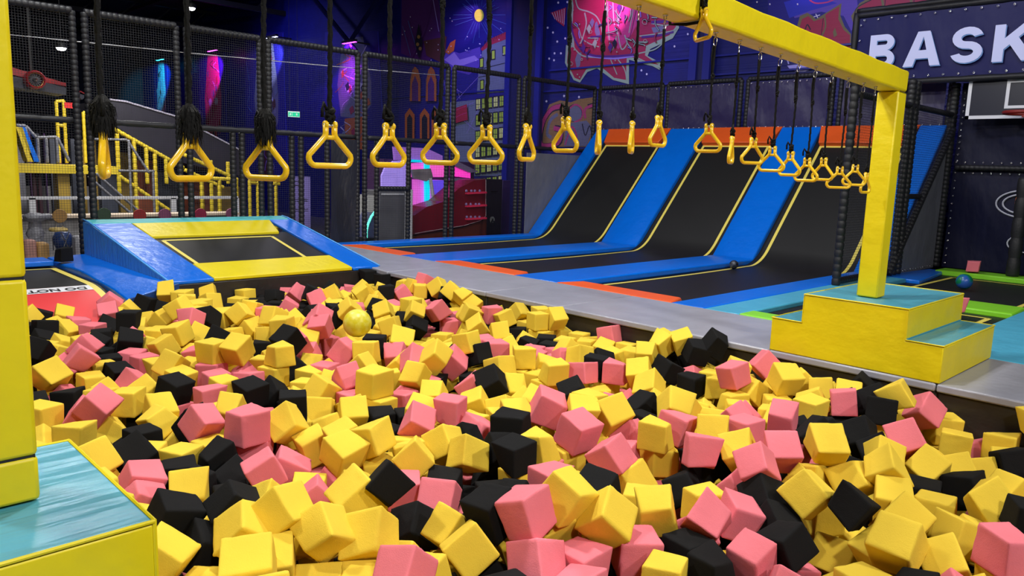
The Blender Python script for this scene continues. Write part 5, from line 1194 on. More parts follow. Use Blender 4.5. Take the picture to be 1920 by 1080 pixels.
1, -2282, -6350, -256, 76, 30, -55, -19, 1, -4245, -2957, -325, 42, 5, -49, -76, 0, -4491, -2791, -324, 46, 46, 54, 54, 0, -4136, -633, -336, 27, -16, 30, -90, 2, -4273, -2715, -298, 7, -68, -18, 70,
0, -1978, -2502, -50, 24, -43, -11, 86, 0, -2930, -110, -106, 20, -10, -36, 91, 2, -4296, -4238, -311, 56, -5, -69, 46, 0, -3636, -6894, -235, 58, 27, -5, -77, 0, -3080, -3661, -324, 69, -69, -14, 14,
0, -1444, -2345, -146, 43, 44, -4, -79, 0, -828, -6255, -324, 0, 82, 58, 0, 2, -3224, -6082, -214, 44, 89, -2, -13, 2, -3654, -6650, -200, 56, -68, 38, 30, 1, -2352, -2703, -324, 1, 0, 0, -100,
0, -3395, -1205, -206, 34, 32, -22, 86, 0, -4488, -3033, -346, 77, -6, -34, -54, 0, -1790, -2956, -157, 72, 17, 53, -40, 2, -3297, -2306, -199, 80, 41, -29, 32, 0, -5073, -6285, -324, 65, -29, -65, -29,
1, -2426, -7183, -318, 10, -8, 37, -92, 0, -2611, -2109, -117, 10, -62, -74, 23, 1, -3683, -528, -211, 48, -33, -33, -74, 0, -1475, -8309, -226, 88, 8, 36, -29, 1, -2460, -4252, -148, 73, 12, -52, -43,
2, -3128, -1694, -145, 80, -36, 3, -48, 2, -4332, -726, -268, 3, 8, -65, 76, 2, -3167, -110, -226, 93, 12, 17, 32, 0, -3789, -5666, -324, 36, 36, -61, -61, 1, -2444, -2684, -46, 86, -36, 35, -1,
2, -3192, -5729, -252, 64, 39, -10, 66, 0, -1944, -4892, -321, 15, -13, -90, 38, 2, -1386, -5311, -140, 41, 58, -39, 59, 0, -112, -3103, -182, 93, 36, 8, -2, 1, -794, -2673, -324, 0, -86, -51, 0,
0, -5085, -3789, -389, 29, 21, 91, 22, 0, -565, -3349, -152, 54, 3, -20, -82, 0, -3943, -3113, -316, 56, 8, -8, 82, 1, -2509, -6434, -298, 2, 83, 6, -56, 2, -3770, -694, -324, 39, -29, 80, -33,
1, -1639, -1269, -149, 16, -64, -57, -48, 0, -2743, -1876, -260, 34, -69, 13, -63, 0, -3946, -2665, -324, 72, 0, 0, -69, 1, -2888, -3086, -173, 62, 32, -13, -71, 2, -3270, -4925, -324, 84, 0, 0, 53,
2, -2046, -6855, -324, 50, -50, -50, 50, 1, -4176, -4888, -324, 32, 63, 32, -63, 0, -3343, -2011, -230, 85, -28, -44, 5, 0, -715, -2948, -157, 1, -26, -60, -76, 0, -1438, -1298, -100, 89, -21, -18, -36,
1, -1639, -796, -139, 52, -40, 15, -74, 0, -1112, -1430, -107, 94, 2, -30, -15, 0, -210, -2229, -94, 18, -84, -20, 46, 2, -871, -3989, -280, 23, 68, -50, 49, 1, -3092, -7845, -372, 92, 10, 27, 26,
0, -2352, -5194, -350, 93, -24, 20, 20, 0, -2384, -8522, -324, 15, -15, -69, 69, 0, -350, -6963, -177, 18, 33, 6, -92, 1, -560, -3138, -140, 0, -18, -98, 0, 0, -2958, -6935, -324, 34, 34, 62, 62,
1, -3657, -3030, -324, 65, 65, -28, -28, 1, -1617, -6717, -197, 91, -41, -7, -2, 2, -110, -26, -140, 70, 0, 0, -71, 0, -2563, -5727, -141, 73, -1, 61, 31, 0, -126, -1650, -82, 90, -36, 10, 21,
0, -137, -8147, -138, 34, 0, 1, 94, 0, -2846, -3266, -344, 7, -50, 47, 72, 1, -3939, -858, -324, 87, 0, 0, -49, 1, -465, -1344, -170, 37, -73, -48, 31, 0, -2633, -1661, -98, 71, -63, -12, 30,
0, -2944, -8479, -194, 2, 58, -77, 27, 0, -259, -1455, -140, 19, -19, -68, 68, 2, -120, -415, -140, 73, 0, 0, -69, 0, -943, -2175, -140, 50, 50, 50, -50, 2, -110, -6965, -170, 32, -64, 18, -68,
0, -281, -4492, -317, 26, 55, -55, 57, 0, -2697, -708, -57, 15, -22, -54, 80, 2, -2436, -3633, -140, 92, 0, 0, -40, 2, -2929, -2514, -324, 0, -24, -97, 0, 1, -3517, -29, -180, 91, -4, -39, -16,
0, -2724, -841, -139, 98, -19, 2, 10, 1, -3734, -3303, -324, 71, -3, -71, -3, 0, -4307, -6574, -338, 18, 34, -2, -92, 0, -4002, -74, -281, 74, 8, -60, -28, 1, -134, -1360, -34, 19, 4, -98, -2,
0, -2790, -2320, -252, 42, 3, 15, 90, 1, -3996, -2199, -324, 0, 94, 34, 0, 0, -665, -6534, -324, 43, 0, 0, 90, 0, -299, -6564, -190, 89, 34, 13, 28, 1, -3508, -3411, -340, 65, 52, -39, -39,
1, -3174, -4431, -324, 65, 0, 0, 76, 2, -2087, -6306, -233, 65, 10, 0, 76, 2, -1605, -161, -278, 2, 28, -51, 81, 0, -160, -2365, -199, 4, 66, 65, 38, 2, -2895, -8319, -272, 34, -74, -40, 42,
0, -1338, -3228, -324, 56, 0, 0, 83, 0, -2192, -5903, -163, 0, 100, 5, -4, 0, -3223, -3096, -324, 21, -67, -21, -67, 2, -3059, -3347, -319, 36, 85, -26, 30, 2, -4167, -1733, -255, 21, -26, -94, -11,
0, -317, -4288, -322, 58, -42, -57, -41, 1, -3969, -479, -315, 5, 6, -71, 70, 2, -4219, -2284, -324, 52, -52, -47, 47, 0, -2927, -1584, -170, 67, 34, 59, -29, 2, -4685, -5215, -324, 12, 0, 0, -99,
0, -3508, -1471, -308, 35, 28, 59, 67, 0, -4375, -260, -220, 34, 27, -13, -89, 2, -667, -1260, -140, 41, 58, 41, -58, 1, -4002, -5568, -330, 62, -30, -41, -60, 2, -3179, -5989, -403, 24, 32, -29, -87,
0, -4473, -1650, -311, 51, -68, 47, -24, 0, -440, -8061, -373, 90, 3, -39, 21, 0, -3624, -4797, -331, 41, -67, -40, 48, 0, -2665, -2870, -215, 41, -49, -15, -76, 0, -2770, -4325, -254, 72, 65, -23, -12,
0, -2424, -5859, -286, 90, 38, -9, -22, 0, -2114, -7436, -288, 24, -44, -14, 85, 1, -1870, -1024, -250, 60, 70, 1, -38, 2, -1290, -7537, -259, 14, -37, -31, -86, 0, -1885, -7372, -318, 72, -1, 12, 68,
2, -4982, -3168, -324, 71, 71, -4, -4, 1, -3437, -3162, -364, 4, 40, -78, -48, 0, -3284, -3923, -324, 32, -63, 32, 63, 0, -4412, -6082, -508, 80, 0, 0, -60, 0, -2305, -1945, -212, 34, 46, 24, 78,
0, -943, -4592, -215, 5, -38, 14, 91, 0, -5060, -6787, -113, 94, -26, 5, -20, 1, -4059, -3341, -508, 59, 0, 0, 81, 1, -4591, -2316, -291, 87, -29, -25, 31, 0, -1925, -14, -254, 99, -2, -2, 12,
0, -1766, -5098, -324, 74, 0, 0, 68, 0, -1636, -4902, -324, 100, 0, 0, 3, 2, -734, -4175, -324, 42, -57, 42, 57, 0, -210, -2031, -71, 30, 37, 79, -38, 0, -1367, -5389, -324, 0, 73, -69, 0,
1, -110, -7795, -473, 68, -20, 68, -18, 0, -526, -4786, -313, 71, 70, -12, -3, 2, -3399, -6025, -508, 26, -66, -26, -66, 2, -1575, -1034, -115, 47, 30, -45, -69, 1, -2539, -1827, -140, 28, 0, 0, -96,
0, -4721, -4620, -324, 26, -66, 26, 66, 0, -2421, -6193, -353, 86, 6, 39, -33, 0, -2599, -5453, -324, 84, 0, 0, 55, 0, -4333, -2495, -324, 49, 51, 49, -51, 0, -928, -7751, -347, 27, -40, 15, 86,
1, -2910, -3588, -324, 59, 59, -39, -39, 0, -2089, -5161, -360, 22, -22, 42, 85, 2, -4186, -10, -292, 79, -9, -60, -7, 0, -128, -3811, -324, 44, -44, 55, -55, 2, -4409, -931, -346, 68, -2, 27, -68,
0, -1027, -6419, -324, 44, 0, 0, 90, 2, -4132, -7137, -324, 100, 0, 0, -4, 2, -1057, -5093, -208, 92, -34, 19, -11, 2, -2045, -2378, -112, 49, -2, 68, 54, 1, -1220, -6562, -294, 42, -12, -42, -80,
2, -802, -7099, -324, 18, 0, 0, 98, 0, -3746, -2822, -314, 29, -54, -5, -79, 0, -2085, -150, -324, 61, -61, 36, -36, 2, -3527, -6381, -324, 15, 69, -15, 69, 0, -2861, -396, -140, 34, 0, 0, -94,
0, -4284, -1127, -373, 73, -10, 21, -64, 2, -3389, -7176, -508, 59, 39, -59, 39, 2, -4328, -3397, -508, 30, 64, -30, 64, 2, -4200, -1971, -324, 96, 0, 0, 28, 0, -2113, -2653, -280, 23, 13, -88, 40,
0, -3816, -4721, -324, 8, 70, -8, 70, 0, -2469, -4077, -233, 11, 49, 32, 80, 2, -155, -1848, -156, 84, 24, -36, 34, 1, -1197, -4787, -218, 76, -26, -60, 0, 1, -4767, -3544, -330, 34, -81, -48, 2,
0, -1656, -4684, -324, 14, -14, 69, -69, 0, -3505, -5506, -306, 92, -10, 4, -38, 0, -2922, -685, -133, 57, 58, 43, 40, 0, -2970, -1905, -307, 63, 57, -43, -31, 0, -132, -4049, -324, 7, -9, 70, -71,
0, -373, -3711, -324, 54, 54, -46, -46, 0, -969, -6660, -324, 62, 0, 0, 79, 0, -3064, -1259, -122, 72, 4, -70, 0, 2, -482, -3470, -324, 44, 0, 0, 90, 1, -2408, -6762, -508, 67, 67, -24, -24,
1, -372, -5576, -356, 63, -2, 34, 69, 0, -1975, -8283, -328, 20, 16, -16, 96, 0, -2857, -5421, -320, 71, -1, -4, -71, 1, -2749, -3018, -299, 90, -3, -28, 33, 0, -285, -4845, -324, 46, -53, 46, 53,
0, -1498, -6469, -290, 86, 7, -49, 12, 0, -1530, -6007, -281, 71, 0, 46, 53, 0, -4045, -5806, -332, 35, 68, 46, 45, 0, -3542, -2273, -328, 37, -40, -66, -52, 0, -3392, -193, -267, 5, -44, -52, -73,
1, -3643, -3926, -508, 12, 70, -12, 70, 0, -3475, -4143, -345, 53, -15, 27, -79, 0, -124, -4666, -324, 45, 45, 55, 55, 2, -552, -3956, -324, 68, 21, -68, 21, 0, -131, -3471, -140, 40, 40, -58, -58,
2, -117, -5228, -349, 62, -13, 24, 74, 2, -1201, -1846, -180, 40, -9, -55, 72, 0, -2199, -4297, -346, 82, 46, 5, 34, 0, -5227, -5380, -140, 0, 100, 3, 0, 0, -1237, -4093, -264, 14, -71, -58, -37,
0, -1795, -1929, -130, 69, -70, 9, -17, 1, -3305, -5781, -508, 11, 0, 0, 99, 0, -4526, -6214, -250, 70, 65, 11, -27, 1, -2940, -7262, -365, 30, -19, -30, -88, 0, -1081, -1644, -196, 96, 0, 27, 4,
0, -2262, -6561, -508, 51, 51, 49, 49, 2, -2382, -4428, -324, 27, 0, 0, -96, 1, -1514, -5752, -352, 31, -1, -90, -30, 0, -3170, -5254, -191, 32, -30, -77, 46, 1, -1906, -5904, -259, 92, -2, 38, 4,
1, -1743, -7176, -286, 0, 40, 0, -92, 2, -1839, -667, -324, 38, 0, 0, 93, 0, -3380, -768, -286, 68, -49, -53, -13, 0, -210, -1253, -115, 52, 34, -43, -65, 2, -1201, -2382, -274, 61, 19, 25, -73,
0, -380, -5803, -324, 71, 71, 4, 4, 2, -3954, -1202, -324, 58, 40, -58, 40, 2, -558, -7040, -198, 20, -56, -43, 68, 0, -2168, -8453, -324, 0, -78, 62, 0, 1, -2080, -6510, -377, 56, 2, -43, -71,
0, -204, -1028, -140, 5, 0, 0, -100, 0, -4572, -3257, -329, 65, 18, 67, -31, 0, -2920, -1042, -140, 80, 0, 0, -61, 0, -473, -4146, -324, 12, -12, 70, -70, 0, -1430, -4781, -258, 60, 35, 70, -16,
0, -997, -1275, -87, 90, 11, 40, -10, 0, -4347, -4120, -470, 41, -17, 34, -83, 2, -3112, -5043, -324, 13, 69, -13, 69, 0, -558, -2684, -212, 7, -40, -60, -69, 0, -2509, -2605, -165, 76, 47, -6, 45,
0, -5285, -4703, -156, 34, -36, 70, 51, 0, -784, -6874, -180, 49, -84, -15, 16, 1, -1665, -4206, -140, 60, 38, -60, 38, 2, -2071, -1915, -187, 38, 67, -15, -62, 1, -4718, -2887, -382, 82, -41, -9, 38,
0, -1602, -5493, -324, 32, 63, 32, -63, 1, -397, -30, -324, 86, 0, 0, 51, 0, -119, -5099, -135, 65, 12, -10, 74, 0, -1549, -3292, -382, 58, 18, -43, 67, 1, -1160, -4336, -294, 19, -4, 21, -96,
0, -727, -2935, -360, 5, -78, 57, 25, 0, -1697, -2685, -264, 29, 11, 31, -90, 0, -530, -6107, -144, 67, 35, -64, 12, 0, -455, -5414, -508, 58, -58, 40, -40, 0, -2150, -7772, -506, 22, -22, -66, 68,
0, -4590, -3393, -508, 36, 61, 36, -61, 2, -3155, -673, -200, 4, -58, 31, 75, 0, -1752, -6376, -171, 34, 20, 66, -63, 0, -3745, -1971, -299, 17, 80, 0, 57, 2, -1444, -7261, -173, 4, -39, -46, 80,
0, -4703, -2569, -324, 69, 69, 16, 16, 0, -921, -1398, -221, 75, 52, 31, -27, 0, -4510, -6015, -323, 1, 1, 71, 70, 0, -2255, -7585, -508, 18, 68, -18, 68, 2, -1645, -7434, -508, 18, 0, 0, 98,
1, -3596, -2658, -255, 26, 51, -28, 77, 0, -132, -3273, -324, 53, -47, 53, 47, 0, -4679, -6144, -508, 62, 62, -33, -33, 0, -2046, -7975, -339, 62, -58, 42, -30, 0, -295, -7603, -508, 17, 69, 17, -69,
0, -3098, -4019, -286, 90, 10, -33, 28, 0, -747, -7419, -305, 12, 19, -98, 2, 1, -746, -1558, -303, 9, -11, 78, -60, 0, -1097, -6181, -385, 35, -73, 7, -58, 0, -422, -6402, -289, 10, -38, -62, -68,
1, -3966, -4556, -327, 36, 3, 1, 93, 0, -213, -7348, -320, 69, 68, -18, -15, 2, -1365, -7048, -260, 92, 13, -21, -31, 0, -3258, -6296, -324, 0, -70, 71, 0, 1, -1382, -110, -291, 77, 45, -22, -39,
2, -933, -381, -228, 51, -48, 4, -71, 2, -1900, -2128, -140, 56, -43, 56, 43, 2, -1923, -7161, -370, 66, -65, 24, 27, 0, -3259, -5602, -368, 73, -41, -17, -53, 0, -157, -5542, -338, 33, 54, 46, 62,
0, -3585, -5690, -264, 50, -5, -14, -85, 0, -1090, -1991, -266, 74, -57, -30, 17, 0, -1888, -2787, -320, 51, 3, -1, 86, 2, -1655, -1082, -324, 35, -35, 62, -62, 1, -2919, -4937, -324, 42, 0, 0, 90,
0, -120, -2103, -241, 51, -22, 33, 76, 0, -98, -7452, -508, 71, 2, -71, 2, 2, -2240, -1063, -245, 73, -50, -15, -44, 1, -1679, -2177, -140, 0, -18, -98, 0, 0, -1238, -1201, -204, 85, 6, 52, 9,
2, -788, -2407, -237, 6, -71, 48, -51, 0, -2577, -3276, -365, 46, 84, 17, -23, 2, -4788, -2396, -324, 68, 68, 19, 19, 2, -3987, -1786, -361, 26, 92, -5, 30, 1, -3762, -4476, -508, 20, 0, 0, -98,
0, -3569, -1059, -307, 51, 23, 2, -83, 0, -1432, -8114, -484, 12, 2, 16, 98, 0, -653, -5847, -508, 30, -64, 30, 64, 2, -2119, -4612, -324, 14, -14, 69, -69, 2, -3216, -355, -359, 44, 82, 25, -28,
2, -2562, -6153, -470, 44, 11, -70, 56, 0, -406, -794, -219, 36, -9, -72, 59, 0, -5093, -5453, -324, 59, -39, -59, -39, 2, -1601, -2321, -338, 3, -93, 30, -20, 1, -1539, -7246, -393, 45, -56, -66, 20,
2, -4564, -3963, -475, 86, 0, 50, -1, 2, -3447, -5252, -324, 0, 15, -99, 0, 1, -3834, -1735, -263, 66, -56, 18, 47, 0, -2301, -7018, -470, 40, -69, 14, -59, 2, -4065, -4728, -324, 31, 31, -64, -64,
1, -4116, -5184, -368, 87, -30, -39, 7, 2, -2363, -8229, -371, 24, -38, -9, 89, 1, -462, -1756, -297, 22, 75, 13, -61, 0, -2546, -3440, -193, 62, -62, 47, -12, 2, -1369, -1902, -337, 82, 49, -27, 16,
0, -1692, -1669, -196, 9, 63, 72, 27, 1, -854, -2485, -508, 57, -42, -57, -42, 0, -2442, -3619, -324, 70, -6, 70, 6, 0, -1319, -2778, -508, 63, 0, 0, 78, 0, -323, -2253, -324, 6, -6, -70, 70,
0, -1919, -4513, -298, 70, -15, 69, -10, 2, -4847, -4429, -402, 46, -44, -75, 17, 2, -1941, -350, -333, 70, -64, 18, -27, 0, -2408, -2241, -232, 8, -64, -70, 31, 0, -2970, -2795, -364, 73, -29, 54, -30,
0, -1608, -3657, -324, 6, -6, -70, 70, 0, -4143, -286, -357, 73, -45, 47, -21, 0, -4506, -1429, -324, 95, 0, 0, 31, 0, -1180, -8233, -320, 28, -33, 55, -72, 0, -2136, -8437, -508, 25, 25, -66, -66,
0, -5035, -4881, -362, 73, 37, 33, -47, 0, -968, -3757, -276, 7, 63, 74, -23, 0, -4167, -1404, -324, 72, 0, 0, -70, 0, -3134, -1468, -143, 58, 3, -1, 81, 0, -171, -6729, -287, 6, -3, 44, -90,
0, -3245, -6910, -324, 57, 0, 0, 82, 0, -1499, -2476, -282, 25, -26, -24, 90, 0, -654, -5501, -508, 65, -65, -29, 29, 0, -3643, -773, -508, 0, -57, 82, 0, 0, -4048, -4356, -333, 27, -18, 1, -95,
0, -2263, -5641, -293, 9, 90, -39, 20, 0, -1317, -6233, -336, 29, 10, -95, -8, 1, -4452, -2142, -286, 70, -56, 43, 8, 1, -609, -2302, -508, 58, -41, 58, 41, 2, -3637, -6570, -508, 50, -50, 50, 50,
2, -4603, -5507, -324, 99, 0, 0, -14, 0, -279, -6945, -356, 21, -28, -18, 92, 0, -687, -3768, -334, 86, -28, 38, -22, 0, -1341, -5068, -324, 94, 0, 0, -34, 0, -2170, -5514, -508, 22, 22, 67, 67,
2, -2315, -473, -364, 40, -66, -12, 63, 0, -4525, -2201, -508, 0, -92, 39, 0, 2, -3797, -6554, -354, 2, 37, -4, 93, 2, -1490, -2783, -324, 63, -31, 63, 31, 1, -879, -4390, -334, 5, -99, -6, 8,
2, -741, -7762, -508, 67, 67, -23, -23, 0, -3490, -2824, -236, 47, -5, 24, 85, 1, -1012, -4211, -324, 14, 69, 14, -69, 0, -912, -5183, -315, 16, 11, -6, 98, 0, -1405, -3484, -322, 47, -80, -32, 19,
0, -2943, -2163, -384, 60, 8, -48, 63, 0, -1722, -5744, -315, 63, 38, -24, -64, 0, -4410, -3169, -508, 65, -27, 65, 27, 0, -2245, -4524, -508, 70, -70, -12, 12, 0, -1160, -6791, -294, 10, -22, 56, 79,
0, -197, -6372, -211, 81, -39, -3, 43, 0, -2725, -7938, -508, 64, 0, 0, -77, 0, -3302, -2699, -324, 96, 0, 0, -29, 2, -1634, -4006, -413, 91, -13, -5, 40, 0, -1750, -3101, -324, 10, -70, -10, -70,
0, -3991, -6556, -508, 30, 0, 0, 95, 2, -4180, -6774, -486, 42, -31, 51, -68, 0, -3617, -501, -480, 69, 14, 14, 70, 2, -4798, -3972, -508, 71, 0, 0, -71, 0, -5010, -4620, -324, 85, 0, 0, -53,
0, -5248, -5670, -140, 9, -9, 70, -70, 2, -2077, -928, -309, 22, 40, 73, -52, 2, -4565, -656, -316, 31, -60, -29, -68, 1, -1035, -5307, -508, 50, 50, 50, 50, 0, -3323, -6962, -508, 0, -88, 48, 0,
1, -2905, -7759, -508, 67, -24, 67, 24, 1, -289, -6216, -508, 32, 32, 63, 63, 0, -4671, -1854, -278, 84, 19, 21, -47, 0, -2287, -3128, -282, 71, 38, -42, 43, 0, -1461, -4465, -279, 11, -66, -71, -22,
1, -592, -444, -324, 36, -61, -36, -61, 0, -3572, -316, -302, 10, 65, -23, 72, 1, -3236, -6677, -508, 0, -78, -63, 0, 0, -3639, -1334, -324, 63, -32, -63, -32, 2, -275, -1930, -324, 33, 0, 0, -94,
0, -823, -789, -314, 92, -5, -2, 40, 1, -427, -2443, -324, 45, 55, 45, -55, 0, -428, -5743, -508, 67, -24, -67, -24, 1, -3913, -5240, -508, 47, -47, 53, -53, 2, -4358, -504, -325, 88, -5, -6, 46,
1, -682, -168, -324, 97, 0, 0, -24, 1, -3551, -6139, -508, 26, 26, 66, 66, 2, -1560, -924, -324, 96, 0, 0, -27, 0, -4805, -5872, -324, 4, 4, -71, -71, 0, -1971, -3624, -324, 44, 44, 55, 55,
2, -3357, -3847, -508, 71, -3, 71, 3, 0, -110, -2714, -269, 3, -7, 44, -89, 0, -1176, -5274, -325, 0, -89, 45, -3, 1, -3838, -4759, -508, 67, 67, -22, -22, 0, -2181, -2394, -286, 16, -84, 35, 38,
0, -4592, -2008, -380, 74, 44, -51, -1, 0, -4098, -4151, -324, 79, 0, 0, -61, 0, -3687, -1639, -364, 52, -16, -40, 74, 0, -2145, -1474, -324, 24, -20, 44, 84, 1, -1147, -4579, -324, 1, 0, 0, -100,
1, -2554, -4508, -302, 96, 14, 3, 24, 0, -134, -361, -324, 55, -55, 44, -44, 0, -1861, -4117, -508, 95, 0, 0, -31, 2, -3736, -5375, -316, 36, 16, -8, -92, 0, -2688, -1581, -283, 56, -21, 31, -74,
1, -3872, -4147, -398, 63, 32, 13, 70, 0, -135, -5804, -324, 100, 0, 0, 7, 2, -4787, -2035, -183, 2, -42, 66, -62, 0, -694, -7118, -508, 0, 7, -100, 0, 1, -289, -1659, -324, 61, 36, 61, -36,
2, -664, -2480, -380, 29, 88, 0, 37, 0, -1825, -6404, -354, 6, -86, -34, 38, 2, -1717, -10, -387, 65, -39, 26, -60, 2, -1838, -1350, -324, 70, -71, 6, -8, 0, -674, -1935, -241, 74, -34, -25, -53,
0, -113, -4250, -336, 9, 77, -63, 4, 0, -1085, -3304, -339, 35, 82, -5, 46, 0, -138, -7135, -508, 12, -70, -12, -70, 0, -3189, -3489, -508, 68, 19, -68, 19, 0, -132, -7137, -324, 0, 13, -99, 0,
1, -3095, -5796, -494, 44, 52, 37, -62, 2, -2634, -1173, -274, 83, -17, -46, 26, 0, -2095, -2874, -324, 71, 2, -71, 2, 0, -2076, -1243, -355, 13, 78, -44, -44, 0, -1091, -2743, -508, 7, -70, -7, -70,
2, -1498, -2122, -324, 59, -39, 59, 39, 0, -146, -112, -324, 0, 28, -96, 0, 0, -1097, -2409, -508, 68, -68, -20, 20, 2, -5097, -5893, -508, 53, -53, -46, 46, 2, -4877, -3195, -508, 99, 0, 0, -15,
1, -799, -2252, -508, 41, 57, 41, -57, 2, -1566, -3716, -508, 66, 66, -24, -24, 2, -2532, -7327, -508, 71, -2, 71, 2, 2, -1016, -2382, -317, 67, -8, -1, -74, 1, -2045, -5321, -508, 70, -70, -8, 8,
0, -1149, -5569, -324, 34, 34, 62, 62, 0, -310, -6061, -320, 65, 64, -27, -30, 0, -1557, -1881, -171, 68, -27, -68, -6, 0, -298, -5918, -508, 70, -13, -70, -13, 0, -3514, -5653, -499, 36, -30, 64, -61,
1, -2778, -7205, -503, 35, 37, 62, 59, 0, -1365, -7314, -344, 32, -80, -34, 38, 0, -1515, -681, -347, 18, 23, -88, -37, 0, -2697, -3493, -371, 26, 80, -38, 38, 2, -117, -6534, -373, 31, -49, 69, 44,
1, -173, -2510, -344, 76, 17, 22, -59, 0, -695, -1331, -324, 0, -100, 6, 0, 0, -2920, -2355, -508, 0, -18, 98, 0, 0, -3877, -2955, -469, 14, -63, 7, -76, 0, -2023, -2249, -324, 70, 12, 70, -12,
0, -3316, -4660, -292, 94, -25, -13, -17, 2, -1898, -4108, -233, 89, -11, -38, -22, 0, -1300, -2151, -205, 65, 40, 15, 63, 0, -468, -2065, -481, 70, -68, 14, -15, 0, -1082, -5022, -508, 0, 72, 69, 0,
0, -4679, -3091, -508, 63, -63, 32, -32, 0, -1735, -3839, -508, 29, -65, -29, -65, 1, -3131, -1185, -315, 18, -16, 65, -72, 0, -203, -5405, -508, 61, 0, 0, 80, 2, -3106, -7155, -406, 28, 85, 39, -22,
1, -618, -1946, -508, 60, -38, 60, 38, 2, -196, -3497, -324, 44, 55, -44, 55, 0, -758, -5235, -508, 42, 57, 42, -57, 0, -1347, -4607, -405, 66, -52, 25, 49, 1, -3526, -2036, -386, 17, -18, 29, 92,
1, -1589, -8232, -350, 79, -1, 37, -48, 0, -810, -559, -324, 62, 62, 34, 34, 2, -4126, -4561, -508, 80, 0, 0, 60, 0, -3093, -3171, -508, 40, -58, 40, 58, 2, -3294, -3276, -508, 12, 70, -12, 70,
2, -2006, -4287, -508, 20, 68, -20, 68, 2, -4312, -6265, -508, 0, -100, -7, 0, 0, -3871, -5846, -499, 18, 5, -1, 98, 1, -2330, -2741, -508, 70, -7, -70, -7, 0, -2281, -5997, -374, 46, 70, 22, 51,
0, -4819, -5687, -324, 54, -47, -52, -47, 0, -3073, -6559, -347, 89, -16, 38, -19, 2, -2459, -955, -287, 88, -47, 8, -2, 1, -2508, -1344, -204, 42, 3, 32, 85, 0, -950, -1806, -295, 25, -50, 13, 82,
0, -2035, -3224, -335, 78, 16, 14, 58, 2, -110, -2935, -328, 99, 8, 6, 3, 0, -670, -4404, -324, 100, 0, 0, -1, 0, -1138, -460, -279, 68, -6, 63, 37, 0, -1456, -355, -308, 50, -15, -10, -85,
2, -1419, -2331, -508, 26, 66, 26, -66, 2, -2357, -6367, -508, 60, -38, -60, -38, 0, -1121, -1437, -324, 98, 0, 0, 20, 0, -2522, -1869, -324, 0, -99, -15, 0, 0, -3604, -3563, -508, 96, 0, 0, -28,
0, -4236, -3807, -508, 71, 71, -2, -2, 2, -1250, -2547, -508, 0, 16, -99, 0, 0, -4038, -413, -508, 34, -34, -62, 62, 1, -223, -6709, -508, 28, 65, 28, -65, 0, -2818, -1973, -474, 68, 49, -51, -18,
0, -3777, -6793, -508, 60, 60, -37, -37, 0, -1818, -2159, -324, 62, 62, -34, -34, 2, -2648, -1319, -409, 64, -39, -7, -66, 2, -2568, -7100, -508, 58, 0, 0, 81, 0, -4417, -1855, -500, 2, -49, 87, -4,
1, -932, -1187, -312, 12, 92, -38, 0, 0, -496, -1120, -324, 8, -70, 8, 70, 0, -1813, -2416, -281, 50, -71, 17, -47, 0, -731, -4612, -324, 40, 38, -59, -59, 0, -587, -5032, -480, 67, 32, 45, -48,
0, -344, -8283, -257, 48, 24, 17, -82, 0, -4696, -5867, -508, 0, -79, 62, 0, 2, -1155, -1111, -508, 0, -78, -62, 0, 0, -5098, -5373, -508, 32, -63, -32, -63, 1, -1282, -3986, -508, 0, 35, -94, 0,
0, -3663, -2753, -473, 39, -71, 2, 59, 0, -352, -6525, -508, 0, -18, 98, 0, 0, -2692, -2153, -508, 0, -86, 51, 0, 2, -4621, -2596, -508, 28, 28, -65, -65, 0, -5373, -7171, -508, 32, 0, 0, -95,
1, -421, -2328, -508, 40, -58, -40, -58, 1, -3252, -4499, -508, 0, 57, 82, 0, 0, -4524, -5628, -508, 100, 0, 0, 9, 2, -966, -4816, -508, 35, 0, 0, -94, 0, -759, -6277, -508, 75, 0, 0, -66,
0, -5303, -4448, -506, 37, 36, -61, -60, 2, -1232, -619, -508, 10, -70, -10, -70, 1, -386, -3173, -508, 98, 0, 0, -19, 1, -5300, -6825, -508, 26, -66, 26, 66, 0, -4145, -5704, -508, 0, -30, 96, 0,
0, -3627, -1820, -508, 33, -33, -62, 62, 0, -1551, -1323, -508, 14, -69, -14, -69, 0, -5430, -3196, -508, 45, -45, -54, 54, 2, -2495, -8902, -508, 2, -2, 71, -71, 0, -382, -9068, -508, 34, -34, 62, -62,
0, -1984, -8680, -508, 63, -32, -63, -32, 0, -1216, -1443, -508, 54, -46, -54, -46, 1, -603, -4445, -508, 36, 61, 36, -61, 1, -3510, -18, -508, 49, -51, 49, 51, 2, -1481, -7501, -374, 88, 5, 42, -22,
0, -3426, -2488, -508, 50, 50, 50, 50, 0, -4074, -3056, -508, 0, -68, -73, 0, 0, -5054, -8280, -508, 43, -56, -43, -56, 0, -2301, -7316, -508, 44, 44, -55, -55, 2, -2487, -1539, -370, 67, 21, -42, -58,
0, -4180, -6438, -508, 71, 71, 4, 4, 0, -4119, -847, -508, 0, -100, 1, 0, 0, -1390, -8714, -354, 1, -95, -18, -26, 2, -3102, -5435, -508, 6, 6, -70, -70, 0, -3339, -511, -508, 71, -2, -71, -2,
0, -117, -4752, -508, 0, 4, 100, 0, 1, -4920, -5980, -508, 100, 0, 0, -6, 0, -5336, -5673, -508, 43, 56, -43, 56, 0, -2033, -4524, -508, 0, 61, 80, 0, 2, -1439, -1040, -508, 69, 14, 69, -14,
0, -1970, -3724, -508, 63, -63, -32, 32, 1, -1741, -5375, -508, 4, 71, -4, 71, 0, -4045, -2049, -508, 0, -73, -68, 0, 0, -3267, -1365, -508, 58, 58, -41, -41, 0, -1586, -7945, -508, 89, 0, 0, 46,
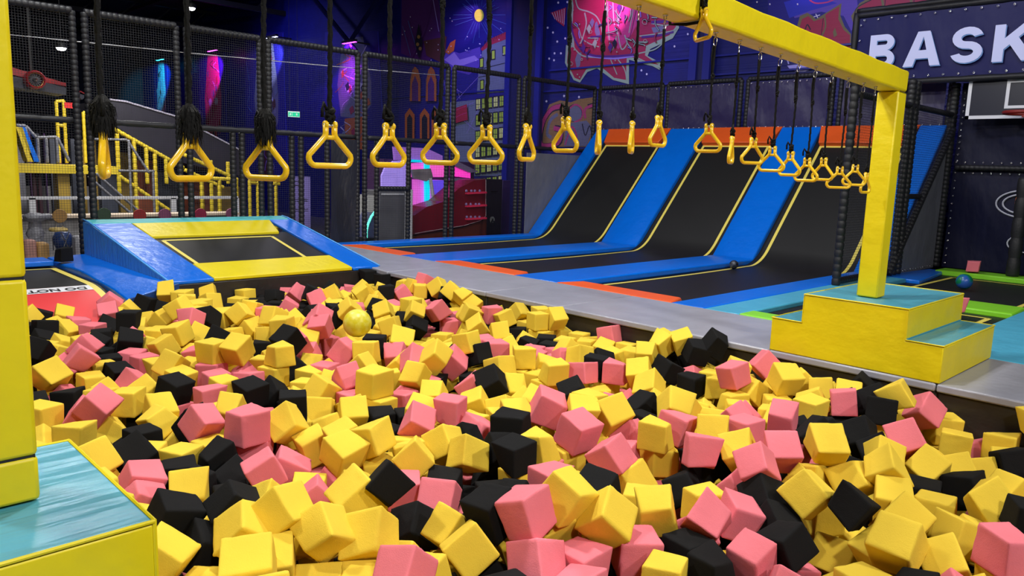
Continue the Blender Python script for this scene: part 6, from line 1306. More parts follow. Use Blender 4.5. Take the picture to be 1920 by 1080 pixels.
0, -1123, -912, -508, 5, 5, 70, 70, 0, -3835, -1870, -508, 27, -65, -27, -65, 1, -5002, -7262, -452, 87, -9, 46, -12, 1, -3398, -817, -508, 23, 23, -67, -67, 0, -1460, -469, -508, 57, -42, -57, -42,
0, -1739, -4937, -508, 0, -78, -63, 0, 2, -2511, -8078, -508, 0, 100, -5, 0, 2, -3039, -661, -508, 48, -52, -48, -52, 0, -1892, -6627, -508, 8, -70, -8, -70, 2, -3055, -320, -508, 44, 55, -44, 55,
1, -4457, -8228, -508, 61, 36, 61, -36, 0, -1861, -1650, -508, 48, -52, -48, -52, 0, -2645, -1651, -508, 57, -42, -57, -42, 0, -5460, -6243, -508, 44, 55, 44, -55, 0, -1206, -3445, -508, 30, 64, 30, -64,
1, -3474, -4460, -508, 54, 46, -54, 46, 0, -204, -165, -508, 0, 11, -99, 0, 0, -4906, -7074, -508, 8, 70, -8, 70, 0, -3148, -8639, -508, 22, 22, 67, 67, 2, -4137, -8091, -508, 39, 39, 59, 59,
0, -5286, -4946, -508, 1, -71, -1, -71, 0, -3892, -7096, -508, 71, 0, -71, 0, 0, -1735, -8998, -508, 71, 2, -71, 2, 0, -93, -8634, -508, 71, -71, 0, 0, 0, -2117, -168, -508, 70, -70, -7, 7,
0, -2297, -1495, -508, 9, -70, 9, 70, 0, -1209, -8814, -508, 38, 38, -60, -60, 0, -4348, -6942, -508, 0, 59, 80, 0, 0, -1310, -5471, -508, 29, 29, -64, -64, 2, -3251, -6451, -508, 7, -7, 70, -70,
2, -985, -3750, -508, 0, 92, -39, 0, 2, -5210, -8017, -508, 70, -8, 70, 8, 0, -3015, -1344, -477, 6, 9, 84, 53, 1, -1650, -6764, -508, 41, -41, -58, 58, 2, -771, -7387, -508, 12, 12, -70, -70,
0, -1284, -3250, -508, 32, -63, 32, 63, 1, -2597, -4087, -508, 0, -2, 100, 0, 0, -3403, -2242, -508, 99, 0, 0, -16, 2, -3358, -1919, -508, 64, 30, -64, 30, 0, -3761, -3360, -508, 59, -59, -38, 38,
2, -1450, -1565, -508, 14, 69, 14, -69, 2, -4641, -5445, -508, 71, 1, 71, -1, 0, -2921, -3881, -324, 0, 96, 28, 0, 0, -5217, -3402, -508, 70, 70, 8, 8, 2, -3974, -5452, -474, 63, -39, -59, 32,
2, -2276, -9056, -472, 88, 46, 4, 9, 0, -648, -3119, -508, 0, 71, 0, -71, 2, -5052, -4463, -508, 0, -72, -69, 0, 1, -4368, -7999, -508, 30, 64, -30, 64, 0, -3919, -8973, -508, 0, -45, 89, 0,
1, -281, -3832, -508, 27, -65, -27, -65, 0, -985, -4266, -508, 36, 61, 36, -61, 0, -3060, -1850, -508, 68, 19, 68, -19, 0, -2351, -1705, -508, 67, 24, 67, -24, 1, -3200, -5179, -508, 0, -47, -88, 0,
0, -1908, -97, -508, 68, -68, -20, 20, 0, -2715, -7481, -508, 70, -70, -8, 8, 0, -2486, -3486, -508, 69, 14, -69, 14, 0, -318, -1585, -508, 4, -71, 4, 71, 1, -2544, -935, -508, 25, -66, -25, -66,
0, -2100, -7205, -508, 0, -71, 0, -71, 0, -2687, -5634, -508, 36, 36, -61, -61, 0, -4308, -2669, -508, 40, -40, 58, -58, 1, -1505, -9107, -508, 0, 0, 71, 71, 0, -1228, -7416, -508, 0, -21, 98, 0,
0, -1435, -5303, -508, 27, -65, -27, -65, 0, -1547, -4570, -508, 46, -53, 46, 53, 1, -2531, -2594, -508, 0, -88, -48, 0, 0, -139, -861, -508, 48, 48, 52, 52, 2, -549, -7281, -508, 53, 0, 0, 85,
1, -2378, -2447, -493, 23, -70, 11, 67, 1, -1967, -7402, -508, 26, -26, -66, 66, 0, -2130, -8844, -508, 45, 55, -45, 55, 0, -843, -3632, -508, 26, -66, -26, -66, 0, -156, -2351, -508, 70, 9, -70, 9,
0, -2387, 7, -508, 50, -50, -50, -50, 0, -2291, -4994, -508, 69, 69, -15, -15, 0, -2248, -1273, -508, 78, 0, 0, 62, 2, -1974, -2189, -508, 69, 69, -15, -15, 1, -2971, -6747, -508, 22, -22, -67, 67,
1, -3116, -140, -472, 95, -4, 29, 14, 0, -5452, -5433, -508, 54, 46, -54, 46, 0, -5455, -4591, -324, 0, 59, -81, 0, 1, -5231, -8454, -508, 6, -70, -6, -70, 0, -4150, -1832, -508, 52, 48, 52, -48,
1, -1746, -7202, -508, 2, 2, -71, -71, 2, -2769, -4600, -508, 58, -40, 58, 40, 2, -5478, -4660, -508, 50, 50, 50, -50, 0, -3895, -5039, -508, 53, 47, -53, 47, 0, -2444, -2115, -508, 0, 69, 73, 0,
2, -4804, -74, -508, 6, 6, -70, -70, 1, -3140, -881, -508, 8, -8, -70, 70, 0, -1741, -4712, -508, 70, -8, -70, -8, 0, -1569, -7020, -508, 70, 5, -70, 5, 2, -4247, -498, -508, 0, -63, 78, 0,
0, -1653, -5160, -508, 7, 0, 0, -100, 0, -3886, -211, -508, 54, 46, 54, -46, 2, -4170, -2245, -508, 23, 67, -23, 67, 0, -1703, -1118, -508, 1, 1, 71, 71, 0, -3445, -8973, -508, 36, 61, -36, 61,
1, -2650, -2357, -508, 0, -34, 94, 0, 1, -3839, -6320, -508, 67, 0, 0, 74, 0, -2208, -6213, -508, 39, 0, 0, 92, 0, -3830, -7401, -508, 70, -5, 70, 5, 1, -2620, -1874, -508, 62, 34, -62, 34,
2, -1704, -8119, -508, 19, 19, 68, 68, 0, -568, -2758, -508, 68, -68, 18, -18, 1, -5446, -4248, -508, 70, 7, 70, -7, 1, -4889, -6414, -508, 70, 9, 70, -9, 0, -2889, -3929, -508, 16, 16, -69, -69,
1, -1930, -3062, -508, 0, 52, -85, 0, 0, -480, -471, -508, 53, -47, -53, -47, 0, -590, -7930, -508, 0, 98, 21, 0, 1, -4641, -314, -508, 69, 69, -15, -15, 0, -4610, -34, -470, 39, 92, 2, 1,
2, -2106, -3956, -508, 68, 68, 19, 19, 2, -2414, -3665, -508, 0, -52, -86, 0, 0, -3051, -6320, -508, 70, -9, -70, -9, 0, -2369, -1924, -508, 4, -4, -71, 71, 1, -4913, -940, -508, 39, -59, -39, -59,
2, -805, -5963, -508, 0, -94, -34, 0, 2, -3491, -5189, -508, 0, -97, 23, 0, 0, -3666, -8887, -508, 70, 6, 70, -6, 0, -3527, -4894, -508, 59, 59, -39, -39, 0, -3011, -4592, -508, 0, 36, -93, 0,
0, -1143, -6680, -508, 1, -1, 71, -71, 0, -3242, -1730, -508, 43, -56, -43, -56, 1, -3915, -2700, -508, 68, 19, -68, 19, 2, -1757, -1411, -508, 63, -63, 32, -32, 0, -2077, -492, -508, 68, -19, -68, -19,
2, -4846, -2388, -508, 39, -59, -39, -59, 0, -2866, -1752, -506, 60, -61, 35, -37, 0, -2410, -3233, -441, 39, -88, 8, 27, 0, -2969, -7011, -508, 65, -65, 29, -29, 2, -5259, -6555, -508, 15, 69, -15, 69,
2, -1014, -2088, -508, 43, -44, -56, 56, 0, -4420, -4545, -508, 23, -67, -23, -67, 2, -5145, -1513, -508, 0, 23, -97, 0, 0, -4324, -2091, -508, 45, -55, -45, -55, 0, -1449, -169, -508, 66, -24, -66, -24,
1, -1786, -2288, -508, 10, -10, -70, 70, 2, -3761, -2553, -508, 45, 0, 0, 89, 1, -5203, -5178, -508, 0, -34, 94, 0, 2, -2770, -5426, -508, 36, 0, 0, -93, 0, -1386, -3802, -508, 32, -63, -32, -63,
0, -349, -1389, -508, 71, -1, 71, 1, 0, -951, -706, -508, 10, 10, 70, 70, 0, -2872, -8526, -508, 100, 0, 0, -5, 2, -493, -7003, -508, 57, 42, -57, 42, 0, -715, -1320, -508, 68, 21, -68, 21,
1, -2159, -2523, -508, 3, -3, 71, -71, 0, -2182, -4767, -508, 74, 0, 0, -67, 0, -1625, -5917, -508, 21, -67, 21, 67, 1, -1510, -8846, -508, 0, -98, -20, 0, 0, -4480, -2825, -508, 53, 53, 47, 47,
1, -2973, -1023, -508, 71, 4, 71, -4, 0, -4489, -4980, -508, 99, 0, 0, -14, 0, -2954, -7464, -508, 0, -30, -95, 0, 0, -527, -6142, -508, 64, -64, -30, 30, 0, -5239, -7343, -508, 63, 32, 63, -32,
0, -2455, -1320, -508, 45, -55, -45, -55, 0, -600, -8198, -508, 46, -46, -54, 54, 0, -1633, -1667, -415, 71, -60, 15, 34, 1, -3122, -2134, -508, 55, 45, -55, 45, 1, -4820, -8390, -508, 4, 0, 0, 100,
2, -1539, -5549, -508, 63, -33, -63, -33, 1, -4258, -5867, -508, 0, 96, 28, 0, 0, -468, -8630, -508, 60, -60, -37, 37, 0, -370, -949, -508, 47, -52, -47, -52, 0, -4451, -8481, -508, 60, -60, -38, 38,
0, -593, -975, -508, 52, 0, 0, 85, 0, -5412, -8760, -508, 30, -30, 64, -64, 0, -4945, -2884, -508, 0, -48, 88, 0, 1, -4636, -8961, -508, 34, 0, 0, -94, 0, -2318, -8606, -508, 0, -50, -86, 0,
0, -1332, -7095, -463, 44, 33, -72, 43, 0, -5177, -4746, -474, 12, -54, -45, -70, 1, -1658, -1431, -324, 53, 53, 47, 47, 1, -997, -7127, -508, 71, 1, 71, -1, 0, -2946, -5957, -508, 58, -58, -40, 40,
0, -207, -8847, -486, 64, -10, -70, -29, 2, -649, -9070, -508, 78, 0, 0, -62, 0, -910, -938, -508, 70, 70, 11, 11, 0, -823, -2751, -508, 0, 27, 96, 0, 1, -1288, -2002, -470, 35, 85, 37, 15,
0, -3916, -8236, -508, 70, 0, 0, 72, 0, -133, -413, -508, 47, -47, 53, -53, 0, -5160, -9066, -508, 11, 11, -70, -70, 0, -100, -8442, -508, 48, -52, 48, 52, 0, -3168, -1129, -508, 68, 0, 0, -74,
0, -692, -1570, -508, 71, 71, -2, -2, 0, -2105, -2879, -508, 70, 7, 70, -7, 2, -3096, -3737, -508, 48, 52, 48, -52, 2, -5024, -1261, -508, 74, 0, 0, -67, 1, -1341, -3590, -465, 50, -29, -81, -10,
2, -5459, -8261, -508, 0, 9, 100, 0, 1, -5312, -2264, -349, 33, -65, 1, -68, 1, -2844, -3710, -508, 54, 54, 46, 46, 2, -1003, -8982, -508, 59, -39, 59, 39, 0, -2856, -4379, -508, 56, -43, -56, -43,
0, -3771, -5599, -508, 62, 33, -62, 33, 1, -2518, -3031, -500, 56, 44, 51, -48, 0, -3714, -8658, -508, 24, 24, 67, 66, 0, -547, -7501, -508, 20, -20, 68, -68, 0, -821, -9075, -322, 14, 80, 20, 55,
0, -1366, -7706, -508, 70, -70, 10, -10, 2, -4966, -1861, -508, 0, -47, 88, 0, 0, -4204, -4350, -508, 16, -69, -16, -69, 0, -1619, -888, -508, 13, -70, -13, -70, 2, -1757, -4464, -508, 65, 27, 65, -27,
0, -386, -1898, -508, 69, -15, -69, -15, 0, -3189, -7365, -508, 77, 0, 0, 64, 0, -3438, -6634, -508, 48, 52, 48, -52, 2, -1408, -816, -508, 67, 22, -67, 22, 1, -1679, -6108, -354, 36, 20, 38, -83,
0, -1853, -6933, -324, 1, 1, -71, -71, 0, -1296, -6884, -474, 49, -14, -85, -8, 0, -2048, -5979, -508, 0, 75, -66, 0, 2, -1727, -4461, -324, 51, -51, -49, 49, 2, -4989, -5075, -508, 25, 66, 25, -66,
2, -4905, -5630, -508, 31, 64, 31, -64, 0, -5119, -6816, -324, 66, -66, -25, 25, 1, -1009, -85, -508, 50, -50, 50, 50, 0, -3875, -6045, -508, 59, 59, 39, 39, 1, -2229, -2068, -357, 23, 30, 87, -32,
1, -2858, -481, -508, 0, 68, -73, 0, 0, -2649, -4139, -324, 16, 69, 16, -69, 0, -501, -3689, -508, 25, 25, -66, -66, 0, -2030, -6297, -470, 33, -35, 87, 13, 2, -5051, -6681, -508, 0, -77, 64, 0,
0, -2831, -4165, -508, 57, 42, 57, -42, 1, -3624, -3083, -508, 28, 28, -65, -65, 1, -269, -1332, -324, 68, 68, -18, -18, 0, -1943, -5058, -508, 0, 33, 94, 0, 2, -1711, -4250, -508, 69, -16, -69, -16,
1, -4329, -6332, -324, 21, -21, -68, 68, 0, -4387, -2446, -508, 55, 44, -55, 44, 1, -822, -8469, -324, 72, 0, 0, 70, 1, -1648, -8425, -508, 48, 52, 48, -52, 1, -5444, -5201, -508, 69, 0, 0, 72,
2, -5472, -9099, -508, 51, 51, 49, 49, 1, -4612, -7157, -508, 49, 51, 49, -51, 2, -2970, -820, -331, 94, -22, 27, -4, 0, -5199, -5219, -324, 69, 0, 0, 73, 2, -1036, -4876, -324, 55, 0, 0, -84,
2, -3698, -2329, -508, 48, 52, -48, 52, 0, -1889, -1835, -508, 48, -52, -48, -52, 1, -4117, -1469, -508, 100, 0, 0, -8, 0, -5110, -1525, -324, 56, 56, 44, 44, 2, -1052, -3585, -356, 11, 53, 24, 80,
2, -1225, -4391, -508, 23, -67, 23, 67, 0, -3739, -8410, -508, 66, -66, -26, 26, 0, -2052, -6848, -508, 54, -45, 54, 45, 1, -5440, -6968, -508, 41, 0, 0, -91, 1, -695, -6470, -508, 0, -8, 100, 0,
2, -988, -8746, -508, 49, 51, -49, 51, 1, -3135, -2910, -508, 0, 56, 83, 0, 2, -2415, -4739, -508, 60, 37, 60, -37, 0, -4678, -526, -508, 38, -60, -38, -60, 0, -2359, -4156, -411, 70, -32, -18, -61,
2, -1852, -7882, -508, 2, -2, -71, 71, 2, -2837, -6191, -508, 12, 12, -70, -70, 0, -2162, -3370, -508, 92, 0, 0, -40, 2, -1863, -6961, -508, 82, 0, 0, 58, 1, -4152, -2823, -508, 63, -63, -31, 31,
0, -2422, -3958, -508, 0, 78, -62, 0, 0, -316, -3558, -508, 66, -26, 66, 26, 0, -4921, -6869, -508, 1, -71, 1, 71, 1, -1144, -3896, -357, 51, -71, -45, -17, 1, -4432, -5365, -508, 61, 36, 61, -36,
0, -3067, -4902, -508, 0, -79, -61, 0, 0, -4302, -1307, -508, 71, 4, -71, 4, 0, -1765, -259, -508, 29, 0, 0, 96, 2, -3133, -6897, -508, 64, -64, 30, -30, 0, -3400, -6611, -324, 62, 33, -62, 33,
2, -2540, -4564, -508, 10, 0, 0, -100, 0, -5237, -6132, -508, 0, -87, 49, 0, 0, -3247, -4735, -508, 67, 67, -21, -21, 2, -1168, -7165, -359, 69, 44, 18, 54, 0, -2797, -692, -508, 52, 47, -52, 47,
2, -5305, -5728, -324, 10, 70, 10, -70, 0, -4690, -7358, -508, 44, 55, 44, -55, 0, -5455, -2479, -508, 4, 4, 71, 71, 0, -228, -8014, -508, 35, 62, 35, -62, 1, -1516, -4903, -508, 50, 50, 50, 50,
0, -3106, -8993, -508, 25, -66, 25, 66, 2, -2195, -3772, -508, 35, -35, -62, 62, 1, -433, -3397, -508, 64, 64, 30, 30, 1, -3065, -1572, -449, 86, 34, -3, 38, 1, -5446, -2793, -508, 12, 70, -12, 70,
0, -2966, -1057, -324, 45, -45, -55, 55, 0, -509, -4139, -508, 0, -42, -91, 0, 0, -2439, -4368, -508, 0, -100, 10, 0, 0, -4973, -7512, -508, 22, 22, -67, -67, 2, -3337, -5026, -508, 34, -62, 34, 62,
1, -5041, -2310, -428, 47, -81, 30, 15, 2, -3153, -3928, -508, 62, 0, 0, -79, 0, -1297, -9067, -508, 71, 0, 0, -70, 0, -204, -2060, -508, 6, 70, -6, 70, 0, -4834, -9071, -508, 16, 69, -16, 69,
0, -5264, -2968, -508, 55, 55, 44, 44, 2, -2481, -8407, -508, 68, -21, 68, 21, 0, -3054, -5452, -324, 54, 46, 54, -46, 0, -1772, -674, -508, 64, 64, -30, -30, 1, -2290, -2295, -398, 47, 80, 13, -35,
0, -1085, -8081, -508, 65, -65, 28, -28, 0, -3648, -5347, -508, 3, -71, 3, 71, 1, -4274, -7643, -508, 28, -65, -28, -65, 0, -1972, -789, -508, 17, -17, -69, 69, 0, -1109, -1863, -471, 2, -55, 45, 71,
2, -118, -6909, -508, 40, -58, 40, 58, 2, -1610, -6421, -508, 56, -43, 56, 43, 0, -3363, -2956, -508, 77, 0, 0, 64, 1, -5228, -4967, -321, 63, 2, -2, 77, 1, -4922, -317, -508, 20, -68, 20, 68,
2, -5434, -5925, -470, 69, -26, -29, -62, 0, -2612, -8575, -507, 1, 48, 88, 0, 2, -1286, -4821, -508, 14, -69, 14, 69, 0, -1314, -5051, -508, 70, 70, -12, -12, 0, -2829, -1504, -424, 43, 18, -49, -73,
2, -5052, -3130, -508, 58, 0, 0, -81, 1, -232, -4059, -508, 60, -60, 37, -37, 2, -4083, -8762, -508, 69, -69, -15, 15, 0, -4651, -4692, -508, 41, 0, 0, -91, 0, -4472, -1436, -508, 42, -57, 42, 57,
0, -2564, -311, -508, 37, 60, -37, 60, 1, -4124, -4788, -508, 2, 0, 0, -100, 2, -4795, -2160, -508, 10, -10, -70, 70, 0, -132, -3716, -508, 0, -37, 93, 0, 0, -380, -2597, -508, 100, 0, 0, 4,
2, -3603, -7109, -508, 67, -22, -67, -22, 0, -3757, -2062, -508, 61, 36, 61, -36, 2, -2146, -1902, -508, 31, 63, 31, -63, 0, -5415, -5155, -323, 3, -3, 71, -70, 1, -3863, -3520, -508, 39, 59, 39, -59,
1, -3933, -2304, -508, 70, 12, -70, 12, 2, -3042, -8031, -508, 32, 0, 0, -95, 0, -958, -2179, -324, 5, -5, -70, 70, 0, -3117, -4154, -508, 71, -71, 3, -3, 0, -169, -3361, -508, 22, 22, 67, 67,
2, -5167, -548, -508, 62, -34, 62, 34, 0, -3493, -7812, -508, 0, -70, -71, 0, 2, -1188, -2180, -405, 46, 84, 22, -17, 2, -4274, -8344, -508, 26, -26, -66, 66, 1, -1724, -8763, -508, 28, -65, -28, -65,
2, -4122, -7122, -508, 70, 70, 6, 6, 0, -1301, -3, -508, 0, -7, -100, 0, 0, -2017, -2000, -350, 5, 36, -85, 38, 0, -5468, -7679, -324, 4, 71, 4, -71, 1, -691, -8476, -508, 84, 0, 0, -53,
2, -2128, -1684, -508, 47, 47, -52, -52, 1, -4655, -4283, -508, 70, 70, -7, -7, 0, -4982, -8880, -508, 6, 6, 70, 70, 2, -2635, -2691, -336, 18, 2, 51, 84, 0, -3695, -9069, -349, 18, -66, 3, -72,
0, -702, -4243, -508, 0, -50, -86, 0, 1, -3387, -5436, -508, 0, 1, 100, 0, 1, -5440, -7819, -508, 52, 52, -47, -47, 0, -1167, -8526, -414, 89, -18, -42, 10, 0, -120, -2643, -476, 6, -11, 85, -51,
2, -145, -8645, -324, 69, 69, 14, 14, 0, -2643, -3875, -508, 9, -70, 9, 70, 0, -321, -7264, -508, 60, -37, -60, -37, 1, -5088, -2766, -508, 20, 68, -20, 68, 2, -2767, -1107, -502, 8, -3, -71, 70,
0, -1859, -5931, -508, 56, -44, -56, -44, 0, -95, -1061, -508, 71, 1, -71, 1, 0, -293, -1169, -508, 3, -71, -3, -71, 2, -3537, -968, -508, 45, 0, 0, 89, 0, -4786, -4869, -508, 25, 66, 25, -66,
1, -1729, -2527, -449, 9, -59, 72, -36, 0, -3598, -6375, -508, 7, -70, 7, 70, 2, -126, -5008, -508, 60, 60, 38, 38, 2, -5435, -4803, -316, 67, -44, -39, 45, 0, -4224, -5529, -508, 35, -35, -61, 61,
2, -2668, -4352, -470, 93, 35, 5, 13, 2, -4645, -6784, -508, 2, -71, 2, 71, 2, -1052, -6884, -508, 8, 8, 70, 70, 0, -5364, -1630, -508, 62, -35, -62, -35, 0, -4493, -1101, -508, 9, -70, 9, 70,
2, -5455, -5389, -324, 48, 48, 52, 52, 1, -4351, -4805, -508, 27, 27, 65, 65, 0, -534, -1194, -508, 68, 68, 19, 19, 1, -2781, -9035, -297, 3, 35, -53, 77, 2, -2930, -5626, -508, 68, 18, 68, -18,
2, -901, -1460, -508, 71, 71, -2, -2, 0, -3428, -1182, -508, 61, -61, -36, 36, 1, -4085, -2498, -508, 2, 71, 2, -71, 0, -2303, -5760, -508, 68, 68, -18, -18, 0, -2659, -6800, -508, 13, -70, -13, -70,
0, -92, -6081, -508, 50, 50, -50, 50, 0, -335, -5094, -508, 70, -70, -6, 6, 0, -2185, -3107, -508, 94, 0, 0, 33, 1, -3213, -1797, -324, 63, -33, 63, 33, 2, -5453, -7513, -508, 55, -55, 45, -45,
0, -3637, -8791, -324, 69, -69, 14, -14, 0, -4736, -741, -508, 65, 28, 65, -28, 0, -5130, -1035, -508, 69, 69, 17, 17, 0, -5200, -1300, -382, 6, -49, -8, 86, 0, -4502, -5820, -400, 36, -6, 93, -9,
2, -4575, -858, -508, 22, 22, -67, -67, 0, -3239, -6203, -508, 20, -20, -68, 68, 0, -3639, -4134, -508, 0, 85, 53, 0, 2, -2247, -8759, -325, 62, -74, -24, 13, 2, -4648, -8909, -324, 0, -99, -16, 0,
1, -3289, -24, -386, 54, 21, -47, -67, 0, -2490, -5315, -508, 0, 81, 59, 0, 0, -4110, -9075, -508, 86, 0, 0, 51, 0, -4965, -4672, -508, 96, 0, 0, 28, 0, -1327, -5784, -508, 0, 100, -4, 0,
2, -2872, -143, -508, 43, 56, -43, 56, 1, -3053, -4379, -508, 70, -12, 70, 12, 0, -750, -724, -508, 70, 70, -8, -8, 0, -1703, -9033, -324, 0, 63, -78, 0, 0, -108, -1527, -508, 52, 48, -52, 48,
2, -1978, -2452, -497, 70, -1, 71, 10, 2, -4404, -37, -508, 0, 1, -100, 0, 0, -4088, -4123, -508, 0, 82, 58, 0, 2, -3407, -8415, -508, 0, -71, -70, 0, 0, -2639, -9091, -508, 0, -100, 10, 0,
0, -4139, -4985, -508, 70, -6, 70, 6, 0, -1382, -9108, -142, 7, -70, 70, -7, 0, -994, -4052, -508, 74, 0, 0, 67, 2, -4802, -5290, -508, 68, 68, -18, -18, 0, -1053, -7663, -508, 88, 0, 0, 48,
0, -1648, -2778, -508, 96, 0, 0, -28, 0, -3631, -8044, -508, 69, -69, 14, -14, 1, -2765, -5717, -326, 57, 77, -22, -17, 0, -3956, -13, -508, 45, -45, -54, 54, 1, -2720, -3177, -508, 26, 26, -66, -66,
2, -4296, -7251, -508, 13, 13, -70, -70, 0, -1923, -5742, -508, 0, -99, -16, 0, 0, -1285, -928, -352, 52, -1, 53, 67, 0, -4887, -2655, -508, 0, -81, 59, 0, 0, -621, -3921, -508, 64, -29, -64, -29,
2, -3319, -4211, -508, 46, -54, -46, -54, 0, -178, -634, -508, 3, 71, 3, -71, 2, -390, -251, -508, 41, -58, 41, 58, 0, -2489, -574, -508, 26, -26, 66, -66, 0, -1328, -8338, -483, 76, -10, 13, 62,
0, -4890, -3467, -508, 62, -62, 34, -34, 0, -127, -1158, -324, 68, -19, -68, -19, 0, -2925, -2629, -508, 0, -100, 10, 0, 0, -5249, -2478, -508, 47, 52, 47, -52, 2, -1859, -2706, -508, 64, -64, -29, 29,
2, -2003, -8156, -508, 34, -62, 34, 62, 1, -708, -207, -508, 48, -48, -52, 52, 0, -3574, -8263, -383, 57, 39, -72, -12, 0, -2484, -5939, -508, 0, 100, -5, 0, 0, -3757, -9081, -159, 60, -45, 50, -44,
2, -1703, -1940, -334, 6, -27, 62, -73, 0, -5322, -1876, -508, 25, 66, -25, 66, 1, -5153, -5630, -508, 8, -70, -8, -70, 0, -2882, -9047, -471, 86, -28, 13, -41, 0, -891, -6607, -508, 31, -31, -63, 63,
0, -3800, -508, -440, 25, 74, 39, 50, 0, -1712, -4227, -324, 96, 0, 0, -26, 1, -1506, -2097, -508, 42, -42, -57, 57, 0, -3889, -3717, -508, 69, -14, -69, -14, 0, -304, -4766, -508, 3, -71, 3, 71,
0, -5195, -8669, -508, 2, 2, -71, -71, 1, -5154, -6361, -508, 67, 67, -22, -22, 0, -987, -7480, -384, 42, -58, -14, 68, 0, -5215, -7016, -476, 8, 91, 34, -22, 2, -1367, -1266, -397, 70, 15, 55, 43,
0, -2190, -3686, -324, 11, 0, 0, -99, 0, -1547, -3095, -508, 69, 69, -14, -14, 0, -1864, -6748, -324, 50, -50, -50, 50, 2, -5375, -1168, -508, 70, -70, 12, -12, 1, -4984, -6171, -508, 70, -8, -70, -8,
2, -1071, -396, -508, 29, -29, 64, -64, 0, -4765, -6193, -321, 12, -78, -2, 61, 1, -3875, -809, -508, 27, 0, 0, 96, 0, -2956, -27, -324, 8, 15, 48, -86, 0, -844, -1923, -431, 35, -5, -85, 39,
2, -5418, -1401, -508, 77, 0, 0, -64, 0, -5050, -2122, -474, 18, 70, 66, -19, 2, -1549, -6915, -324, 17, 17, -69, -69, 0, -5026, -6531, -320, 98, -5, -6, 19, 0, -4687, -5088, -508, 69, 69, 14, 14,
0, -1906, -1133, -508, 0, 100, -9, 0, 2, -866, -3358, -508, 69, -15, -69, -15, 0, -2917, -5242, -441, 9, -69, 57, -43, 1, -138, -5756, -508, 98, 0, 0, -21, 1, -1416, -1141, -259, 45, -69, 55, 16,
1, -2398, -8948, -296, 46, -41, 46, -64, 1, -5001, -8647, -508, 0, 64, 77, 0, 1, -3336, -1036, -370, 12, -84, 31, -42, 0, -678, -3519, -508, 67, -24, 67, 24, 0, -5474, -4984, -499, 52, -48, -47, -53,
0, -4216, -9092, -324, 55, 55, 45, 45, 0, -2630, -3746, -330, 3, -1, -99, 11, 2, -4317, -9001, -508, 30, 64, 30, -64, 0, -3794, -8415, -324, 9, 9, -70, -70, 0, -758, -8678, -342, 70, -19, -2, -68,
2, -469, -21, -508, 70, -70, 5, -5, 0, -1082, -4666, -508, 35, 0, 0, -94, 0, -2821, -5012, -508, 12, 0, 0, -99, 0, -287, -8475, -405, 76, 27, -47, -36, 1, -5461, -2121, -508, 46, -54, 46, 54,
0, -357, -8263, -508, 27, -65, 27, 65, 0, -888, -1683, -508, 0, 100, -4, 0, 1, -5441, -6711, -380, 10, 70, -48, 52, 0, -268, -922, -324, 63, -32, 63, 32, 0, -406, -681, -508, 0, -63, -78, 0,
2, -5271, -2094, -508, 52, -52, 47, -47, 0, -2690, -2104, -324, 0, 53, 85, 0, 0, -527, -8400, -394, 14, 20, -41, -88, 0, -2693, -8869, -506, 51, -52, -48, 49, 0, -130, -8222, -508, 0, -35, -94, 0,
0, -3535, -6841, -425, 21, 20, 41, -86, 2, -4593, -6582, -508, 82, 0, 0, 58, 1, -3394, -263, -494, 8, 96, 26, 2, 0, -2483, -2062, -324, 0, -65, -76, 0, 1, -3867, -7638, -508, 26, 66, 26, -66,
1, -2248, -3574, -508, 18, -68, -18, -68, 2, -256, -2898, -508, 0, 34, -94, 0, 2, -5400, -3440, -478, 66, 33, 42, -52, 0, -3353, -2741, -508, 38, 38, -60, -60, 2, -593, -4778, -508, 70, -70, -12, 12,
1, -2216, -1014, -508, 40, 58, -40, 58, 2, -3467, -1642, -489, 67, 7, -70, 24, 2, -1755, -2944, -508, 41, 0, 0, -91, 2, -4473, -8777, -508, 59, -59, -39, 39, 1, -775, -8882, -508, 0, 91, -42, 0,
0, -154, -5013, -324, 53, 53, -47, -47, 2, -606, -3147, -324, 1, 71, 1, -71, 1, -1834, -6174, -441, 42, -84, 31, 16, 0, -820, -4995, -508, 88, 0, 0, -47, 0, -837, -4642, -508, 58, -58, 41, -41,
1, -2931, -5916, -324, 44, 44, -55, -55, 0, -4583, -6973, -508, 0, 2, 100, 0, 2, -5249, -231, -508, 68, -19, 68, 19, 0, -4609, -1689, -508, 100, 0, 0, 0, 0, -5407, -7361, -324, 71, -1, -71, -1,
2, -1429, -6465, -508, 42, -42, 56, -56, 2, -5475, -6966, -324, 100, 0, 0, -1, 0, -5445, -6057, -339, 35, -64, 18, -66, 1, -926, -7252, -324, 60, 60, 37, 37, 2, -435, -5178, -322, 60, 40, 31, 62,
0, -4698, -1502, -508, 8, 0, 0, -100, 2, -2598, -731, -395, 87, 30, -38, 9, 0, -1559, -1862, -500, 4, 83, -55, -2, 1, -2661, -951, -320, 4, 70, 0, 71, 0, -969, -257, -367, 7, 71, 58, -40,
1, -991, -6339, -508, 0, 98, 21, 0, 2, -2715, -5956, -422, 73, 27, 41, 48, 0, -4238, -5321, -508, 37, 60, -37, 60, 0, -3639, -5936, -508, 96, 0, 0, -27, 0, -1239, -1680, -380, 60, -18, -63, 46,
0, -3185, -2432, -508, 64, 64, -30, -30, 2, -3180, -7561, -508, 100, 0, 0, -3, 0, -5241, -2968, -324, 66, 66, 26, 26, 0, -3643, -1432, -508, 18, -68, 18, 68, 0, -2681, -139, -508, 70, -70, -8, 8,
2, -1832, -8570, -386, 29, 33, 13, -89, 1, -2909, -3427, -508, 31, -31, -64, 64, 0, -1037, -8843, -324, 37, -60, 37, 60, 2, -4561, -9080, -326, 41, -57, 40, 59, 0, -3866, -1199, -508, 15, -69, -15, -69,
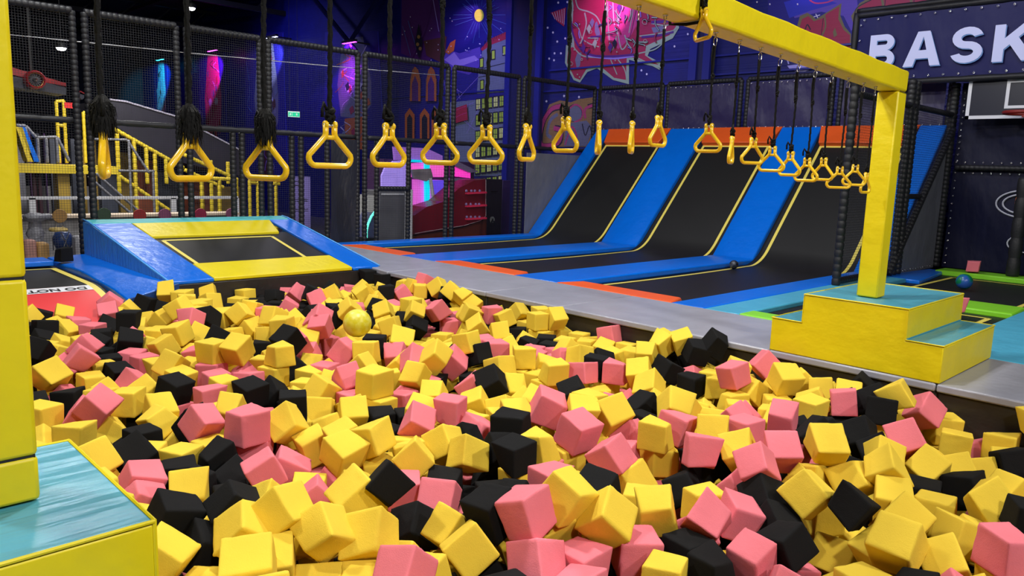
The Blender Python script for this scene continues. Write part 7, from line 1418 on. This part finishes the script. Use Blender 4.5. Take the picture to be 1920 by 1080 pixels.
1, -3401, -8622, -508, 57, 42, 57, -42, 2, -1858, -1807, -324, 68, 20, -68, 20, 0, -1789, -2064, -508, 24, -24, -67, 67, 2, -3623, -268, -508, 98, 0, 0, 22, 2, -947, -8505, -508, 42, -57, -42, -57,
0, -929, -1248, -508, 14, -69, 14, 69, 2, -4936, -579, -411, 16, 52, -76, -37, 0, -3247, -1370, -324, 68, 68, 20, 20, 2, -3283, -7811, -508, 0, -69, 73, 0, 0, -2085, -485, -324, 67, -67, 23, -23,
2, -2943, -8748, -508, 65, -27, 65, 27, 2, -472, -7706, -508, 91, 0, 0, -41, 0, -2729, -2854, -508, 64, 29, -64, 29, 1, -2627, -6334, -508, 62, 34, -62, 34, 0, -5282, -738, -508, 45, -45, -55, 55,
1, -5447, -8045, -451, 47, -70, -45, -29, 0, -3954, -9102, -322, 48, 52, 49, 51, 0, -1272, -9093, -324, 71, -1, -71, -1, 0, -1487, -8947, -322, 46, 54, -39, -59, 0, -4422, -689, -508, 13, 70, -13, 70,
0, -2285, -270, -508, 8, 8, -70, -70, 1, -4806, -8584, -423, 51, -13, -84, 13, 0, -4918, -1648, -508, 0, 98, -18, 0, 1, -736, -6835, -508, 28, 65, 28, -65, 1, -2859, -343, -324, 24, 24, 67, 67,
0, -228, -4390, -508, 61, -61, -36, 36, 0, -2777, -8289, -508, 0, -64, -77, 0, 2, -1962, -4760, -508, 70, 7, 70, -7, 0, -4756, -1904, -508, 26, -26, -66, 66, 1, -4550, -6325, -508, 0, 68, -73, 0,
2, -1437, -8525, -388, 18, -35, 61, 69, 0, -4904, -3691, -470, 8, 35, 3, -93, 0, -5075, -4018, -497, 31, -35, 67, -58, 2, -5033, -5716, -320, 74, 10, 8, -66, 0, -3595, -4647, -458, 19, 82, -1, 53,
0, -3655, -5039, -366, 50, 72, -32, 35, 0, -4107, -6070, -508, 57, 57, -41, -41, 1, -1981, -5473, -346, 63, 6, 38, 68, 0, -2412, -6046, -185, 38, -68, 62, 10, 0, -1957, -5705, -323, 75, 0, 0, 66,
0, -2057, -6093, -292, 62, -61, -28, -41, 0, -1684, -6604, -356, 15, -65, -35, 66, 2, -2078, -7099, -262, 46, -33, -22, 80, 2, -2800, -6445, -475, 32, -48, 20, 79, 1, -3025, -6271, -324, 65, 0, 0, -76,
2, -3577, -7466, -508, 64, -64, 29, -29, 2, -3403, -7602, -508, 45, 0, 0, -89, 2, -1020, -6968, -324, 61, 0, 0, 79, 0, -1215, -7766, -355, 91, 17, 34, 17, 0, -1634, -7664, -508, 78, 0, 0, 62,
2, -871, -8251, -508, 52, 0, 0, 86, 0, -1082, -8308, -508, 80, 0, 0, -60, 2, -1874, -7629, -508, 33, 0, 0, -94, 2, -3722, -32, -508, 9, 0, 0, -100, 1, -4085, -1146, -508, 52, -52, -47, 47,
2, -3396, -543, -324, 0, 84, -54, 0, 2, -2737, -23, -325, 78, -6, 5, 62, 0, -3043, -527, -299, 79, -23, -53, -20, 0, -2429, -110, -321, 16, 5, -30, 94, 0, -2818, -627, -324, 89, 0, 0, 46,
2, -2636, -442, -321, 27, 20, 18, -92, 0, -4300, -1635, -508, 68, -68, -20, 20, 2, -3904, -1481, -508, 34, 34, -62, -62, 0, -3463, -1786, -305, 77, -33, -46, 30, 0, -3467, -2462, -304, 62, -12, -7, 77,
1, -210, -661, -324, 18, 68, 18, -68, 0, -1679, -460, -407, 33, -32, -26, 85, 0, -2195, -1732, -308, 32, 26, 58, 70, 1, -780, -474, -508, 80, 0, 0, -60, 2, -1453, -1396, -266, 65, 36, 26, -62,
0, -686, -1750, -366, 28, 52, 35, 73, 0, -2357, -728, -355, 5, -31, 6, -95, 0, -2583, -2424, -324, 86, 0, 0, 52, 1, -2315, -2512, -116, 67, -55, -50, 1, 0, -1302, -3001, -457, 3, -17, 85, 49,
0, -2275, -3336, -274, 22, 53, 8, 82, 1, -1831, -3314, -508, 50, -50, 50, -50, 2, -2134, -4055, -287, 74, 27, 8, 60, 2, -570, -2236, -324, 61, -36, 61, 36, 0, -341, -2693, -323, 30, 63, 38, -61,
2, -793, -3302, -324, 68, -68, 20, -20, 0, -1014, -2989, -508, 44, 0, 0, -90, 0, -1369, -3769, -314, 37, 56, 33, -66, 1, -429, -4580, -508, 0, -96, -26, 0, 0, -1444, -4064, -371, 18, -34, 50, -78,
1, -1500, -4326, -508, 11, 11, 70, 70, 0, -2577, -4821, -384, 74, 41, -24, -47, 0, -2664, -5209, -427, 47, -20, 81, -29, 0, -1142, -5623, -508, 28, -65, -28, -65, 0, -950, -5504, -508, 69, 69, 14, 14,
0, -858, -5749, -502, 60, -34, -62, -38, 0, -1460, -6243, -508, 70, -70, 6, -6, 0, -1564, -6272, -240, 17, 96, 16, -18, 0, -4151, -8078, -324, 47, -47, -53, 53, 0, -4627, -8405, -338, 70, 37, -60, 9,
0, -4484, -8143, -324, 40, -59, 40, 59, 2, -4898, -679, -183, 60, -5, -42, -68, 0, -1080, -8632, -234, 2, -49, -27, 83, 0, -4892, -8472, -259, 90, -18, -37, 14, 1, -2963, -8710, -258, 87, 27, 40, 7,
2, -5337, -6486, -324, 2, 97, 24, 2, 0, -5420, -8618, -325, 59, -40, -60, -37, 2, -3937, -8125, -201, 67, 43, 21, 57, 0, -5153, -8589, -207, 20, 36, -5, 91, 0, -5292, -6708, -204, 30, -26, 8, -92,
1, -5170, -638, -310, 5, 64, -4, 76, 1, -5149, -7586, -470, 28, -11, 33, -89, 0, -5445, -759, -324, 37, -60, -37, -61, 0, -826, -3539, -324, 71, -4, -71, -4, 2, -2616, -8931, -211, 84, 41, 22, -26,
0, -4572, -1216, -331, 6, 76, 42, -50, 0, -5408, -6277, -270, 27, -11, 83, -48, 0, -4752, -8256, -302, 59, 67, -21, -39, 2, -5275, -8908, -379, 6, -78, 46, 42, 0, -5400, -7343, -100, 20, -52, -28, 78,
0, -1809, -3552, -508, 63, 63, -32, -32, 0, -5322, -1102, -280, 5, 50, 84, -20, 1, -1111, -32, -297, 6, 82, -9, 56, 0, -5240, -3311, -324, 40, 59, -40, 59, 1, -747, -1068, -367, 90, 23, -23, -30,
1, -3540, -8360, -184, 5, -32, -80, -50, 2, -4389, -8357, -324, 16, -69, 16, 69, 2, -4773, -204, -324, 35, 0, 0, 94, 1, -2133, -8935, -294, 17, -80, -27, -51, 0, -1472, -1695, -293, 25, -14, -63, -72,
2, -4521, -8845, -102, 61, 56, 12, 54, 0, -5010, -113, -508, 58, -41, -58, -41, 2, -4885, -7189, -286, 32, 2, 95, -1, 0, -5038, -1370, -159, 90, -12, 10, 42, 1, -1662, -8779, -324, 94, 0, 0, -35,
0, -4416, -7146, -324, 7, -7, -70, 70, 1, -5166, -863, -247, 79, 38, -30, 38, 0, -4623, -7029, -324, 12, -12, 70, -70, 0, -4347, -8850, -197, 49, 25, 39, 74, 1, -5241, -1999, -324, 40, -58, -40, -58,
0, -4640, -8673, -322, 94, 24, -21, 10, 1, -4825, -1118, -330, 72, -35, 59, 8, 2, -5192, -1711, -166, 34, -18, 21, 90, 0, -3263, -9076, -329, 42, 60, 56, -39, 2, -600, -714, -340, 14, 45, 39, -79,
1, -3171, -8246, -508, 71, 4, -71, 4, 0, -5085, -394, -333, 6, 41, 84, 36, 1, -796, -9039, -128, 28, -1, -81, -51, 0, -4997, -1911, -173, 44, 24, -75, -44, 2, -5162, -9058, -287, 47, -22, 36, -77,
1, -3112, -2371, -324, 24, 24, 67, 67, 1, -5441, -5758, -141, 33, -34, -63, 62, 0, -3954, -7889, -508, 71, 71, 1, 1, 2, -3635, -8772, -111, 28, -63, -32, 65, 0, -4113, -7435, -485, 22, 57, 16, -78,
2, -5376, -445, -442, 41, -76, 49, 14, 2, -3844, -8660, -224, 2, 36, -34, 87, 2, -3357, -8432, -324, 9, 70, -9, 70, 0, -1142, -808, -224, 40, 11, -78, -48, 0, -4651, -7570, -253, 55, -75, 12, 36,
1, -5431, -5512, -142, 22, 0, 3, -97, 0, -3811, -8291, -145, 24, 91, 34, -2, 0, -5183, -2988, -140, 92, 0, 0, 38, 0, -5198, -2520, -123, 22, 76, -41, -46, 0, -3377, -7939, -330, 66, 23, 69, 15,
1, -1295, -8445, -240, 19, -44, 74, -47, 0, -491, -8770, -140, 42, -57, -42, -57, 0, -5253, -5959, -285, 22, -1, -59, -78, 2, -2039, -3854, -324, 0, -43, 90, 0, 0, -5216, -7605, -229, 57, -36, 61, -42,
0, -903, -8683, -137, 18, -46, 1, 87, 0, -4381, -7473, -220, 44, 22, 0, 87, 0, -4966, -7853, -508, 39, 59, 39, -59, 1, -149, -8384, -270, 30, 51, 2, -80, 0, -4672, -961, -333, 19, -60, -12, -77,
0, -524, -8466, -203, 1, -71, 36, -60, 0, -4712, -1584, -324, 97, 0, 0, -24, 1, -3724, -7837, -391, 89, -2, 30, -34, 0, -1052, -9007, -152, 57, 76, -11, -29, 0, -4909, -1765, -260, 14, 34, 42, -83,
1, -4457, -104, -281, 36, 65, 4, -67, 2, -5301, -6994, -193, 97, -14, -20, -4, 2, -347, -3012, -324, 0, 79, 61, 0, 0, -3186, -2129, -324, 18, -18, -68, 68, 0, -4839, -8877, -186, 86, 19, -46, -7,
2, -3459, -8899, -271, 15, -21, -16, 95, 1, -1328, -8636, -155, 24, 51, -83, -1, 2, -3886, -7506, -324, 0, -99, 13, 0, 2, -5308, -8417, -324, 16, 0, 0, 99, 0, -3545, -7713, -324, 69, 17, 65, -28,
0, -5074, -8368, -213, 76, 53, 23, -30, 2, -4233, -8701, -324, 50, 22, -81, 23, 0, -5044, -2400, -196, 54, -3, -62, -57, 0, -822, -4841, -324, 52, 52, -48, -48, 2, -2369, -8823, -121, 11, 73, -64, 19,
0, -5396, -2555, -267, 13, -85, 19, -47, 1, -226, -8962, -298, 48, 43, -51, 57, 2, -5112, -7068, -292, 79, 57, 7, -19, 2, -5263, -4474, -322, 66, 65, -27, -27, 0, -5005, -2042, -310, 32, 64, 4, 70,
0, -1379, -8983, -40, 77, -4, 60, -23, 0, -1749, -9027, -140, 18, 68, 18, -68, 2, -4632, -9042, -107, 79, 15, -34, 49, 0, -5187, -8212, -342, 93, -14, -26, 24, 0, -447, -8684, -324, 0, 92, 40, 0,
1, -4756, -8073, -505, 40, 42, 59, 57, 0, -613, -8950, -295, 5, 33, -62, -70, 0, -1600, -8545, -282, 40, -4, -88, -27, 0, -2148, -710, -460, 48, -84, 24, -5, 0, -4799, -7412, -315, 63, -27, -56, -46,
0, -3133, -8519, -325, 3, -12, -99, 5, 0, -3834, -9089, -49, 43, 53, -57, 46, 0, -3256, -8825, -401, 44, -27, -85, -7, 2, -5123, -2209, -208, 34, -85, 40, -5, 2, -3444, -8653, -324, 31, -63, -31, -63,
1, -5019, -2833, -324, 0, -70, -72, 0, 2, -1295, -565, -314, 5, -30, 95, 2, 0, -5332, -8047, -287, 47, -26, 84, 8, 2, -5177, -233, -301, 23, 53, 28, -77, 2, -4683, -7767, -493, 52, -63, 44, -37,
1, -2700, -8417, -335, 22, 34, -36, -84, 1, -1934, -8888, -356, 49, -29, -47, 68, 1, -1875, -1585, -317, 2, 4, 70, -71, 0, -4416, -8578, -264, 52, 68, 51, 10, 1, -4154, -8496, -488, 11, 41, -90, 5,
1, -5053, -7408, -296, 74, -13, 18, 64, 2, -5004, -8724, -323, 53, -1, 0, -85, 0, -5042, -8909, -285, 10, 89, -20, 39, 2, -2742, -8690, -330, 82, 29, 49, 8, 0, -1015, -7601, -245, 82, -31, 45, -19,
1, -672, -8685, -124, 40, 72, 25, 52, 0, -3379, -8193, -332, 26, 47, 12, 84, 2, -5259, -2684, -386, 43, -84, -34, -9, 1, -5284, -7822, -212, 38, 0, -90, -21, 2, -4780, -1270, -474, 85, -19, -7, 49,
1, -5423, -4245, -324, 42, 57, -42, 57, 0, -367, -337, -324, 44, 0, 0, -90, 2, -5398, -3857, -508, 29, -65, -29, -65, 1, -627, -8524, -72, 62, 2, -72, -30, 1, -3211, -929, -267, 14, -18, -84, 50,
0, -5362, -1582, -324, 60, 60, 37, 37, 0, -1232, -6024, -508, 68, 68, 20, 20, 1, -5423, -3148, -324, 26, -66, 26, 66, 2, -3855, -8815, -351, 71, -45, -52, 17, 2, -2980, -4411, -324, 43, 56, -43, 56,
0, -426, -9077, -175, 33, -29, -54, -72, 0, -5313, -4053, -508, 63, -63, 32, -32, 0, -5396, -1869, -324, 0, 96, -28, 0, 2, -1074, -8469, -108, 64, 2, -19, 74, 0, -1249, -8888, -210, 60, -13, 53, -58,
0, -1028, -642, -324, 30, 64, -30, 64, 0, -5441, -211, -351, 34, -62, -65, 27, 0, -5414, -2880, -212, 30, -30, -88, 21, 0, -4870, -7645, -360, 10, 23, -25, 93, 0, -2320, -1289, -324, 18, -18, 68, -68,
0, -2989, -8943, -238, 74, -64, 16, -14, 1, -4900, -1545, -319, 77, 59, -14, -19, 1, -4521, -7338, -335, 47, -30, 59, 59, 2, -4874, -6855, -324, 25, 25, 66, 66, 0, -4273, -7881, -342, 49, -79, 33, -17,
0, -1268, -284, -508, 23, -67, -23, -67, 0, -5246, -1442, -108, 48, -25, 73, 41, 1, -4571, -7922, -378, 2, -45, -37, -81, 0, -4144, -7819, -207, 94, -20, 14, -24, 0, -5392, -2381, -193, 72, 9, -65, -22,
2, -4954, -947, -324, 67, 23, -67, 23, 0, -3622, -8566, -324, 25, -25, -66, 66, 1, -5245, -3635, -508, 0, -5, 100, 0, 2, -1834, -8706, -197, 38, 85, 9, 35, 0, -5146, -7796, -383, 67, -12, 43, 60,
2, -5400, -7514, -163, 66, 24, -67, -25, 0, -4977, -8077, -370, 2, -52, -51, 69, 2, -2042, -8688, -278, 5, -60, -8, -79, 0, -2518, -8744, -336, 40, -88, 15, -21, 1, -4605, -310, -324, 66, -66, 26, -26,
1, -3960, -7710, -324, 66, -66, 26, -26, 2, -4474, -7665, -358, 15, -93, 3, 33, 2, -5352, -943, -508, 56, -44, 56, 44, 1, -3966, -8570, -508, 26, 26, 66, 66, 2, -2342, -1558, -236, 9, 93, 11, -33,
1, -3266, -8636, -146, 52, 57, 63, 8, 2, -3747, -8066, -310, 66, -55, 40, 32, 1, -1827, -3787, -324, 20, 68, 20, -68, 2, -5136, -1796, -321, 85, 50, -18, 0, 0, -4031, -8922, -218, 68, -64, 26, 25,
0, -4193, -7615, -314, 78, 3, -60, 17, 1, -4084, -8290, -345, 6, 53, -8, -84, 0, -4734, -7199, -179, 84, -43, -28, -16, 0, -4765, -449, -321, 62, 33, -64, 32,]
ORDER_THINGS = 300          # the first ones of the list show largest and are built as things; the rest is one pile
def cube_variant(seed, fine=True):
    r = random.Random(seed); H_ = .094
    G = [-1, -.90, -.78, -.35, .1, .5, .80, .91, 1] if fine else [-1, -.86, .86, 1]
    jit = {(i, j, k): Vector((r.uniform(-1, 1), r.uniform(-1, 1), r.uniform(-1, 1)))*r.choice([.003, .006, .011, .014]) for i in (-1, 1) for j in (-1, 1) for k in (-1, 1)}
    if r.random() < .5:    # a torn or squashed corner
        c = r.choice(list(jit)); jit[c] = -Vector(c)*r.uniform(.016, .034)
    vid = {}; V = []; Fs = []
    RAD = .008
    def vert(p):
        key = tuple(round(c, 4) for c in p)
        if key in vid: return vid[key]
        q = Vector(p)*H_; inner = Vector([max(-H_+RAD, min(H_-RAD, c)) for c in q]); d = q-inner
        if d.length > 1e-9: q = inner+d.normalized()*RAD
        nedge = sum(1 for c in p if abs(c) > .85)
        # trilinear corner displacement
        o = Vector((0, 0, 0))
        for (i, j, k), jv in jit.items(): o += jv*((1+i*p[0])*(1+j*p[1])*(1+k*p[2])/8)
        q += o
        if fine:
            q *= 1+r.uniform(-.006, .004)
            if nedge >= 2 and r.random() < .25: q *= 1-r.uniform(.0, .035)
            if nedge == 1 and r.random() < .05: q *= 1-r.uniform(.0, .05)
        vid[key] = len(V); V.append(q); return vid[key]
    n = len(G)
    for ax in range(3):
        for s_ in (-1, 1):
            for i in range(n-1):
                for j in range(n-1):
                    f = []
                    for a, b_ in ((G[i], G[j]), (G[i+1], G[j]), (G[i+1], G[j+1]), (G[i], G[j+1])):
                        p = [0, 0, 0]; p[ax] = s_; p[(ax+1) % 3] = a; p[(ax+2) % 3] = b_; f.append(vert(tuple(p)))
                    Fs.append(tuple(f) if s_ > 0 else tuple(f[::-1]))
    return V, Fs
FM = {'y': foamY, 'p': foamP, 'k': foamK}; CN = {'y': 'yellow', 'p': 'pink', 'k': 'black'}
NV_ = 14
VAR = [cube_variant(50+i) for i in range(NV_)]; LOW = [cube_variant(90+i, False) for i in range(8)]
CME = {}
for i, (V, Fs) in enumerate(VAR):
    for c in 'ypk':
        me = bpy.data.meshes.new('foam_cube'); me.from_pydata([tuple(v) for v in V], [], Fs); me.materials.append(FM[c]); me.polygons.foreach_set('use_smooth', [True]*len(me.polygons)); CME[c, i] = me
recs = [CUBES[8*i:8*i+8] for i in range(len(CUBES)//8)]
things = []; pile = {c: ([], []) for c in 'ypk'}
for n_, rc_ in enumerate(recs):
    c = 'ypk'[rc_[0]]; loc = Vector(rc_[1:4])/1000; loc.z += .03; q = Quaternion([v/100 for v in rc_[4:8]]).normalized()
    if n_ < ORDER_THINGS:
        o = bpy.data.objects.new('foam_cube', CME[c, n_ % NV_]); COL.objects.link(o); o.location = loc; o.rotation_mode = 'QUATERNION'; o.rotation_quaternion = q
        s_ = 1+.05*math.sin(n_*12.9); o.scale = (s_, s_*(1+.04*math.sin(n_*7.7)), s_*(1+.04*math.sin(n_*3.1)))
        things.append((o, c, loc))
    else:
        V, Fs = LOW[n_ % 8]; vs_, fs = pile[c]; k = len(vs_); vs_ += [tuple(loc+(q @ v)*.97) for v in V]; fs += [tuple(k+j for j in f) for f in Fs]
pm = MB()
for c in 'ypk': pm.add(pile[c][0], pile[c][1], FM[c])
if pm.v: tag(pm.build('foam_cube_pile', smooth=True), 'rest of the yellow, pink and black foam cubes filling the pit', 'foam cubes', kind='stuff')
# labels: band by distance, zone by landmark, count from the left
BANDS = [(1000, 'along bottom edge of the picture'), (935, 'in the nearest rows'), (870, 'in the near rows'), (805, 'in nearer middle of the pit'), (740, 'in the middle of the pit'), (675, 'in farther middle of the pit'), (610, 'in the far rows'), (0, 'at the far end of the pit')]
ZONES = [(420, 'near left post'), (800, 'left of centre'), (1180, 'at centre'), (1520, 'right of centre'), (9999, 'near right edge')]
ORD = ['leftmost', 'second', 'third', 'fourth', 'fifth', 'sixth', 'seventh', 'eighth', 'ninth', 'tenth', 'eleventh', 'twelfth', 'thirteenth', 'fourteenth']
cells = {}
for o, c, loc in things:
    x, y, _ = proj(loc); b_ = next(t_ for v, t_ in BANDS if y >= v); z = next(t_ for v, t_ in ZONES if x < v)
    cells.setdefault((c, b_, z), []).append((x, o))
for (c, b_, z), L in cells.items():
    L.sort(key=lambda e: e[0])
    for i, (x, o) in enumerate(L):
        if len(L) == 1: lab = '%s foam cube %s, %s' % (CN[c], b_, z)
        elif i == 0: lab = 'leftmost %s foam cube %s, %s' % (CN[c], b_, z)
        elif i == len(L)-1: lab = 'rightmost %s foam cube %s, %s' % (CN[c], b_, z)
        else: lab = '%s %s foam cube from left %s, %s' % (ORD[min(i, 13)], CN[c], b_, z)
        tag(o, lab, 'foam cube', 'foam cubes in the pit')
def stray(c, loc, rz, label, i=3, s_=1.0):
    o = bpy.data.objects.new('foam_cube', CME[c, i]); COL.objects.link(o); o.location = loc; o.rotation_euler = (0, 0, rz); o.scale = (s_,)*3; tag(o, label, 'foam cube', 'stray foam cubes outside the pit')
P = atZ(118, 478, .09); stray('k', (P.x, P.y, .10), .35, 'black foam cube lying on the blue pad at the end of the runway')
stray('p', (8.0+.15, -5.50, .20+.0-.075), .25, 'pink foam cube on the green pad against the basketball wall', 5)
P = atZ(1794, 584, .03); stray('p', (P.x, P.y, .102), .5, 'pink foam cube on the green pad just behind the yellow step block', 7)
for o in SC.objects:
    if o.get('local') is not None: del o['local']
